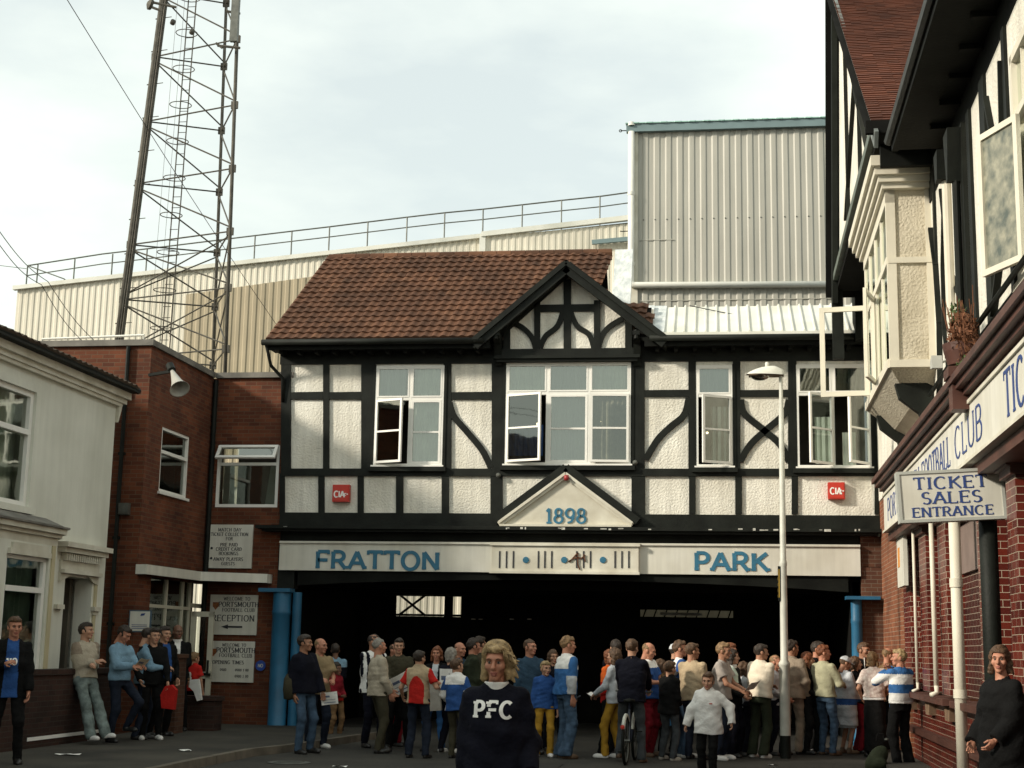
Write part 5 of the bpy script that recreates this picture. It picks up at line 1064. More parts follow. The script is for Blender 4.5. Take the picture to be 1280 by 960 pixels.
# hanging basket of dried plants
rng = random.Random(4); b = MB(); c = onX(1226,428,2.32); c = Vector((2.32, 15.35, 4.84))
HB = thing('hanging_basket', 'withered brown and green plants trailing over the shop cornice', 'plant', (2.3, 15.35, 4.6), True)
def leaves(n, cc, r, mi, sz):
    for k in range(n):
        d = Vector((rng.gauss(0,1),rng.gauss(0,1),rng.gauss(0,1))).normalized()*rng.random()**.4; p = cc+Vector((d.x*r[0],d.y*r[1],d.z*r[2])); a = Vector((rng.gauss(0,1),rng.gauss(0,1),rng.gauss(0,1))).normalized()*sz*rng.uniform(.6,1.5); q = Vector((rng.gauss(0,1),rng.gauss(0,1),rng.gauss(0,1))).normalized().cross(a)*.5
        b.quad(p-a,p+q,p+a,p-q,mi)
leaves(1100, c, (.14,.50,.30), 0, .030); leaves(300, c+Vector((0,-.1,-.32)), (.12,.40,.14), 1, .028); leaves(120, c+Vector((0,.3,.33)), (.1,.2,.16), 1, .03)
for k in range(30): p = c+Vector((rng.uniform(-.1,.1),rng.uniform(-.4,.4),0)); b.tube([p+Vector((0,0,-.2)), p+Vector((rng.uniform(-.1,.1),rng.uniform(-.1,.1),rng.uniform(.2,.5)))],.004,4,0)
b.build('foliage', [mat('withered_leaf',(.16,.065,.03),.9,.4,20,0), mat('green_leaf',(.06,.10,.03),.9,.4,20,0)], HB)
b = MB(); b.lathe([(.02,-.28),(.16,-.22),(.2,-.08),(.21,0)], c+Vector((0,0,-.05)), 16); b.build('basket', BROWNC, HB)
# hanging sign TICKET SALES ENTRANCE
YT = 15.0; q = [onYs(1122,588.5,YT),onYs(1257,582,YT),onYs(1259,645,YT),onYs(1126,654,YT)]
x0 = (q[0].x+q[3].x)/2; x1 = (q[1].x+q[2].x)/2; z1a, z1b = q[0].z, q[1].z; z0a, z0b = q[3].z, q[2].z
HSn = thing('hanging_sign', 'white box sign reading TICKET SALES ENTRANCE hanging out from the brick shop front', 'sign', ((x0+x1)/2, YT, z0a), True)
tilt = (z1b-z1a)/(x1-x0); ux = Vector((1,0,tilt)).normalized(); uz = Vector((-tilt,0,1)).normalized(); H_ = (z1a-z0a+z1b-z0b)/2; W_ = x1-x0; o_ = Vector((x0,YT,z0a))
def hb(a0,a1,c0,c1,y0,y1): return [o_+ux*a+uz*c+Vector((0,y,0)) for c in (c0,c1) for a,y in ((a0,y0),(a1,y0),(a1,y1),(a0,y1))]
b = MB(); b.hexa(hb(.015,W_-.015,.015,H_-.015,0,.16)); b.build('box', BOARD, HSn)
b = MB(); b.hexa(hb(0,W_,H_-.03,H_,-.012,.17)); b.hexa(hb(0,W_,0,.03,-.012,.17)); b.hexa(hb(0,.03,.03,H_-.03,-.012,.17)); b.hexa(hb(W_-.03,W_,.03,H_-.03,-.012,.17)); b.hexa(hb(W_,W_+.12,.06,H_-.03,.05,.14)); b.build('frame', TRIMW and mat('grey_sign_frame',(.40,.41,.37),.5,.1,4,0), HSn)
b = MB()
for s, cx, bz_, hh, wd in (('TICKET',.50,.655,.185,1.42),('SALES',.50,.37,.18,1.40),('ENTRANCE',.50,.12,.145,1.30)):
    b = MB(); letters(b, s, o_+ux*W_*cx+uz*H_*(bz_-.02)+Vector((0,0,0)), hh*H_/.50*.62, .21, .09, serif=.07, width=wd, align='c', sp=.12, ux=ux, uz=uz, depth=.004); b.build('lettering', NAVY, HSn)
b = MB(); xm = x0+W_*.78; b.bar((xm,YT+.08,z1b-.02),(xm,YT+.08,z1b+.20),.05); b.bar((xm-.05,YT+.08,z1b+.2),(RW,YT+.08,z1b+.2),.05); b.build('bracket', BLACK, HSn)
# far poster beside the sign
b = MB(); b.box(2.44,2.50,22.6,23.5,2.65,3.5); bb = MB(); bb.box(2.435,2.44,23.1,23.35,2.95,3.25); b.add(bb.v, bb.f, 1); solo(b, 'wall_poster', [BOARD, mat('orange_print',(.6,.25,.05))], 'white poster with a small orange print behind the hanging sign', 'sign', (2.5,23,2.6), True)
# ================================================================== LAMP POST
lp = ground(982,948); LPt = thing('lamp_post', 'grey steel street lamp post with flat curved lantern in front of the crowd', 'street lamp', (lp.x, lp.y, 0))
top = onY(976,470,lp.y)
b = MB(); ax_ = (Vector((top.x,lp.y,top.z))-Vector((lp.x,lp.y,0))).normalized(); hgt = top.z
b.lathe([(.082,0),(.082,.35)], (lp.x,lp.y,0), 16, axis=ax_); b.build('base_door_band', BLACK, LPt, smooth=True)
b = MB(); b.lathe([(.084,.35),(.084,.50),(.082,1.42),(.09,1.43),(.09,1.47),(.06,1.52),(.056,3.0),(.062,3.02),(.062,3.06),(.05,3.1),(.040,hgt-.55),(.032,hgt-.54),(.030,hgt)], (lp.x,lp.y,0), 16, axis=ax_); b.build('post', LAMPM, LPt, smooth=True)
b = MB(); q = Vector((lp.x,lp.y,0))+ax_*2.75; b.box(q.x-.085,q.x-.055,q.y-.05,q.y+.03,q.z-.3,q.z+.25); 
P2 = b.build('number_plate', BLACK, LPt); b = MB(); 
for k in range(5): b.box(q.x-.088,q.x-.086,q.y-.03,q.y+.0,q.z-.25+k*.09,q.z-.20+k*.09)
b.box(q.x-.078,q.x-.060,q.y-.054,q.y-.051,q.z-.25,q.z+.2); b.build('plate_figures', mat('dull_yellow',(.35,.22,.03)), LPt, parent=P2)
hx = onY(933,466,lp.y); tp = Vector((top.x,lp.y,top.z)); Lh = (tp.x-hx.x)+.05
b = MB(); n = 12; secs = []
for i in range(n+1):
    t = i/n; x = tp.x+.05-Lh*t; hh = .165*(min(1,.62+t*1.6) if t < .24 else max(.03,math.cos((t-.24)/.76*math.pi/2)**.75)); ww = .16*(math.sin(math.pi*min(.97,.22+t*.75))**.5); zb_l = tp.z+.0+.03*t
    secs.append([(x, lp.y+ww*math.cos(a), zb_l+(hh*math.sin(a) if math.sin(a) > 0 else .0)) for a in [j*math.pi/8 for j in range(9)]])
i0 = 0
for s_ in secs: b.v += s_
for i in range(n):
    for j in range(8): b.f.append((i*9+j,i*9+j+1,(i+1)*9+j+1,(i+1)*9+j)); b.m.append(0)
b.f.append(tuple(range(8,-1,-1))); b.m.append(0); b.f.append(tuple(n*9+j for j in range(9))); b.m.append(0); b.lathe([(0,.05),(.03,.04),(.035,0),(.03,-.03)],(tp.x-.22,lp.y,tp.z+.19),10); b.build('lantern', mat('pale_lantern',(.62,.61,.54),.45,.1,5,0), LPt, smooth=True)
b = MB(); b.lathe([(.0,-.085),(.06,-.075),(.11,-.04),(.13,0)], (tp.x-.34,lp.y,tp.z+.01), 16)
b.v = [(tp.x-.34+(v[0]-tp.x+.34)*1.3, v[1], v[2]) for v in b.v]; b.build('lamp_bowl', glass('lamp_glass',(.5,.45,.35),.2,.1), LPt, smooth=True)
b = MB(); b.box(tp.x-.52,tp.x+.03,lp.y-.12,lp.y+.12,tp.z-.002,tp.z+.012); b.build('lantern_base', mat('brown_lantern_tray',(.16,.11,.07)), LPt)
# ================================================================== CABLES, litter
def cable(name, pts, label, r=.007):
    P = []
    for i in range(len(pts)-1):
        a, c = pts[i], pts[i+1]
        for k in range(12): t = k/12; p = a+(c-a)*t; P.append(p-Vector((0,0,.10*math.sin(math.pi*t))))
    P.append(pts[-1]); b = MB(); b.tube(P, r, 5); solo(b, name, INK, label, 'cable', pts[0])
cable('overhead_cable', [onY(75,-15,20), onY(345,405,34)], 'thin overhead cable slanting down from the top left past the lattice mast', .007)
cable('overhead_cable', [onY(-5,283,20), onY(60,352,25), onY(125,432,28)], 'upper of two overhead cables sloping down behind the white house roof', .007)
cable('overhead_cable', [onY(-5,300,20), onY(52,356,25), onY(105,428,28)], 'lower of two overhead cables sloping down behind the white house roof', .007)
cable('roof_cable', [onY(862,382,28.7), onY(1085,409,27.9)], 'thin cable drooping across the white metal roof', .010)
rng = random.Random(12)
for (px, py, lab, s) in ((85,944,'long scrap of white paper on the pavement at bottom left',.16),(231,939,'small scrap of white paper on the pavement near the leaning men',.09),(425,959,'crumpled pale litter on the road at bottom centre left',.10),(966,957,'white scrap of paper on the road by the lamp post',.07)):
    p = ground(px,py, .106 if px < 260 else .0); b = MB(); a = rng.uniform(-.3,.3); n = 5; i0 = len(b.v)
    for i in range(n):
        for j in range(3): b.v.append((p.x+(i/(n-1)-.5)*2*s, p.y+(j/2-.5)*s*.9+a*(i/(n-1)-.5)*s, p.z+.006+rng.uniform(0,.02)))
    for i in range(n-1):
        for j in range(2): q = i0+i*3+j; b.f.append((q,q+3,q+4,q+1)); b.m.append(0)
    solo(b, 'litter', WHITEP, lab, 'litter', p)
# ================================================================== PEOPLE: surfaces grown from distance fields
f32 = np.float32
def surfnets(F, org, vs):
    """naive surface nets: F < 0 inside; returns vertices and quads"""
    S = F < 0
    c = np.zeros(tuple(n-1 for n in F.shape), np.int8)
    for dx in (0,1):
        for dy in (0,1):
            for dz in (0,1): c += S[dx:F.shape[0]-1+dx, dy:F.shape[1]-1+dy, dz:F.shape[2]-1+dz]
    act = (c > 0) & (c < 8); idx = -np.ones(act.shape, np.int64); I = np.argwhere(act); idx[act] = np.arange(len(I))
    if len(I) == 0: return np.zeros((0,3)), []
    acc = np.zeros((len(I),3)); cnt = np.zeros(len(I))
    ed = []
    for a in range(3):
        o1, o2 = [k for k in range(3) if k != a]
        for p in (0,1):
            for q in (0,1):
                d0 = [0,0,0]; d0[o1] = p; d0[o2] = q; d1 = list(d0); d1[a] = 1
                A = F[I[:,0]+d0[0], I[:,1]+d0[1], I[:,2]+d0[2]]; B = F[I[:,0]+d1[0], I[:,1]+d1[1], I[:,2]+d1[2]]
                x = (A < 0) != (B < 0); t = np.where(x, A/np.where(A-B == 0, 1, A-B), 0)
                P = np.array(d0, float)[None].repeat(len(I), 0); P[:,a] = t
                acc[x] += P[x]; cnt[x] += 1
    V = (I + acc/cnt[:,None])*vs + org
    Q = []
    for a in range(3):
        u, v = (a+1) % 3, (a+2) % 3
        sl0 = [slice(None)]*3; sl1 = [slice(None)]*3; sl0[a] = slice(0,-1); sl1[a] = slice(1,None)
        A = S[tuple(sl0)]; B = S[tuple(sl1)]; X = A != B
        E = np.argwhere(X); E = E[(E[:,u] > 0) & (E[:,v] > 0) & (E[:,u] < F.shape[u]-1) & (E[:,v] < F.shape[v]-1)]
        def cell(du, dv): K = E.copy(); K[:,u] -= du; K[:,v] -= dv; return idx[K[:,0],K[:,1],K[:,2]]
        q = np.stack([cell(1,1), cell(0,1), cell(0,0), cell(1,0)], 1); fl = A[E[:,0],E[:,1],E[:,2]]
        q[~fl] = q[~fl][:, ::-1]; Q.append(q)
    Q = np.concatenate(Q); Q = Q[(Q >= 0).all(1)]
    return V, Q
def grid(lo, hi, vs):
    lo = np.array(lo, float)-vs*1.5; hi = np.array(hi, float)+vs*1.5; n = np.ceil((hi-lo)/vs).astype(int)+1
    ax = [(lo[k]+np.arange(n[k])*vs).astype(f32) for k in range(3)]
    return np.stack(np.meshgrid(*ax, indexing='ij'), -1), lo
def cap(P, a, b, ra, rb, sy=1.0):
    a = np.array(a, f32); b = np.array(b, f32); ba = b-a; L2 = float((ba*ba).sum())+1e-9
    pa = P-a; t = np.clip((pa@ba)/L2, 0, 1); d = pa-t[...,None]*ba
    if sy != 1.0: d = d*np.array([1,1/sy,1], f32)
    return np.sqrt((d*d).sum(-1))-(ra+(rb-ra)*t)
def ell(P, c, r):
    q = (P-np.array(c, f32)); r = np.array(r, f32); a = q/r; b = a/r; k0 = np.sqrt((a*a).sum(-1)); k1 = np.sqrt((b*b).sum(-1))+1e-6
    return k0*(k0-1)/k1
def smin(a, b, k=.03): h = np.clip(.5+.5*(b-a)/k, 0, 1); return b+(a-b)*h-k*h*(1-h)
def barrel(P, zs, wx, wy, cy=0.0, cx=0.0, p=2.2):
    z = P[...,2]; X = np.interp(z, zs, wx).astype(f32); Y = np.interp(z, zs, wy).astype(f32); C = np.interp(z, zs, cy) if not np.isscalar(cy) else cy
    q = (np.abs((P[...,0]-cx)/X)**p + np.abs((P[...,1]-C)/Y)**p)**(1/p)
    return (q-1)*np.minimum(X, Y)
def folds(P, seed, amp, f=1.0):
    r = np.random.default_rng(seed); s = 0
    for k in range(5):
        w = r.normal(size=3)*np.array([9, 9, 16])*f; ph = r.uniform(0, 6); w2 = r.normal(size=3)*7*f
        s = s+np.sin(P@w.astype(f32)+ph+1.3*np.sin(P@w2.astype(f32)+ph*2))
    return s*amp/3
SKIN = {'pale': mat('pale_skin',(.46,.25,.16),.6,.12,14,.05,40), 'tan': mat('tanned_skin',(.33,.16,.095),.6,.12,14,.05,40), 'pink': mat('ruddy_skin',(.44,.20,.125),.6,.14,14,.05,40), 'dark': mat('brown_skin',(.16,.08,.05),.6,.12,14,.05,40)}
HAIRM = {'dark': mat('dark_hair',(.028,.018,.012),.6,.5,34,1.0,70,dist=.008), 'brown': mat('brown_hair',(.085,.045,.022),.6,.5,34,1.0,70,dist=.008), 'grey': mat('grey_hair',(.24,.22,.19),.7,.3,30,.6,120), 'blond': mat('fair_hair',(.36,.25,.12),.6,.5,30,1.0,60,dist=.010), 'ginger': mat('auburn_hair',(.17,.055,.02),.6,.5,34,1.0,70,dist=.008), 'fairbrown': mat('light_brown_hair',(.20,.12,.055),.6,.5,34,1.0,70,dist=.008)}
EYEW = mat('eye_white',(.30,.26,.22),.4,0,1,0); EYED = mat('eye_dark',(.02,.015,.012),.3,0,1,0); LIP = mat('lip',(.34,.12,.09),.6,.1,10,0); BROW = mat('brow',(.10,.06,.035),.8,.1,10,0)
CL = {}
def cloth(name, col, var=.16, rough=.9):
    if name not in CL: CL[name] = mat(name, col, rough, var*1.4, 9, .7, 34, dist=.012, spec=.15, detail=6)
    return CL[name]
C_ = dict(navy=cloth('navy_cloth',(.0055,.006,.012)), black=cloth('black_cloth',(.006,.006,.006)), jean=cloth('blue_denim',(.050,.085,.135),.35), pjean=cloth('faded_denim',(.17,.21,.20),.4), djean=cloth('dark_denim',(.014,.019,.032),.3), gjean=cloth('grey_denim',(.05,.056,.06),.3),
 white=cloth('white_cloth',(.72,.71,.68),.08), cream=cloth('cream_cloth',(.66,.58,.46),.1), grey=cloth('grey_cloth',(.36,.34,.30),.12), oat=cloth('oatmeal_cloth',(.40,.35,.27),.12), sky=cloth('light_blue_cloth',(.18,.30,.40),.15), royal=cloth('royal_blue_cloth',(.026,.078,.24),.15), blue=cloth('mid_blue_cloth',(.04,.13,.32),.15), slate=cloth('slate_blue_cloth',(.03,.06,.095)), beige=cloth('beige_cloth',(.40,.31,.20),.14), khaki=cloth('khaki_cloth',(.28,.21,.12)), taupe=cloth('taupe_cloth',(.25,.20,.15)), sage=cloth('sage_cloth',(.34,.33,.22)), olive=cloth('olive_cloth',(.05,.045,.028)), green=cloth('dark_green_cloth',(.028,.034,.02)), brown=cloth('brown_cloth',(.15,.09,.045)), red=cloth('red_cloth',(.42,.018,.014),.12), dred=cloth('dark_red_cloth',(.20,.012,.02)), orange=cloth('orange_cloth',(.85,.16,.03),.1), yellow=cloth('mustard_cloth',(.36,.20,.025),.14), greyt=cloth('grey_tshirt_cloth',(.34,.30,.27),.12), lgrey=cloth('pale_grey_cloth',(.46,.48,.50),.12), print=mat('white_floral_cloth',(.62,.56,.50),.9,.25,22,.3,60,dirt=(.42,.30,.27)), pale=cloth('pale_green_cloth',(.50,.60,.52),.1), striped=cloth('patterned_skirt',(.2,.12,.06),.3))
SHOE = dict(white=mat('white_trainer',(.66,.65,.62),.6,.1,12,.1), black=mat('black_shoe',(.015,.014,.013),.4,.2,12,.1), brown=mat('brown_shoe',(.10,.06,.035),.6,.2,12,.1), grey=mat('grey_trainer',(.32,.30,.26),.7,.2,12,.1))
def head_sdf(P, male, child=False, detail=True):
    j = 1.0 if male else .92
    d = ell(P, (0,.014,.030), (.076,.098,.092))
    d = smin(d, ell(P, (0,-.022,-.035), (.058*j,.068,.080)), .035)
    d = smin(d, ell(P, (0,-.066,-.094), (.030*j,.024,.022)), .022)          # chin
    d = smin(d, ell(P, (0,-.074,.028), (.055,.024,.020)), .020)               # brow
    for s in (-1,1):
        d = smin(d, ell(P, (s*.045,-.058,-.022), (.022,.026,.024)), .02)    # cheek
        e = ell(P, (s*.031,-.098,.006), (.020,.018,.014)); d = -smin(-d, e, .010)   # eye socket
        ear = ell(P, (s*.078,.012,-.008), (.012,.024,.034)); d = smin(d, ear, .008)
    d = smin(d, cap(P, (0,-.088,.012), (0,-.112 if not child else -.104,-.026), .008, .0135), .010)
    d = smin(d, ell(P, (0,-.104,-.032), (.019,.012,.010)), .008)
    d = smin(d, ell(P, (0,-.090,-.058), (.026,.014,.0075)), .006); d = smin(d, ell(P, (0,-.088,-.071), (.021,.013,.007)), .006)
    m = ell(P, (0,-.106,-.0645), (.022,.010,.0022)); d = -smin(-d, m, .003)
    nk = cap(P, (0,.028,-.05), (0,.034,-.20), .052*j, .060*j); d = smin(d, nk, .03)
    return d
HT = {}
def head_mesh(male, child, vs):
    k = (male, child, vs)
    if k not in HT:
        P, lo = grid((-.10,-.13,-.20), (.10,.125,.135), vs); d = head_sdf(P, male, child); d = np.maximum(d, -.195-P[...,2]); V, Q = surfnets(d, lo, vs)
        c = V[Q].mean(1); mi = np.zeros(len(Q), int)
        lip = (np.abs(c[:,0]) < .026) & (c[:,1] < -.084) & (np.abs(c[:,2]+.064) < .012); mi[lip] = 3
        V = V.tolist(); F = Q.tolist(); mi = mi.tolist(); m = MB()
        for s in (-1,1):
            m.lathe([(0,-.0105),(.007,-.0084),(.0110,0),(.007,.0084),(0,.0105)], (s*.031,-.0800,.006), 10, axis=(0,-1,0), mi=1)
            m.lathe([(.0066,.0078),(.004,.0104),(0,.0110)], (s*.031,-.0800,.006), 10, axis=(0,-1,0), mi=2)
            m.tube([(s*.016,-.0995,.026),(s*.031,-.0985,.031),(s*.047,-.087,.026)], [.0028,.0036,.002], 6, mi=4)
            m.tube([(s*.019,-.0905,.014),(s*.031,-.0955,.0165),(s*.044,-.0865,.012)], [.0015,.002,.0015], 5, mi=4)
        n = len(V); V += [list(v) for v in m.v]; F += [[n+q for q in f] for f in m.f]; mi += m.m
        HT[k] = (np.array(V), F, mi)
    return HT[k]
HR = {}
def hair_mesh(style, seed, vs):
    k = (style, seed % 3, vs)
    if k in HR: return HR[k]
    z0 = -.36 if style in ('long',) else -.2
    P, lo = grid((-.16,-.14,z0), (.16,.17,.16), vs); x, y, z = P[...,0], P[...,1], P[...,2]
    n = folds(P, 50+seed % 3, .006, 3.0) + folds(P, 80+seed % 3, .004, 6.5)
    shell = ell(P, (0,.017,.034), (.084,.106,.099)) + n
    face = np.maximum(np.maximum(z-(.070-.10*np.clip(y+.09,0,.2)), y-.012), -1)
    face = np.maximum(z-(.066), y-(-.030+.028*np.clip(z/.06,-1,1)))             # region kept bare: front below the hairline
    if style in ('short','crop','balding','bald'):
        low = -.045+.30*np.clip(-y,0,.2)*.6
        t = {'short':.004,'crop':-.004,'balding':-.004,'bald':-.007}[style]
        d = shell-t
        if style == 'short': d = smin(d, ell(P, (0,-.045,.092), (.058,.045,.030))+n, .02)
        d = np.maximum(d, -face)
        d = np.maximum(d, (-.052+.55*np.clip(.035-y,0,.2))-z)                     # nape to temple line
        d = np.maximum(d, -(ell(P, (.084,.012,-.012), (.02,.026,.038)))); d = np.maximum(d, -(ell(P, (-.084,.012,-.012), (.02,.026,.038))))
        if style in ('balding','bald'):
            top = ell(P, (0,-.02 if style == 'balding' else .0,.115), (.075,.105,.085)); d = np.maximum(d, -top)
    elif style in ('bob','windy'):
        if style == 'windy': shell = shell-n*.65; n = n*.35
        d = shell-(.007 if style == 'bob' else .002)
        for s in (-1,1):
            d = smin(d, cap(P, (s*.066,.02,.03), (s*.084,.02,-.10), .036, .032)+n*1.5, .03)
        d = smin(d, ell(P, (0,.062,-.045), (.076,.05,.085))+n*1.5, .03)
        if style == 'windy':
            for (a, b_, r) in (((.06,.0,.06),(.135,-.03,-.005),.022),((.07,.01,.03),(.150,-.01,-.045),.020),((.075,.02,0),(.140,.01,-.095),.024),((.05,-.02,.08),(.128,-.05,.040),.016),((-.07,.01,.0),(-.088,.0,-.10),.022),((.08,.02,-.04),(.12,.0,-.12),.02),((.09,.0,.02),(.158,-.02,.01),.010)):
                d = smin(d, cap(P, a, b_, r, r*.35)+n, .012)
            d = smin(d, ell(P, (.005,-.030,.088), (.068,.058,.024))+n, .02)
        face2 = np.maximum(np.maximum(np.abs(x)-(.062-.008*np.clip(z/.06,-1,1)), y-(-.015)), z-(.062)); face2 = np.maximum(face2, -1)
        d = np.maximum(d, -face2); d = np.maximum(d, y*0+(-.115-z+.01*np.sin(x*90)))
    elif style == 'long':
        d = shell-.006
        for s in (-1,1): d = smin(d, cap(P, (s*.066,.025,.02), (s*.09,.04,-.25), .036, .034)+n*1.5, .03)
        d = smin(d, cap(P, (0,.06,0), (0,.075,-.27), .070, .062)+n*1.5, .03)
        face2 = np.maximum(np.maximum(np.abs(x)-(.060), y-(-.012)), z-(.060)); d = np.maximum(d, -face2); d = np.maximum(d, (-.32-z+.012*np.sin(x*70)))
    elif style == 'cap':
        d = ell(P, (0,.012,.045), (.088,.106,.088)); d = np.maximum(d, .035-z); br = ell(P, (0,-.115,.045), (.062,.075,.012)); d = np.minimum(d, br)
        d2 = np.maximum(np.maximum(shell-.002, -face), (-.052+.55*np.clip(.035-y,0,.2))-z); d = np.minimum(d, d2)
    V, Q = surfnets(d, lo, vs); mi = np.zeros(len(Q), int)
    if style == 'cap': c = V[Q].mean(1); mi[(c[:,2] > .034)] = 1
    F = Q.tolist(); mi = mi.tolist(); V = V.tolist()
    if style == 'windy':      # loose strands blown to one side
        rs = random.Random(21); m = MB()
        for q in range(420):
            az = rs.uniform(-.25, math.pi+.25)+(0 if rs.random() < .6 else 0); side = rs.choice((-1,1)); 
            az = rs.uniform(-.55*math.pi, .62*math.pi) if side > 0 else rs.uniform(.38*math.pi, 1.55*math.pi); pts = []
            n0 = rs.uniform(.15,.5); ln = rs.uniform(.7,1.0); dr = rs.uniform(.2,1.0)
            for t in range(9):
                tt = t/8*ln; pol = n0+tt*1.35
                x = .090*math.sin(min(pol,1.62))*math.cos(az); y = .017+.112*math.sin(min(pol,1.62))*math.sin(az); z = .034+.106*math.cos(min(pol,1.62))
                if pol > 1.62: z -= (pol-1.62)*.30
                low = max(0, .06-z); x += low*dr*.55+.010*math.sin(t*1.1+q)+(.006*tt*side); y += -.02*low/.1*dr
                if y < -.02 and abs(x) < .062 and z < .062: break
                pts.append((x, y, z))
            if len(pts) > 3: m.tube(pts, [.0028]*(len(pts)-1)+[.0008], 4)
        n_ = len(V); V += [list(v) for v in m.v]; F += [[n_+e for e in f] for f in m.f]; mi += [0]*len(m.f)
    HR[k] = (np.array(V), F, mi); return HR[k]
HND = {}
def hand_mesh(curl, vs=.0045):
    if curl in HND: return HND[curl]
    P, lo = grid((-.06,-.07,-.03), (.09,.05,.21), vs)   # wrist at origin, fingers along +z, palm faces -y, thumb towards +x
    d = smin(cap(P, (0,0,-.02), (0,0,.02), .026, .028, .78), ell(P, (0,-.002,.055), (.041,.016,.047)), .02)
    for i, (x, l, dx) in enumerate(((.029,.070,.010),(.010,.078,.003),(-.010,.072,-.003),(-.028,.057,-.010))):
        c = curl*(1+.12*i); a1 = c*.6; a2 = c*1.5; a3 = c*2.2
        p0 = np.array([x,0,.085-.006*abs(i-1)]); p1 = p0+np.array([dx*.3,-math.sin(a1)*l*.45,math.cos(a1)*l*.45]); p2 = p1+np.array([dx*.2,-math.sin(a2)*l*.32,math.cos(a2)*l*.32]); p3 = p2+np.array([0,-math.sin(a3)*l*.25,math.cos(a3)*l*.25])
        f_ = smin(cap(P, p0-np.array([0,0,.015]), p1, .0100, .0092), cap(P, p1, p2, .0092, .0084), .003); f_ = smin(f_, cap(P, p2, p3, .0084, .0072), .003); d = smin(d, f_, .005)
    t = smin(cap(P, (.026,-.004,.018), (.050,-.020,.050), .0135, .0115), cap(P, (.050,-.020,.050), (.052,-.036,.082), .0112, .0088), .004); d = smin(d, t, .010)
    V, Q = surfnets(d, lo, vs); HND[curl] = (V, Q.tolist()); return HND[curl]
def mk(name, V, F, mats, mi, root, smooth=True):
    me = bpy.data.meshes.new(name); me.from_pydata(np.asarray(V).tolist(), [], F if isinstance(F, list) else F.tolist())
    for m in mats: me.materials.append(m)
    if mi is not None and len(mats) > 1: me.polygons.foreach_set('material_index', np.array(mi, np.int32))
    me.polygons.foreach_set('use_smooth', np.ones(len(me.polygons), bool)); me.update()
    o = bpy.data.objects.new(name, me); COL.objects.link(o); o.parent = root; return o
def ik(a, c, l1, l2, hint):
    a, c, hint = (np.array(v, float) for v in (a, c, hint)); d = c-a; L_ = np.linalg.norm(d); mx_ = (l1+l2)*.999
    if L_ > mx_: c = a+d/L_*mx_; d = c-a; L_ = mx_
    u = d/L_; x = (l1*l1-l2*l2+L_*L_)/(2*L_); h = math.sqrt(max(0, l1*l1-x*x)); n = hint-u*(hint@u); n = n/(np.linalg.norm(n)+1e-9)
    return a+u*x+n*h, c
REST = ((-.24,-.05,.80),(.24,-.05,.80)); PAPER = ((-.10,-.34,1.14),(.10,-.34,1.14)); FOLD = ((.03,-.20,1.16),(-.03,-.22,1.11)); POCK = ((-.20,-.13,.90),(.20,-.13,.90)); FRONT = ((-.05,-.22,.98),(.05,-.22,.98))
NP_ = 0
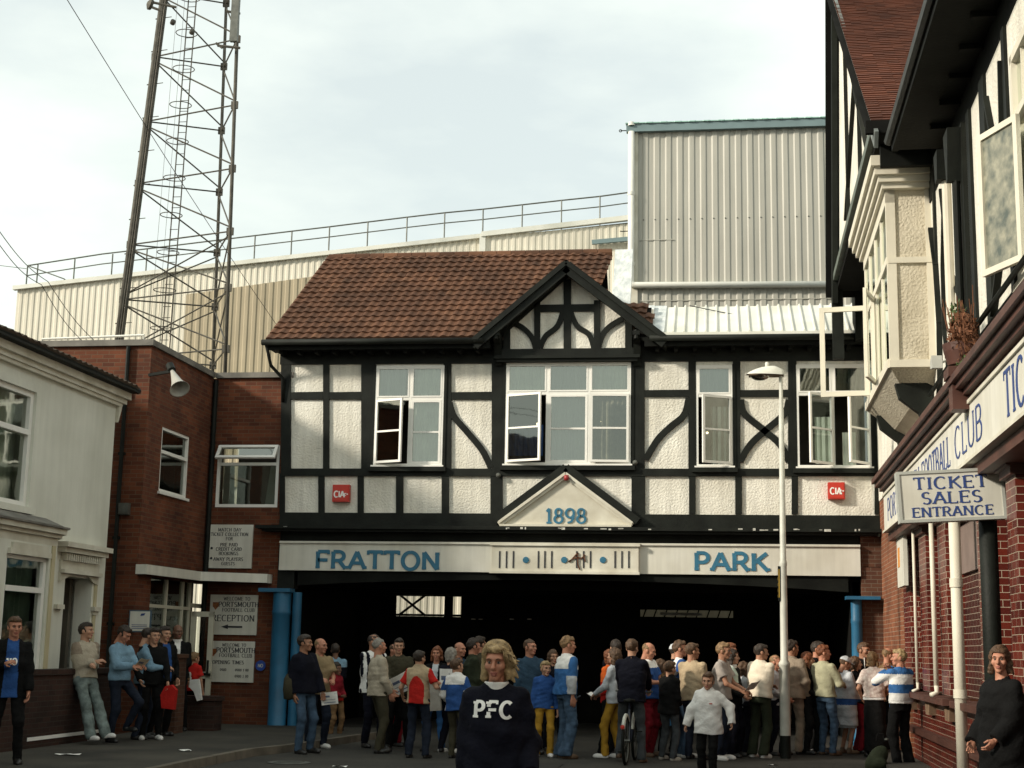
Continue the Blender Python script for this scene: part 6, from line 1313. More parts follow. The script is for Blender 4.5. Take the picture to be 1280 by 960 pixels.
def person(label, pos, h=1.75, hd=0, look=0, nod=0, hands=REST, feet=((-.11,0),(.11,0)), top='navy', hem=.86, sleeve=1.0, bulk=0.0, topfn=None, topm=None, bot='djean', flare=0.0, skirt=None, waistz=1.0,
           hair='short', hc='dark', skin='pale', shoe='black', lean=(0,0), male=True, child=False, vs=.014, collar=None, group=None, elbow=None, curl=.5, hip=0.0, knees=None, capm=None, bare=False, drop=0.0, extra=None, belt=None, cut=None, head_fwd=0):
    """hd: heading, 0 faces the camera, 90 faces picture right. Heights are for a 1.75 m figure, scaled by h."""
    global NP_; NP_ += 1; seed = NP_
    if len(pos) == 2: g = ground(*pos)
    else: g = Vector(pos)
    root = bpy.data.objects.new('person', None); COL.objects.link(root); root.location = g; root.rotation_euler = (0,0,RAD(hd)); root.empty_display_size = .3
    tag(root, label, 'person', group)
    rg = np.random.default_rng(seed*13)
    if feet == ((-.11,0),(.11,0)): feet = ((-.11-rg.uniform(0,.05), rg.uniform(-.06,.08)), (.11+rg.uniform(0,.05), rg.uniform(-.10,.05)))
    if not child: bulk = bulk+rg.uniform(-.006,.016)
    if lean == (0,0): lean = (rg.uniform(-2,2.5), rg.uniform(-2,2))
    s = h/1.75; hs = 1.0 if not child else 1.0/s*(.93 if h > 1.25 else .88)       # children keep a larger head
    sh = 1.0 if male else .90
    if child: sh *= .94
    dz = -drop
    Hd = np.array([0, -.012-head_fwd, 1.615+dz]) if not child else np.array([0,-.012,1.615-.035+dz])
    SH = [np.array([sx*.168*sh, .008, 1.392+dz-(.03 if child else 0)]) for sx in (-1,1)]; HP = [np.array([sx*.088, .0, .92+dz]) for sx in (-1,1)]
    # arms
    EL, WR_ = [], []
    for i, sx in enumerate((-1,1)):
        t = np.array(hands[i], float); t[2] += dz
        hint = np.array(elbow[i] if elbow else (sx*.5, .6, -.6)); e, w = ik(SH[i], t, .285, .255, hint); EL.append(e); WR_.append(w)
    KN, AN = [], []
    for i, sx in enumerate((-1,1)):
        ft = feet[i]; a = np.array([ft[0], ft[1]+.02, .085+(ft[2] if len(ft) > 2 else 0)]); k, a = ik(HP[i], a, .435, .42, np.array([sx*.15,-1,0]) if not knees else np.array(knees[i])); KN.append(k); AN.append(a)
    def xf(V):
        V = np.asarray(V, float)*s
        ax, ay = RAD(lean[0]), RAD(lean[1])
        if ax: V = np.stack([V[:,0], V[:,1]*math.cos(ax)+V[:,2]*math.sin(ax)*-1, V[:,2]*math.cos(ax)+V[:,1]*math.sin(ax)], 1)
        if ay: V = np.stack([V[:,0]*math.cos(ay)+V[:,2]*math.sin(ay), V[:,1], V[:,2]*math.cos(ay)-V[:,0]*math.sin(ay)], 1)
        return V
    # ---- body: coarse trunk and limbs, fine head and hands, one mesh
    vb = .02
    P, lo = grid((-.45,-.50,.02+min(0,dz)), (.45,.30,1.56+dz), vb)
    d = barrel(P, [.85+dz,1.0+dz,1.2+dz,1.36+dz,1.44+dz], [.13,.12,.14*sh,.14*sh,.08], [.09,.085,.10,.085,.05]); d = np.maximum(d, np.maximum(P[...,2]-(1.44+dz), .86+dz-P[...,2]))
    d = smin(d, cap(P, (0,.016,1.40+dz), (0,.0,1.52+dz), .055, .052), .03)
    for i in (0,1):
        for q in (cap(P, SH[i], EL[i], .046, .038), cap(P, EL[i], WR_[i], .038, .026), cap(P, HP[i], KN[i], .078, .050), cap(P, KN[i], AN[i], .050, .034)): d = smin(d, q, .02)
    V, Q = surfnets(d, lo, vb); V = [V]; F = Q.tolist(); mi = [0]*len(F); n = len(V[0])
    hv, hf, hm = head_mesh(male and not child, child, .0075 if vs > .010 else .0045)
    ya, na = RAD(look), RAD(nod); R_ = np.array([[math.cos(ya),-math.sin(ya),0],[math.sin(ya),math.cos(ya),0],[0,0,1]]) @ np.array([[1,0,0],[0,math.cos(na),-math.sin(na)],[0,math.sin(na),math.cos(na)]])
    hw = np.array([1.0 if male else .95, 1, 1])*hs
    hx = (hv*hw) @ R_.T + Hd; V.append(hx); F += [[n+q for q in f] for f in hf]; mi += hm; n += len(hx)
    for i, sx in enumerate((-1,1)):
        z_ = WR_[i]-EL[i]; z_ = z_/np.linalg.norm(z_); inw = np.array([-sx*.9,-.25,.15]) if hands is REST or WR_[i][2] < 1.0+dz else np.array([-sx*.5,.3,-.8]); 
        ny = inw-z_*(inw@z_); ny /= np.linalg.norm(ny); yv = -ny; xv = np.cross(yv, z_)
        hv2, hf2 = hand_mesh(curl); hv2 = hv2.copy()
        if xv[1] > 0 and abs(xv[1]) > .3 or (abs(xv[1]) <= .3 and xv[2] < 0): xv = -xv; fl = True
        else: fl = False
        M_ = np.stack([xv, yv, z_], 1); hx = (hv2*(.98 if male else .90)*(1.0 if not child else .9)) @ M_.T + WR_[i]; V.append(hx)
        F += [[n+q for q in (f[::-1] if fl else f)] for f in hf2]; mi += [0]*len(hf2); n += len(hx)
    mk('person_body' if False else 'body', xf(np.concatenate(V)), F, [SKIN[skin], EYEW, EYED, LIP, BROW], mi, root)
    # ---- hair
    hv, hf, hm = hair_mesh(hair, seed, .0085 if vs > .010 else .0045); o = mk('hair', xf((hv*hw*1.01) @ R_.T + Hd), hf, [HAIRM[hc], capm or C_['lgrey']], hm, root)
    # ---- top
    P, lo = grid((-.52,-.52,(hem if hem else .8)+dz-.04), (.52,.36,1.54+dz), vs); B = bulk; zz = [hem+dz-.05,.95+dz,1.06+dz,1.20+dz,1.33+dz,1.41+dz,1.455+dz,1.50+dz]
    wx = np.array([.178,.172,.160,.170*sh,.176*sh,.160*sh,.112,.060])+np.array([1.1,1,1,1,.6,.25,0,0])*B; wy = np.array([.128,.124,.118,.125,.120,.098,.074,.060])+np.array([1.2,1.1,1,.9,.5,.2,0,0])*B
    if not male: wy = wy+np.array([0,0,-.004,.012,.016,0,0,0])
    d = barrel(P, zz, wx, wy, .008); d = np.maximum(d, P[...,2]-(1.495+dz))
    sl = sleeve
    for i in (0,1):
        a = cap(P, SH[i], EL[i], .060+B*.25, .053+B*.5); d = smin(d, a, .035)
        if sl < .6: 
            cutp = SH[i]+(EL[i]-SH[i])*(sl/.5*.85); nn = (EL[i]-SH[i]); nn = nn/np.linalg.norm(nn); a = cap(P, SH[i], cutp, .066+B*.25, .064+B*.5)
            d0 = barrel(P, zz, wx, wy, .008); d0 = np.maximum(d0, P[...,2]-(1.495+dz)); pl = (P-np.array(cutp, f32))@nn.astype(f32)
            if i == 0: dk = smin(d0, np.maximum(a, pl), .035)
            else: dk = smin(dk, np.maximum(a, pl), .035)
        else:
            w2 = EL[i]+(WR_[i]-EL[i])*(sl*.97 if sl <= 1 else 1.12); d = smin(d, np.maximum(cap(P, EL[i], w2, .053+B*.5, .037+B*.55), (P-np.array(w2, f32))@((WR_[i]-EL[i])/np.linalg.norm(WR_[i]-EL[i])).astype(f32)), .02)
    if sl < .6: d = dk
    d = d + folds(P, seed, .0085+B*.07) + folds(P, seed+400, .0048, 2.2); d = np.maximum(d, hem+dz+.008*np.sin(P[...,0]*14+seed)-P[...,2])
    d = np.maximum(d, -(cap(P, (0,.0,1.46+dz), (0,-.03,1.56+dz), .060, .075)-.0))
    V, Q = surfnets(d, lo, vs); c = V[Q].mean(1); c[:,2] -= dz; mats = [C_[top]]; mi = None
    if topfn: mats = [C_[top]]+[C_[m] for m in topm]; mi = topfn(c).astype(int)
    Vt = xf(V); mk('top', Vt, Q, mats, mi, root)
    from mathutils.bvhtree import BVHTree
    bvh = BVHTree.FromPolygons(Vt.tolist(), Q.tolist()) if extra else None
    if collar:
        V_, F_ = [], []
        P, lo = grid((-.12,-.16,1.40+dz), (.12,.10,1.52+dz), .008); d = np.abs(cap(P, (0,.012,1.43+dz), (0,-.012,1.52+dz), .080, .066))-.007; d = np.maximum(d, 1.425+dz+.35*np.clip(-P[...,1],-.1,.15)*-1-P[...,2]); d = np.maximum(d, P[...,2]-(1.497+dz)); d = np.maximum(d, -(np.abs(P[...,0])-.05*np.clip((1.52+dz-P[...,2])/.1,0,1)*0-.004) if False else d)
        V, Q = surfnets(d, lo, .008); mk('collar', xf(V), Q, [C_[collar]], None, root)
    # ---- lower clothes
    P, lo = grid((-.42,-.55,.03), (.42,.42,waistz+.03+dz), vs)
    if skirt:
        z0 = skirt; d = barrel(P, [z0-.05,z0+.1,.85+dz,waistz+dz], [.20,.195,.178,.145], [.165,.155,.13,.11]); d = np.maximum(d, np.maximum(z0-P[...,2], P[...,2]-(waistz+dz)))
    else:
        d = barrel(P, [.80+dz,.92+dz,1.02+dz], [.150,.160,.150], [.115,.122,.108]); d = np.maximum(d, np.maximum(P[...,2]-(waistz+dz), .84+dz-P[...,2]))
        for i in (0,1):
            b1 = .012*bulk*10*0
            a = cap(P, HP[i], KN[i], .092, .068+flare*.3); k = cap(P, KN[i], AN[i]-np.array([0,0,.02]), .068+flare*.3, .056+flare); a = smin(a, k, .03)
            if i == 0: lg = a
            else: lg = smin(lg, a, .008)
        lg = np.maximum(lg, .045-P[...,2]) if not cut else np.maximum(lg, cut-P[...,2]); d = smin(d, lg, .03)
    d = d + folds(P, seed+77, .0085) + folds(P, seed+177, .0048, 2.2)
    if waistz: d = np.maximum(d, P[...,2]-(waistz+dz))
    V, Q = surfnets(d, lo, vs); mk('skirt' if skirt else 'trousers', xf(V), Q, [C_[bot]], None, root)
    if belt:
        P, lo = grid((-.22,-.2,.94+dz), (.22,.2,1.02+dz), .012); d = np.maximum(np.abs(barrel(P, [.9+dz,1.1+dz], [.182,.176], [.136,.130], .008))-.008, np.abs(P[...,2]-(belt+dz))-.022); V, Q = surfnets(d, lo, .012); mk('belt', xf(V), Q, [C_['white']], None, root)
    # ---- shoes
    for i, sx in enumerate((-1,1)):
        a = AN[i]; fy = a[1]-.06; out = sx*.012; fz = a[2]-.085
        P, lo = grid((a[0]-.08,fy-.17,fz-.01), (a[0]+.08,fy+.15,fz+.15), .010 if vs > .010 else .007); d = smin(ell(P, (a[0]+out*1.6,fy-.055,fz+.025), (.050,.095,.048)), ell(P, (a[0],fy+.055,fz+.03), (.042,.065,.055)), .03); d = smin(d, cap(P, (a[0],a[1],fz+.05), (a[0],a[1],fz+.10), .042, .040), .02); d = np.maximum(d, fz+.002-P[...,2]); d = np.maximum(d, P[...,2]-(fz+.115))
        V, Q = surfnets(d, lo, .010 if vs > .010 else .007); sm = SHOE[shoe]; ang = 0; mk('shoe', xf(V), Q, [sm], None, root)
    info = dict(bvh=bvh, root=root, s=s, WR=WR_, EL=EL, SH=SH, HP=HP, AN=AN, g=g, hd=hd, xf=xf, dz=dz)
    if extra: extra(info)
    return info
def world_pt(i, p):    # figure coordinates -> place
    v = i['xf'](np.array([p]))[0]; a = RAD(i['hd']); return Vector((i['g'].x+v[0]*math.cos(a)-v[1]*math.sin(a), i['g'].y+v[0]*math.sin(a)+v[1]*math.cos(a), i['g'].z+v[2]))
def sheet(i, c, w, h, tilt, yaw, name, label, m=None, lines=True, group=None, cat=None, roll=0):
    """a paper held at figure point c: slightly curled sheet"""
    p = world_pt(i, c); b = MB(); n = 7; yaw = RAD(yaw+i['hd']); t = RAD(tilt); r_ = RAD(roll)
    ux = Vector((math.cos(yaw),math.sin(yaw),0)); nn = Vector((math.sin(yaw),-math.cos(yaw),0)); uz = Vector((0,0,1))*math.cos(t)+nn*math.sin(t); n2 = nn*math.cos(t)-Vector((0,0,1))*math.sin(t)
    ux, uz = ux*math.cos(r_)+uz*math.sin(r_), uz*math.cos(r_)-ux*math.sin(r_)
    def q(a, c_): return p+ux*(a*w)+uz*(c_*h)+n2*(.012*math.sin(a*5+c_*2))
    for sd in (0,1):
        i0 = len(b.v)
        for k in range(n):
            for j in range(4): b.v.append(tuple(q(k/(n-1)-.5, j/3-.5)+n2*(.0025 if sd else -.0025)))
        for k in range(n-1):
            for j in range(3): e = i0+k*4+j; b.f.append((e,e+4,e+5,e+1) if sd else (e,e+1,e+5,e+4)); b.m.append(0)
    if lines:
        rg = random.Random(int(w*1e4)+len(label)); 
        for k in range(4):
            c_ = .36-.22*k; wdt = rg.uniform(.5,.8); mi = 1 if k % 2 else 2
            if k == 1: aa, bb_ = -.38, .05
            else: aa, bb_ = -wdt/2, wdt/2
            for sg in (1,-1): b.quad(q(aa,c_-.05)+n2*.004*sg, q(bb_,c_-.05)+n2*.004*sg, q(bb_,c_+(.10 if k == 1 else .0))+n2*.004*sg, q(aa,c_+(.10 if k == 1 else .0))+n2*.004*sg, mi)
    return solo(b, name, [m or WHITEP, mat('print_blue',(.12,.16,.25),.7,.1,5,0), mat('print_grey',(.35,.35,.36),.7,.1,5,0)], label, cat or name.replace('_',' '), p, group=group)
# ------------------------------------------------------------------ the crowd
QG = 'people standing around the gateway'
def ab(fn): return fn
def yoke(c): return np.where(c[:,2] > 1.30, 1, 0)                    # light shoulders over darker body
def yoke_sleeve(c): return np.where((c[:,2] > 1.27) & (np.abs(c[:,0]) < .19), 1, np.where((np.abs(c[:,0]) > .17) & (c[:,2] < 1.17), 2, 0))
def hoops(c): return np.where(((c[:,2]*7.2+.1) % 2) < .9, 1, 0)
def redgold(c): return np.where((np.abs(c[:,0]) < .13) & (c[:,2] < 1.30-(c[:,0]/.13)**2*.15), 0, np.where(np.abs(c[:,0]) > .19, 0, 1))
def openjacket(c): return np.where((np.abs(c[:,0]) < .075+.04*(1.2-c[:,2])) & (c[:,1] < -.03), 1, 0)
def sidestripe(c): return np.where((np.abs(c[:,0]) > .12) & (np.abs(np.abs(c[:,0])-.19) > .02), 1, 0)
def shoulder_patch(c): return np.where((np.abs(c[:,0]) > .13) & (c[:,2] > 1.27), 1, 0)
def vest(c): return np.where((c[:,1] < -.02) & (np.abs(c[:,0]) < .05), 1, 0)
def sleeves2(c): return np.where((np.abs(c[:,0]) > .185), 1, 0)
def low_tail(c): return np.where(c[:,2] < .93, 1, 0)
def wg(px, py, dep):   # place a figure by the picture point of its feet, or by depth
    p = onY(px, py, dep); return (p.x, p.y, 0)
PVZ = .105
def at(px, dep, z=0.0, py=830):
    p = onY(px, py, dep); return (p.x, p.y, z)
# --- left group, leaning along the garden wall and by the reception door
def chest_text(txt, zc, hh, m, dy=.014, wd=1.0, back=False, halfx=(.18,.13)):
    def f(i):
        b = MB(); yy = .135+dy; sg = 1 if back else -1
        def fn(px, pz):
            v = i['xf'](np.array([[px*(-1 if back else 1), 0, zc+i['dz']+pz]]))[0]
            hit = i['bvh'].ray_cast(Vector((v[0], sg*2, v[2])), Vector((0, -sg, 0)))
            y = hit[0].y if hit[0] is not None else sg*.15
            return Vector((v[0], y+sg*.004, v[2])), Vector((0, sg, 0))
        letters(b, txt, (0,0,0), hh, .24, .18, serif=.06, width=wd, align='c', sp=.17, depth=.004, fn=fn)
        mk('lettering', np.array(b.v), b.f, [m], None, i['root']).data.polygons.foreach_set('use_smooth', [False]*len(b.f))
    return f
i = person('man in open black jacket over a lettered royal blue shirt by the house bay', at(14,17.6,PVZ), 1.80, 25, look=15, hands=((-.05,-.30,1.20),(.22,-.10,.85)), top='black', topfn=openjacket, topm=['royal'], bulk=.03, hem=.78, bot='black', hc='brown', skin='pink', hip=0, group=QG, vs=.011, extra=chest_text('NO', 1.17, .075, WHITEP, .040, .9))
i = person('man with folded arms in pale hooded top and faded jeans against the garden wall', at(112,21.5,PVZ), 1.80, 62, look=28, hands=FOLD, feet=((-.10,-.30),(.10,-.38)), lean=(-5,0), top='oat', topfn=shoulder_patch, topm=['taupe'], bulk=.025, hem=.93, bot='pjean', flare=.02, hc='dark', skin='pale', shoe='white', group=QG, vs=.011)
i = person('man in light blue jumper reading a pale leaflet with one knee bent', at(152,21.9,PVZ), 1.76, 70, look=8, nod=28, hands=PAPER, feet=((-.1,0.05),(.1,-.10,.16)), top='sky', bulk=.015, hem=.92, bot='djean', hc='dark', skin='pink', group=QG, vs=.011, head_fwd=.03)
sheet(i, (0,-.40,1.17), .20, .26, 50, 0, 'leaflet', 'cream leaflet held open by the man in light blue jumper', mat('cream_paper',(.66,.60,.46),.8,.05,5,0))
person('dark haired man in light blue shirt half hidden behind the leaflet reader', at(177,22.7,PVZ), 1.74, 110, look=20, nod=15, hands=PAPER, top='sky', bulk=.01, bot='djean', hc='dark', group=QG)
i = person('smiling man in black jacket and black trousers with white trainers by the brick pier', at(192,22.7,PVZ), 1.74, 30, look=15, hands=((-.20,-.10,.92),(.22,-.22,.84)), feet=((-.11,.02),(.13,-.05)), top='black', bulk=.02, hem=.86, bot='black', hc='dark', skin='pale', shoe='white', group=QG, vs=.011)
p = world_pt(i, (.24,-.26,.62)); b = MB(); b.prism([(-.10,.0),(.10,-.02),(.12,.28),(.04,.36),(-.06,.34),(-.13,.2)],'y',-.05,.05); b.v = [(p.x+v[0],p.y+v[1],p.z-.12+v[2]) for v in b.v]; solo(b, 'carrier_bag', [C_['red']], 'red bag hanging from the hand of the man in black by the pier', 'bag', p, smooth=False)
person('man with blue football shirt under dark jacket behind the brick pier', at(204,23.6,PVZ), 1.78, 55, look=0, hands=POCK, top='black', topfn=openjacket, topm=['royal'], bulk=.02, bot='black', hc='dark', group=QG)
person('bald man in black suit and white shirt at the reception door', at(222,25.2,PVZ), 1.84, 20, look=20, hands=FRONT, top='black', topfn=vest, topm=['white'], bulk=.02, bot='black', hair='bald', hc='dark', skin='dark', collar='white', group=QG)
person('brown haired woman leaning on the far side of the gate pier', at(212,25.3,PVZ), 1.58, 60, look=30, nod=10, hands=((-.2,-.2,.9),(.25,-.30,.86)), top='brown', bulk=.02, bot='black', hair='bob', hc='brown', male=False, group=QG)
def num8(i): chest_text('8', 1.10, .17, WHITEP, .022, 1.1, back=True)(i)
i = person('small boy seen from behind in red football shirt numbered 8 by the low wall', at(241,25.9,PVZ), 1.36, 168, look=-20, hands=((-.24,-.08,.84),(.24,-.12,.9)), top='red', sleeve=.35, bulk=.03, hem=.85, bot='black', hair='short', hc='fairbrown', child=True, male=True, group=QG, extra=num8)
p = Vector(at(246,25.2,.62)); b = MB(); b.prism([(-.10,.36),(.06,.38),(.10,.20),(.13,.02),(.05,0),(-.02,.16),(-.11,.24)],'y',-.03,.03); b.v = [(p.x+v[0],p.y+v[1],p.z+v[2]) for v in b.v]; solo(b, 'cloth', [C_['white']], 'crumpled white cloth held above the low wall by the boy in red', 'cloth', p)
# --- left of the gateway
i = person('dark haired man in navy jacket and jeans holding a white leaflet at the kerb', at(383,22.2), 1.78, 60, look=25, hands=((-.20,.0,.86),(.20,-.20,.84)), top='navy', bulk=.035, hem=.88, bot='jean', hc='dark', skin='tan', group=QG, vs=.012)
sheet(i, (.24,-.30,.80), .27, .19, 12, -62, 'leaflet', 'white leaflet held low by the man in navy jacket at the kerb', roll=8)
p = world_pt(i, (-.26,.12,1.0)); b = MB(); b.lathe([(0,-.22),(.08,-.20),(.10,-.06),(.09,.1),(.05,.17),(0,.19)], (p.x+.06,p.y,p.z), 12); solo(b, 'shoulder_bag', [C_['olive']], 'olive shoulder bag behind the man in navy jacket', 'bag', p, smooth=True)
person('man with receding fair hair in brown shirt beside the navy jacket', at(399,23.4), 1.74, 40, look=30, hands=((-.1,-.28,1.10),(.12,-.28,1.08)), top='khaki', sleeve=.4, bulk=.015, bot='djean', hair='balding', hc='fairbrown', skin='pink', shoe='white', group=QG)
person('dark figure in pale shirt in the shadow inside the gateway', at(422,26.4), 1.66, 200, look=0, hands=FRONT, top='navy', topfn=yoke, topm=['sky'], bot='black', hc='dark', skin='dark', group=QG)
person('child in dark red top and patterned trousers standing just inside the gateway', at(423,25.6), 1.34, 60, look=0, hands=FRONT, top='dred', topfn=low_tail, topm=['red'], bulk=.02, bot='striped', hair='bob', hc='dark', skin='dark', shoe='white', child=True, male=False, group=QG)
# --- left cluster of the queue
person('tall man in white sports top with navy stripes behind the grey haired man', at(467,23.9), 1.82, 45, look=35, hands=FOLD, top='white', topfn=sidestripe, topm=['navy'], bulk=.025, hem=.84, bot='navy', hair='crop', hc='dark', skin='tan', group=QG)
i = person('grey haired man in oatmeal jumper and dark trousers seen from behind', at(477,22.7), 1.75, 125, look=0, hands=((-.18,-.12,.88),(.14,-.30,.90)), feet=((-.12,.05),(.13,-.10)), top='oat', bulk=.03, hem=.86, bot='olive', hair='crop', hc='grey', skin='pink', group=QG, vs=.012)
person('ruddy faced man looking between the grey haired man and the man in olive jacket', at(489,24.2), 1.68, 60, look=0, hands=FRONT, top='olive', bot='black', hair='balding', hc='brown', skin='pink', group=QG)
i = person('short haired man in olive jacket smiling toward the street', at(500,23.8), 1.76, 8, look=8, hands=((-.08,-.30,1.06),(.14,-.30,1.08)), top='olive', bulk=.025, bot='black', hair='short', hc='dark', skin='pale', group=QG)
sheet(i, (.06,-.52,1.04), .46, .30, 18, 5, 'newspaper', 'large white newspaper held up beside the boy in red and cream shirt', roll=30)
person('woman with dark red hair half hidden by the newspaper', at(494,24.6), 1.56, 150, look=0, hands=FRONT, top='brown', bot='dred', hair='bob', hc='ginger', male=False, group=QG)
i = person('boy in red and cream football shirt and dark jeans with his back to the street', at(525,21.9), 1.60, 172, look=-18, hands=((.24,-.30,1.02),(-.28,-.28,1.02)) if False else ((-.26,-.24,1.12),(.34,-.18,.96)), feet=((-.14,0),(.14,0.02)), top='red', topfn=redgold, topm=['beige'], sleeve=.42, bulk=.025, hem=.86, bot='djean', flare=.01, hair='short', hc='dark', skin='pale', shoe='black', child=True, group=QG, vs=.012)
i = person('woman with short auburn hair in dark jacket facing the street holding a sheet', at(545,23.4), 1.64, 0, look=4, hands=((-.12,-.28,1.02),(.16,-.30,1.14)), top='black', topfn=vest, topm=['lgrey'], bulk=.02, bot='blue', hair='bob', hc='ginger', skin='pink', male=False, group=QG, vs=.012)
sheet(i, (.24,-.38,1.14), .20, .42, 5, 0, 'newspaper', 'folded paper held upright by the woman with short auburn hair')
p = world_pt(i, (.0,-.36,.78)); b = MB(); b.prism([(-.15,0),(.17,.03),(.13,.34),(.04,.48),(-.10,.40),(-.17,.2)],'y',-.05,.05); b.v = [(p.x+v[0],p.y+v[1],p.z-.12+v[2]) for v in b.v]; solo(b, 'carrier_bag', [C_['grey']], 'grey carrier bag held by the woman with short auburn hair', 'bag', p)
person('person with curly grey hair in navy top next to the upright paper', at(564,23.2), 1.62, 150, look=-20, hands=FRONT, top='navy', bot='navy', hair='bob', hc='grey', male=False, shoe='white', group=QG)
i = person('boy seen from behind in white and blue sports top near the navy PFC sweater', at(573,22.0), 1.48, 165, look=-30, hands=((-.20,-.2,.98),(.2,-.2,.98)), top='royal', topfn=yoke_sleeve, topm=['white','white'], sleeve=.9, bulk=.03, hem=.82, bot='olive', hair='short', hc='brown', child=True, group=QG, vs=.012)
person('bald man behind the boy in white and blue', at(576,24.4), 1.72, 60, look=0, hands=FRONT, top='slate', bot='black', hair='bald', hc='brown', skin='pink', group=QG)
person('dark haired man in dark green jacket just behind the woman in PFC sweater', at(592,23.6), 1.78, 110, look=10, hands=FRONT, top='green', bulk=.04, bot='black', hc='dark', skin='pink', group=QG)
person('dark haired man glimpsed behind the woman in navy sweater', at(601,24.6), 1.82, 150, look=0, hands=FRONT, top='olive', bot='black', hc='dark', group=QG)
# --- the woman in the PFC sweater
wx_ = onY(622, 900, 8.9); WOMG = (wx_.x, 8.9, 0)
i = person('fair haired woman in baggy navy sweater with white letters PFC, nearest of all', WOMG, 1.655, 0, look=-3, nod=3, elbow=((-.3,.6,-.8),(.12,.8,-1)), hands=((-.20,-.02,.84),(.24,-.13,.93)), feet=((-.10,.10),(.11,-.16)), top='navy', bulk=.030, hem=.70, sleeve=.93, bot='navy', hair='windy', hc='blond', skin='pink', male=False, collar='white', vs=.0085, curl=.75,
 extra=chest_text('PFC', 1.275, .098, WHITEP, .016, 1.08, halfx=(.215,.163)))
sheet(i, (.28,-.20,.80), .05, .20, 10, 0, 'rolled_paper', 'pale rolled paper in the hand of the woman in PFC sweater', mat('cream_paper',(.66,.60,.46),.8,.05,5,0), lines=False)
# --- centre
person('man in slate blue jumper standing behind the blond boy', at(666,23.4), 1.78, 15, look=40, hands=REST, top='slate', bulk=.015, bot='navy', hair='crop', hc='brown', skin='pink', group=QG, vs=.012)
person('blond boy in blue top and mustard trousers beside the man in flared jeans', at(681,22.9), 1.46, 10, look=20, hands=REST, top='royal', sleeve=.9, bulk=.02, bot='yellow', hair='short', hc='blond', child=True, shoe='white', group=QG, vs=.012)
person('brown haired person half hidden behind the blond boy', at(692,24.3), 1.62, 30, look=0, hands=FRONT, top='navy', bot='navy', hair='bob', hc='brown', male=False, group=QG)
i = person('tall man in white and blue sports top and flared jeans holding a programme', at(706,22.7), 1.83, 128, look=-15, hands=((-.22,.02,.86),(.26,-.26,.90)), feet=((-.15,.05),(.15,-.06)), top='blue', topfn=yoke_sleeve, topm=['white','lgrey'], bulk=.02, hem=.90, bot='jean', flare=.045, hair='short', hc='fairbrown', skin='pink', shoe='brown', group=QG, vs=.011)
sheet(i, (.30,-.38,.86), .24, .14, 60, -30, 'programme', 'programme held out by the tall man in flared jeans', mat('programme_cover',(.30,.34,.42),.6,.2,20,0))
# --- right cluster
person('person in orange and red top partly behind the woman in mustard trousers', at(762,23.6), 1.64, 60, look=20, hands=FRONT, top='orange', topfn=lambda c: np.where(c[:,2] < 1.2, 1, 0), topm=['red'], bot='black', hair='bob', hc='ginger', male=False, group=QG)
i = person('long haired woman in red and white top and mustard trousers beside the cyclist', at(768,23.0), 1.66, 250, look=0, hands=((-.1,-.30,1.0),(.12,-.30,1.0)), feet=((-.10,.05),(.12,-.12)), top='red', topfn=lambda c: np.where(c[:,0] > .02, 1, 0), topm=['lgrey'], bulk=.015, bot='yellow', hair='long', hc='brown', male=False, shoe='white', group=QG, vs=.012)
sheet(i, (.02,-.40,1.0), .2, .12, 70, 0, 'leaflet', 'white leaflet held by the woman in mustard trousers', lines=False)
person('dark haired man behind the woman in mustard trousers', at(773,24.4), 1.80, 200, look=0, hands=FRONT, top='navy', bot='black', hc='dark', group=QG)
BK = at(789,22.3); CYH = 176
i = person('cyclist in navy jacket seen from behind astride a bicycle', (BK[0],BK[1],0), 1.80, CYH, look=-15, hands=((-.20,-.48,1.02),(.22,-.46,1.02)), feet=((-.16,.02),(.17,-.05,.05)), top='navy', bulk=.03, hem=.84, bot='gjean', hair='short', hc='brown', skin='pale', shoe='brown', group=QG, vs=.011, lean=(4,0))
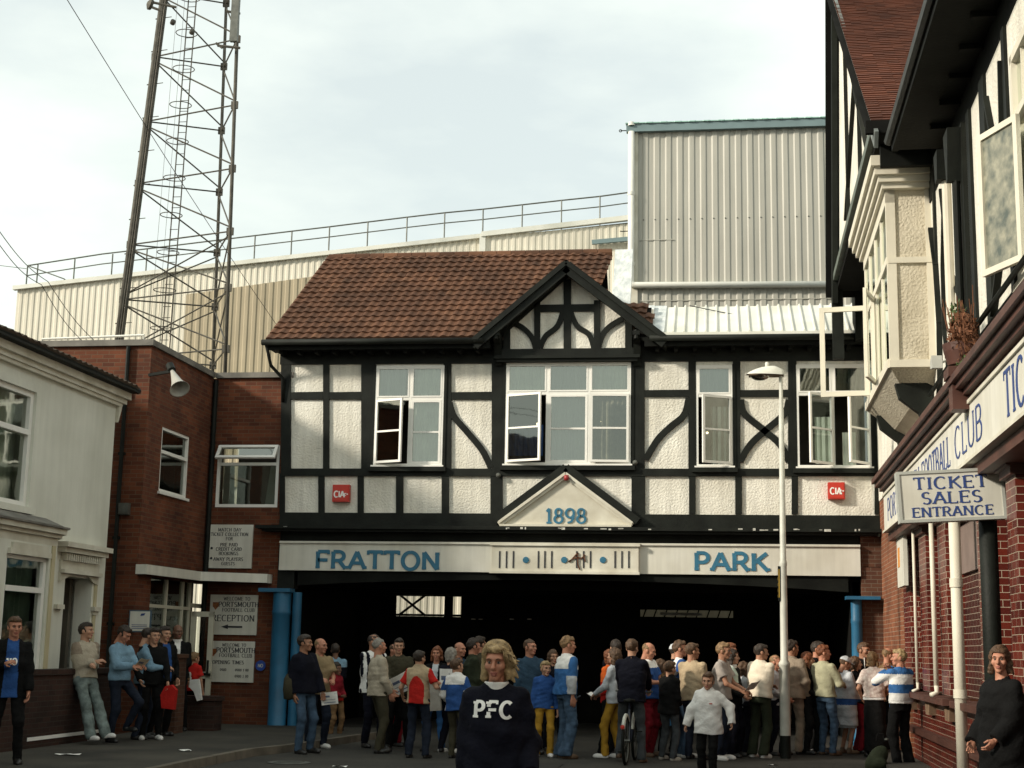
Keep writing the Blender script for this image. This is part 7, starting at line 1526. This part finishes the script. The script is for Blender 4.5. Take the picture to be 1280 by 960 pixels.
def bicycle():
    a = RAD(CYH); T_ = thing('bicycle', 'dark bicycle seen from behind under the cyclist in navy jacket', 'bicycle', (BK[0],BK[1],0))
    def W(x, y, z): return Vector((BK[0]+x*math.cos(a)-y*math.sin(a), BK[1]+x*math.sin(a)+y*math.cos(a), z))
    R = .33; ax = W(1,0,0)-W(0,0,0)
    for y in (.58,-.48):
        m = MB(); m.tube([W(.0,y+R*math.cos(t),.34+R*math.sin(t)) for t in [k*math.pi/14 for k in range(28)]], .022, 8, closed=True); w = m.build('wheel', BLACK, T_, smooth=True)
        m = MB(); m.tube([W(.0,y+(R-.03)*math.cos(t),.34+(R-.03)*math.sin(t)) for t in [k*math.pi/14 for k in range(28)]], .010, 6, closed=True)
        for k in range(14): t = k*math.pi/7; m.tube([W(.02*(-1)**k,y,.34), W(0,y+(R-.03)*math.cos(t),.34+(R-.03)*math.sin(t))], .0018, 4)
        m.tube([W(-.06,y,.34),W(.06,y,.34)],.018,8); m.build('rim', GALV, T_, parent=w)
        m = MB(); m.tube([W(.0,y+(R+.03)*math.cos(t),.34+(R+.03)*math.sin(t)) for t in [RAD(k) for k in range(30 if y > 0 else 20,150,12)]], .028, 6); m.build('mudguard', LAMPM, T_)
    m = MB(); seat = W(0,.18,.86); bb_ = W(0,.08,.30); hd_ = W(0,-.36,.82); hb_ = W(0,-.40,.62)
    for p, q, r in ((seat,bb_,.016),(bb_,hb_,.018),(W(0,.16,.80),hd_,.016),(hd_,hb_,.018),(bb_,W(.05,.58,.34),.011),(bb_,W(-.05,.58,.34),.011),(W(0,.16,.78),W(.05,.58,.34),.010),(W(0,.16,.78),W(-.05,.58,.34),.010),(hb_,W(.05,-.48,.34),.012),(hb_,W(-.05,-.48,.34),.012)): m.tube([p,q], r, 8)
    m.build('frame', mat('dark_bike_paint',(.02,.025,.04),.3,.2,5,0), T_)
    m = MB(); m.tube([W(-.28,-.34,1.02),W(-.1,-.38,.99),W(.1,-.38,.99),W(.28,-.34,1.02)], .013, 8); m.tube([hd_,W(0,-.38,.99)],.014,8); m.build('handlebar', GALV, T_)
    m = MB(); m.lathe([(0,-.02),(.08,-.01),(.09,.03),(0,.05)], W(0,.20,.88), 14); m.build('saddle', BLACK, T_, smooth=True)
    m = MB(); m.lathe([(0,0),(.03,0),(.03,.03),(0,.035)], W(0,.93,.55), 10, axis=W(0,1,0)-W(0,0,0)); m.build('rear_reflector', REDP, T_)
    for s_ in (1,-1):
        m = MB(); m.tube([bb_+ax*.06*s_, bb_+ax*.08*s_+Vector((0,0,-.15*s_))+ (W(0,.05*s_,0)-W(0,0,0))],.010,6); c = bb_+ax*.13*s_+Vector((0,0,-.15*s_)); m.box(c.x-.05,c.x+.05,c.y-.03,c.y+.03,c.z-.01,c.z+.01); m.build('pedal', BLACK, T_)
bicycle()
i = person('balding man in blue shirt and dark red track trousers reading a magazine', at(815,23.6), 1.76, 70, look=10, nod=18, hands=PAPER, top='royal', topfn=lambda c: np.where(c[:,2] > 1.36, 1, 0), topm=['white'], sleeve=.4, bulk=.02, hem=.88, bot='dred', hair='balding', hc='fairbrown', skin='pink', shoe='brown', group=QG, vs=.012)
sheet(i, (.0,-.42,1.20), .30, .24, 35, 0, 'magazine', 'open magazine with blue pictures read by the balding man in blue', mat('magazine_page',(.50,.54,.56),.6,.1,20,0))
p = world_pt(i, (.05,-.30,.80)); b = MB(); b.prism([(-.10,-.35),(.10,-.32),(.12,.2),(.03,.34),(-.10,.25)],'y',-.05,.05); b.v = [(p.x+v[0],p.y+v[1],p.z+v[2]) for v in b.v]; solo(b, 'carrier_bag', [cloth('glossy_blue_bag',(.08,.28,.55),.25,.35)], 'bright blue carrier bag hanging below the open magazine', 'bag', p)
person('brown haired child in dark top behind the open magazine', at(826,23.9), 1.52, 120, look=0, hands=FRONT, top='brown', bot='black', hair='bob', hc='brown', child=True, male=False, group=QG)
person('boy in black jacket and grey jeans beside the blue carrier bag', at(835,22.9), 1.50, 140, look=0, hands=FRONT, top='black', bulk=.03, hem=.80, bot='gjean', hair='short', hc='brown', child=True, shoe='grey', group=QG)
person('person in grey cap looking over the man in blue and white shirt', at(846,24.9), 1.76, 90, look=0, hands=FRONT, top='black', bot='black', hair='cap', hc='dark', group=QG)
i = person('dark haired man in blue shirt with white shoulders and jeans in the queue', at(853,23.6), 1.80, 105, look=-10, hands=((-.15,-.30,1.02),(.15,-.30,1.02)), top='royal', topfn=lambda c: np.where((c[:,2] > 1.22) & (c[:,1] > -.02) & (np.abs(c[:,0]) < .15), 1, 0), topm=['white'], sleeve=.42, bulk=.02, hem=.86, bot='jean', hc='brown', skin='pink', shoe='white', group=QG, vs=.012)
person('man in beige shirt seen from behind next to the blue and white shirt', at(868,23.2), 1.76, 155, look=-35, hands=FRONT, top='beige', bulk=.02, hem=.88, bot='djean', hc='brown', skin='tan', group=QG, vs=.012)
i = person('boy in oversized white hooded top and black trousers with arms spread', at(884,19.9), 1.37, -8, look=-4, nod=4, hands=((-.36,-.06,.84),(.40,-.04,.92)), feet=((-.10,.05),(.10,-.12)), top='white', bulk=.06, hem=.72, sleeve=1.05, bot='black', flare=.02, hair='short', hc='brown', skin='pale', shoe='black', child=True, group=QG, vs=.010, elbow=((-.8,.2,-.3),(.8,.2,-.3)))
b = MB(); q = world_pt(i, (.07,-.165,1.22)); b.box(q.x-.02,q.x+.02,q.y-.01,q.y+.004,q.z-.006,q.z+.006); 
o = b.build('badge', REDP, None, origin=Vector((0,0,0))); o.parent = i['root']; o.matrix_parent_inverse = (Matrix.Translation(i['g']) @ Matrix.Rotation(RAD(-8),4,'Z')).inverted()
P, lo = grid((-.14,-.14,1.36),(.14,.16,1.50),.010); d = ell(P,(0,.075,1.42),(.12,.075,.05))+folds(P,9,.004,2); V, Q = surfnets(d, lo, .010); mk('hood', i['xf'](V), Q, [C_['white']], None, i['root'])
i = person('man in grey T shirt holding papers behind the boy in white', at(899,23.4), 1.78, 75, look=0, hands=((-.12,-.34,1.04),(.14,-.34,1.04)), top='greyt', sleeve=.38, bulk=.015, hem=.9, bot='djean', hair='short', hc='fairbrown', skin='tan', shoe='white', group=QG, vs=.012)
sheet(i, (.04,-.46,1.12), .36, .20, 45, 0, 'papers', 'bundle of crumpled white papers held by the man in grey T shirt', lines=False, roll=14)
person('auburn haired man right behind the man in grey T shirt', at(908,24.2), 1.78, 80, look=0, hands=FRONT, top='brown', bot='black', hc='ginger', skin='pink', group=QG)
person('dark haired girl in black and green jacket with white collar', at(918,24.0), 1.68, 60, look=30, hands=FRONT, top='black', topfn=lambda c: np.where((c[:,2] > 1.2) & (c[:,1] < 0) & (c[:,0] < -.03), 1, 0), topm=['pale'], bot='navy', hair='bob', hc='dark', male=False, collar='white', group=QG)
person('brown haired child low down between the papers and the man in cream sweater', at(931,24.6), 1.50, 120, look=0, hands=FRONT, top='lgrey', bot='navy', hair='bob', hc='brown', child=True, male=False, group=QG)
i = person('dark haired man in cream sweater and dark green trousers', at(947,24.0), 1.77, 148, look=-42, hands=FOLD, feet=((-.11,.03),(.12,-.02)), top='cream', bulk=.02, hem=.92, bot='green', flare=.02, hc='dark', skin='tan', shoe='white', group=QG, vs=.011)
person('person in pale grey shirt just behind the lamp post', at(968,24.8), 1.60, 70, look=0, hands=FRONT, top='lgrey', bot='navy', hair='crop', hc='fairbrown', skin='pink', group=QG)
i = person('tall man in taupe jacket standing behind the lamp post', at(987,25.1), 1.85, 150, look=-30, hands=POCK, top='taupe', bulk=.045, hem=.84, bot='taupe', hc='dark', skin='tan', group=QG, vs=.012)
person('auburn haired woman in black between the taupe jacket and the sage jumper', at(1009,25.2), 1.66, 60, look=30, hands=FRONT, top='black', bot='black', hair='bob', hc='ginger', male=False, group=QG)
person('dark haired man with his face turned right behind the sage jumper', at(1020,25.8), 1.84, 60, look=15, hands=FRONT, top='black', bot='black', hc='dark', skin='pink', group=QG)
i = person('ginger haired man in sage green jumper and jeans seen from behind', at(1033,25.1), 1.78, 140, look=-40, hands=((-.15,-.30,1.10),(.20,-.12,.92)), feet=((-.13,.04),(.13,-.04)), top='sage', bulk=.02, hem=.92, bot='jean', hair='short', hc='ginger', skin='pink', shoe='brown', group=QG, vs=.011)
i = person('girl in white cap wrapped in a pale blue flag with bare legs', at(1056,25.6), 1.60, 120, look=-10, nod=22, hands=FRONT, top='lgrey', topfn=lambda c: np.where((c[:,2] < .98) & (c[:,2] > .86), 1, 0), topm=['royal'], bulk=.05, hem=.50, bot='lgrey', skirt=.46, hair='cap', hc='brown', skin='tan', male=False, shoe='brown', group=QG)
sheet(i, (-.02,-.42,1.55), .03, .34, 0, 0, 'rolled_paper', 'thin upright white paper between the sage jumper and the girl in cap', lines=False)
person('brown haired man in black beside the blue column next to the brick pier', at(1077,26.4), 1.84, 60, look=-10, hands=FRONT, top='black', bot='black', hc='brown', skin='tan', group=QG)
person('person in dark red trousers hidden between the flag and the patterned blouse', at(1072,25.9), 1.60, 90, look=0, hands=FRONT, top='black', bot='dred', hair='bob', hc='brown', male=False, group=QG)
i = person('light brown haired woman in white patterned blouse and black skirt from behind', at(1093,24.9), 1.68, 172, look=-20, hands=((-.16,-.2,1.0),(.2,-.1,.95)), top='print', sleeve=.45, bulk=.03, hem=.985, bot='black', skirt=.10, hair='bob', hc='fairbrown', skin='tan', male=False, belt=.965, group=QG, vs=.012)
person('person with thinning fair hair beyond the patterned blouse', at(1104,25.8), 1.76, 120, look=0, hands=FRONT, top='brown', bot='black', hair='balding', hc='fairbrown', skin='pink', group=QG)
i = person('fair haired youth in blue and white hooped shirt with hand raised to his mouth', at(1124,22.6), 1.72, 215, look=55, hands=((.02,-.20,1.47),(.08,-.20,1.40)), elbow=((-.8,-.3,-.5),(.8,-.2,-.6)), feet=((-.13,0),(.12,.02)), top='white', topfn=hoops, topm=['blue'], bulk=.03, hem=.97, bot='black', flare=.02, hair='short', hc='blond', skin='pink', group=QG, vs=.011, belt=.965)
p = world_pt(i, (-.20,-.25,.86)); b = MB(); b.lathe([(0,0),(.05,.01),(.045,.06),(.02,.12),(.035,.25),(.03,.4),(0,.42)], (p.x-.1,p.y,p.z), 10); solo(b, 'scarf', [C_['blue'], C_['yellow']], 'blue and yellow cloth hanging beside the youth in hooped shirt', 'scarf', p, smooth=True)
# woman at the right edge
i = person('woman in long black coat standing alone against the glazed brick shop front', (onY(1252,900,13.4).x, 13.4, 0), 1.72, -62, look=42, hands=((-.20,-.16,.90),(.14,-.20,.92)), top='black', bulk=.05, hem=.62, bot='black', hair='bob', hc='brown', skin='pink', male=False, vs=.010, group=QG)
# backpack on the ground
p = ground(1098,962); P, lo = grid((-.28,-.22,0),(.28,.22,.50),.014); d = ell(P-np.array([.35,0,0],f32)*P[...,2:3],(-.07,0,.14),(.15,.12,.20)); d = smin(d, ell(P,(.02,-.10,.10),(.10,.06,.08)), .02); d = np.maximum(d+folds(P,5,.01), .005-P[...,2]); V, Q = surfnets(d, lo, .014)
BP = thing('backpack', 'dark green backpack lying on the ground near the hooped shirt', 'bag', (p.x,p.y,0)); b = MB(); b.add(V+np.array([p.x,p.y,0]), Q.tolist()); b.build('sack', C_['green'], BP, smooth=True)
b = MB(); b.tube([(p.x-.02,p.y,.40),(p.x+.0,p.y-.02,.50),(p.x+.08,p.y,.50),(p.x+.10,p.y,.40)],.012,6); b.build('handle', C_['black'], BP); b = MB(); b.lathe([(0,0),(.03,0),(.03,.02),(0,.03)],(p.x+.12,p.y-.05,.42),8); b.build('buckle', GALV, BP)
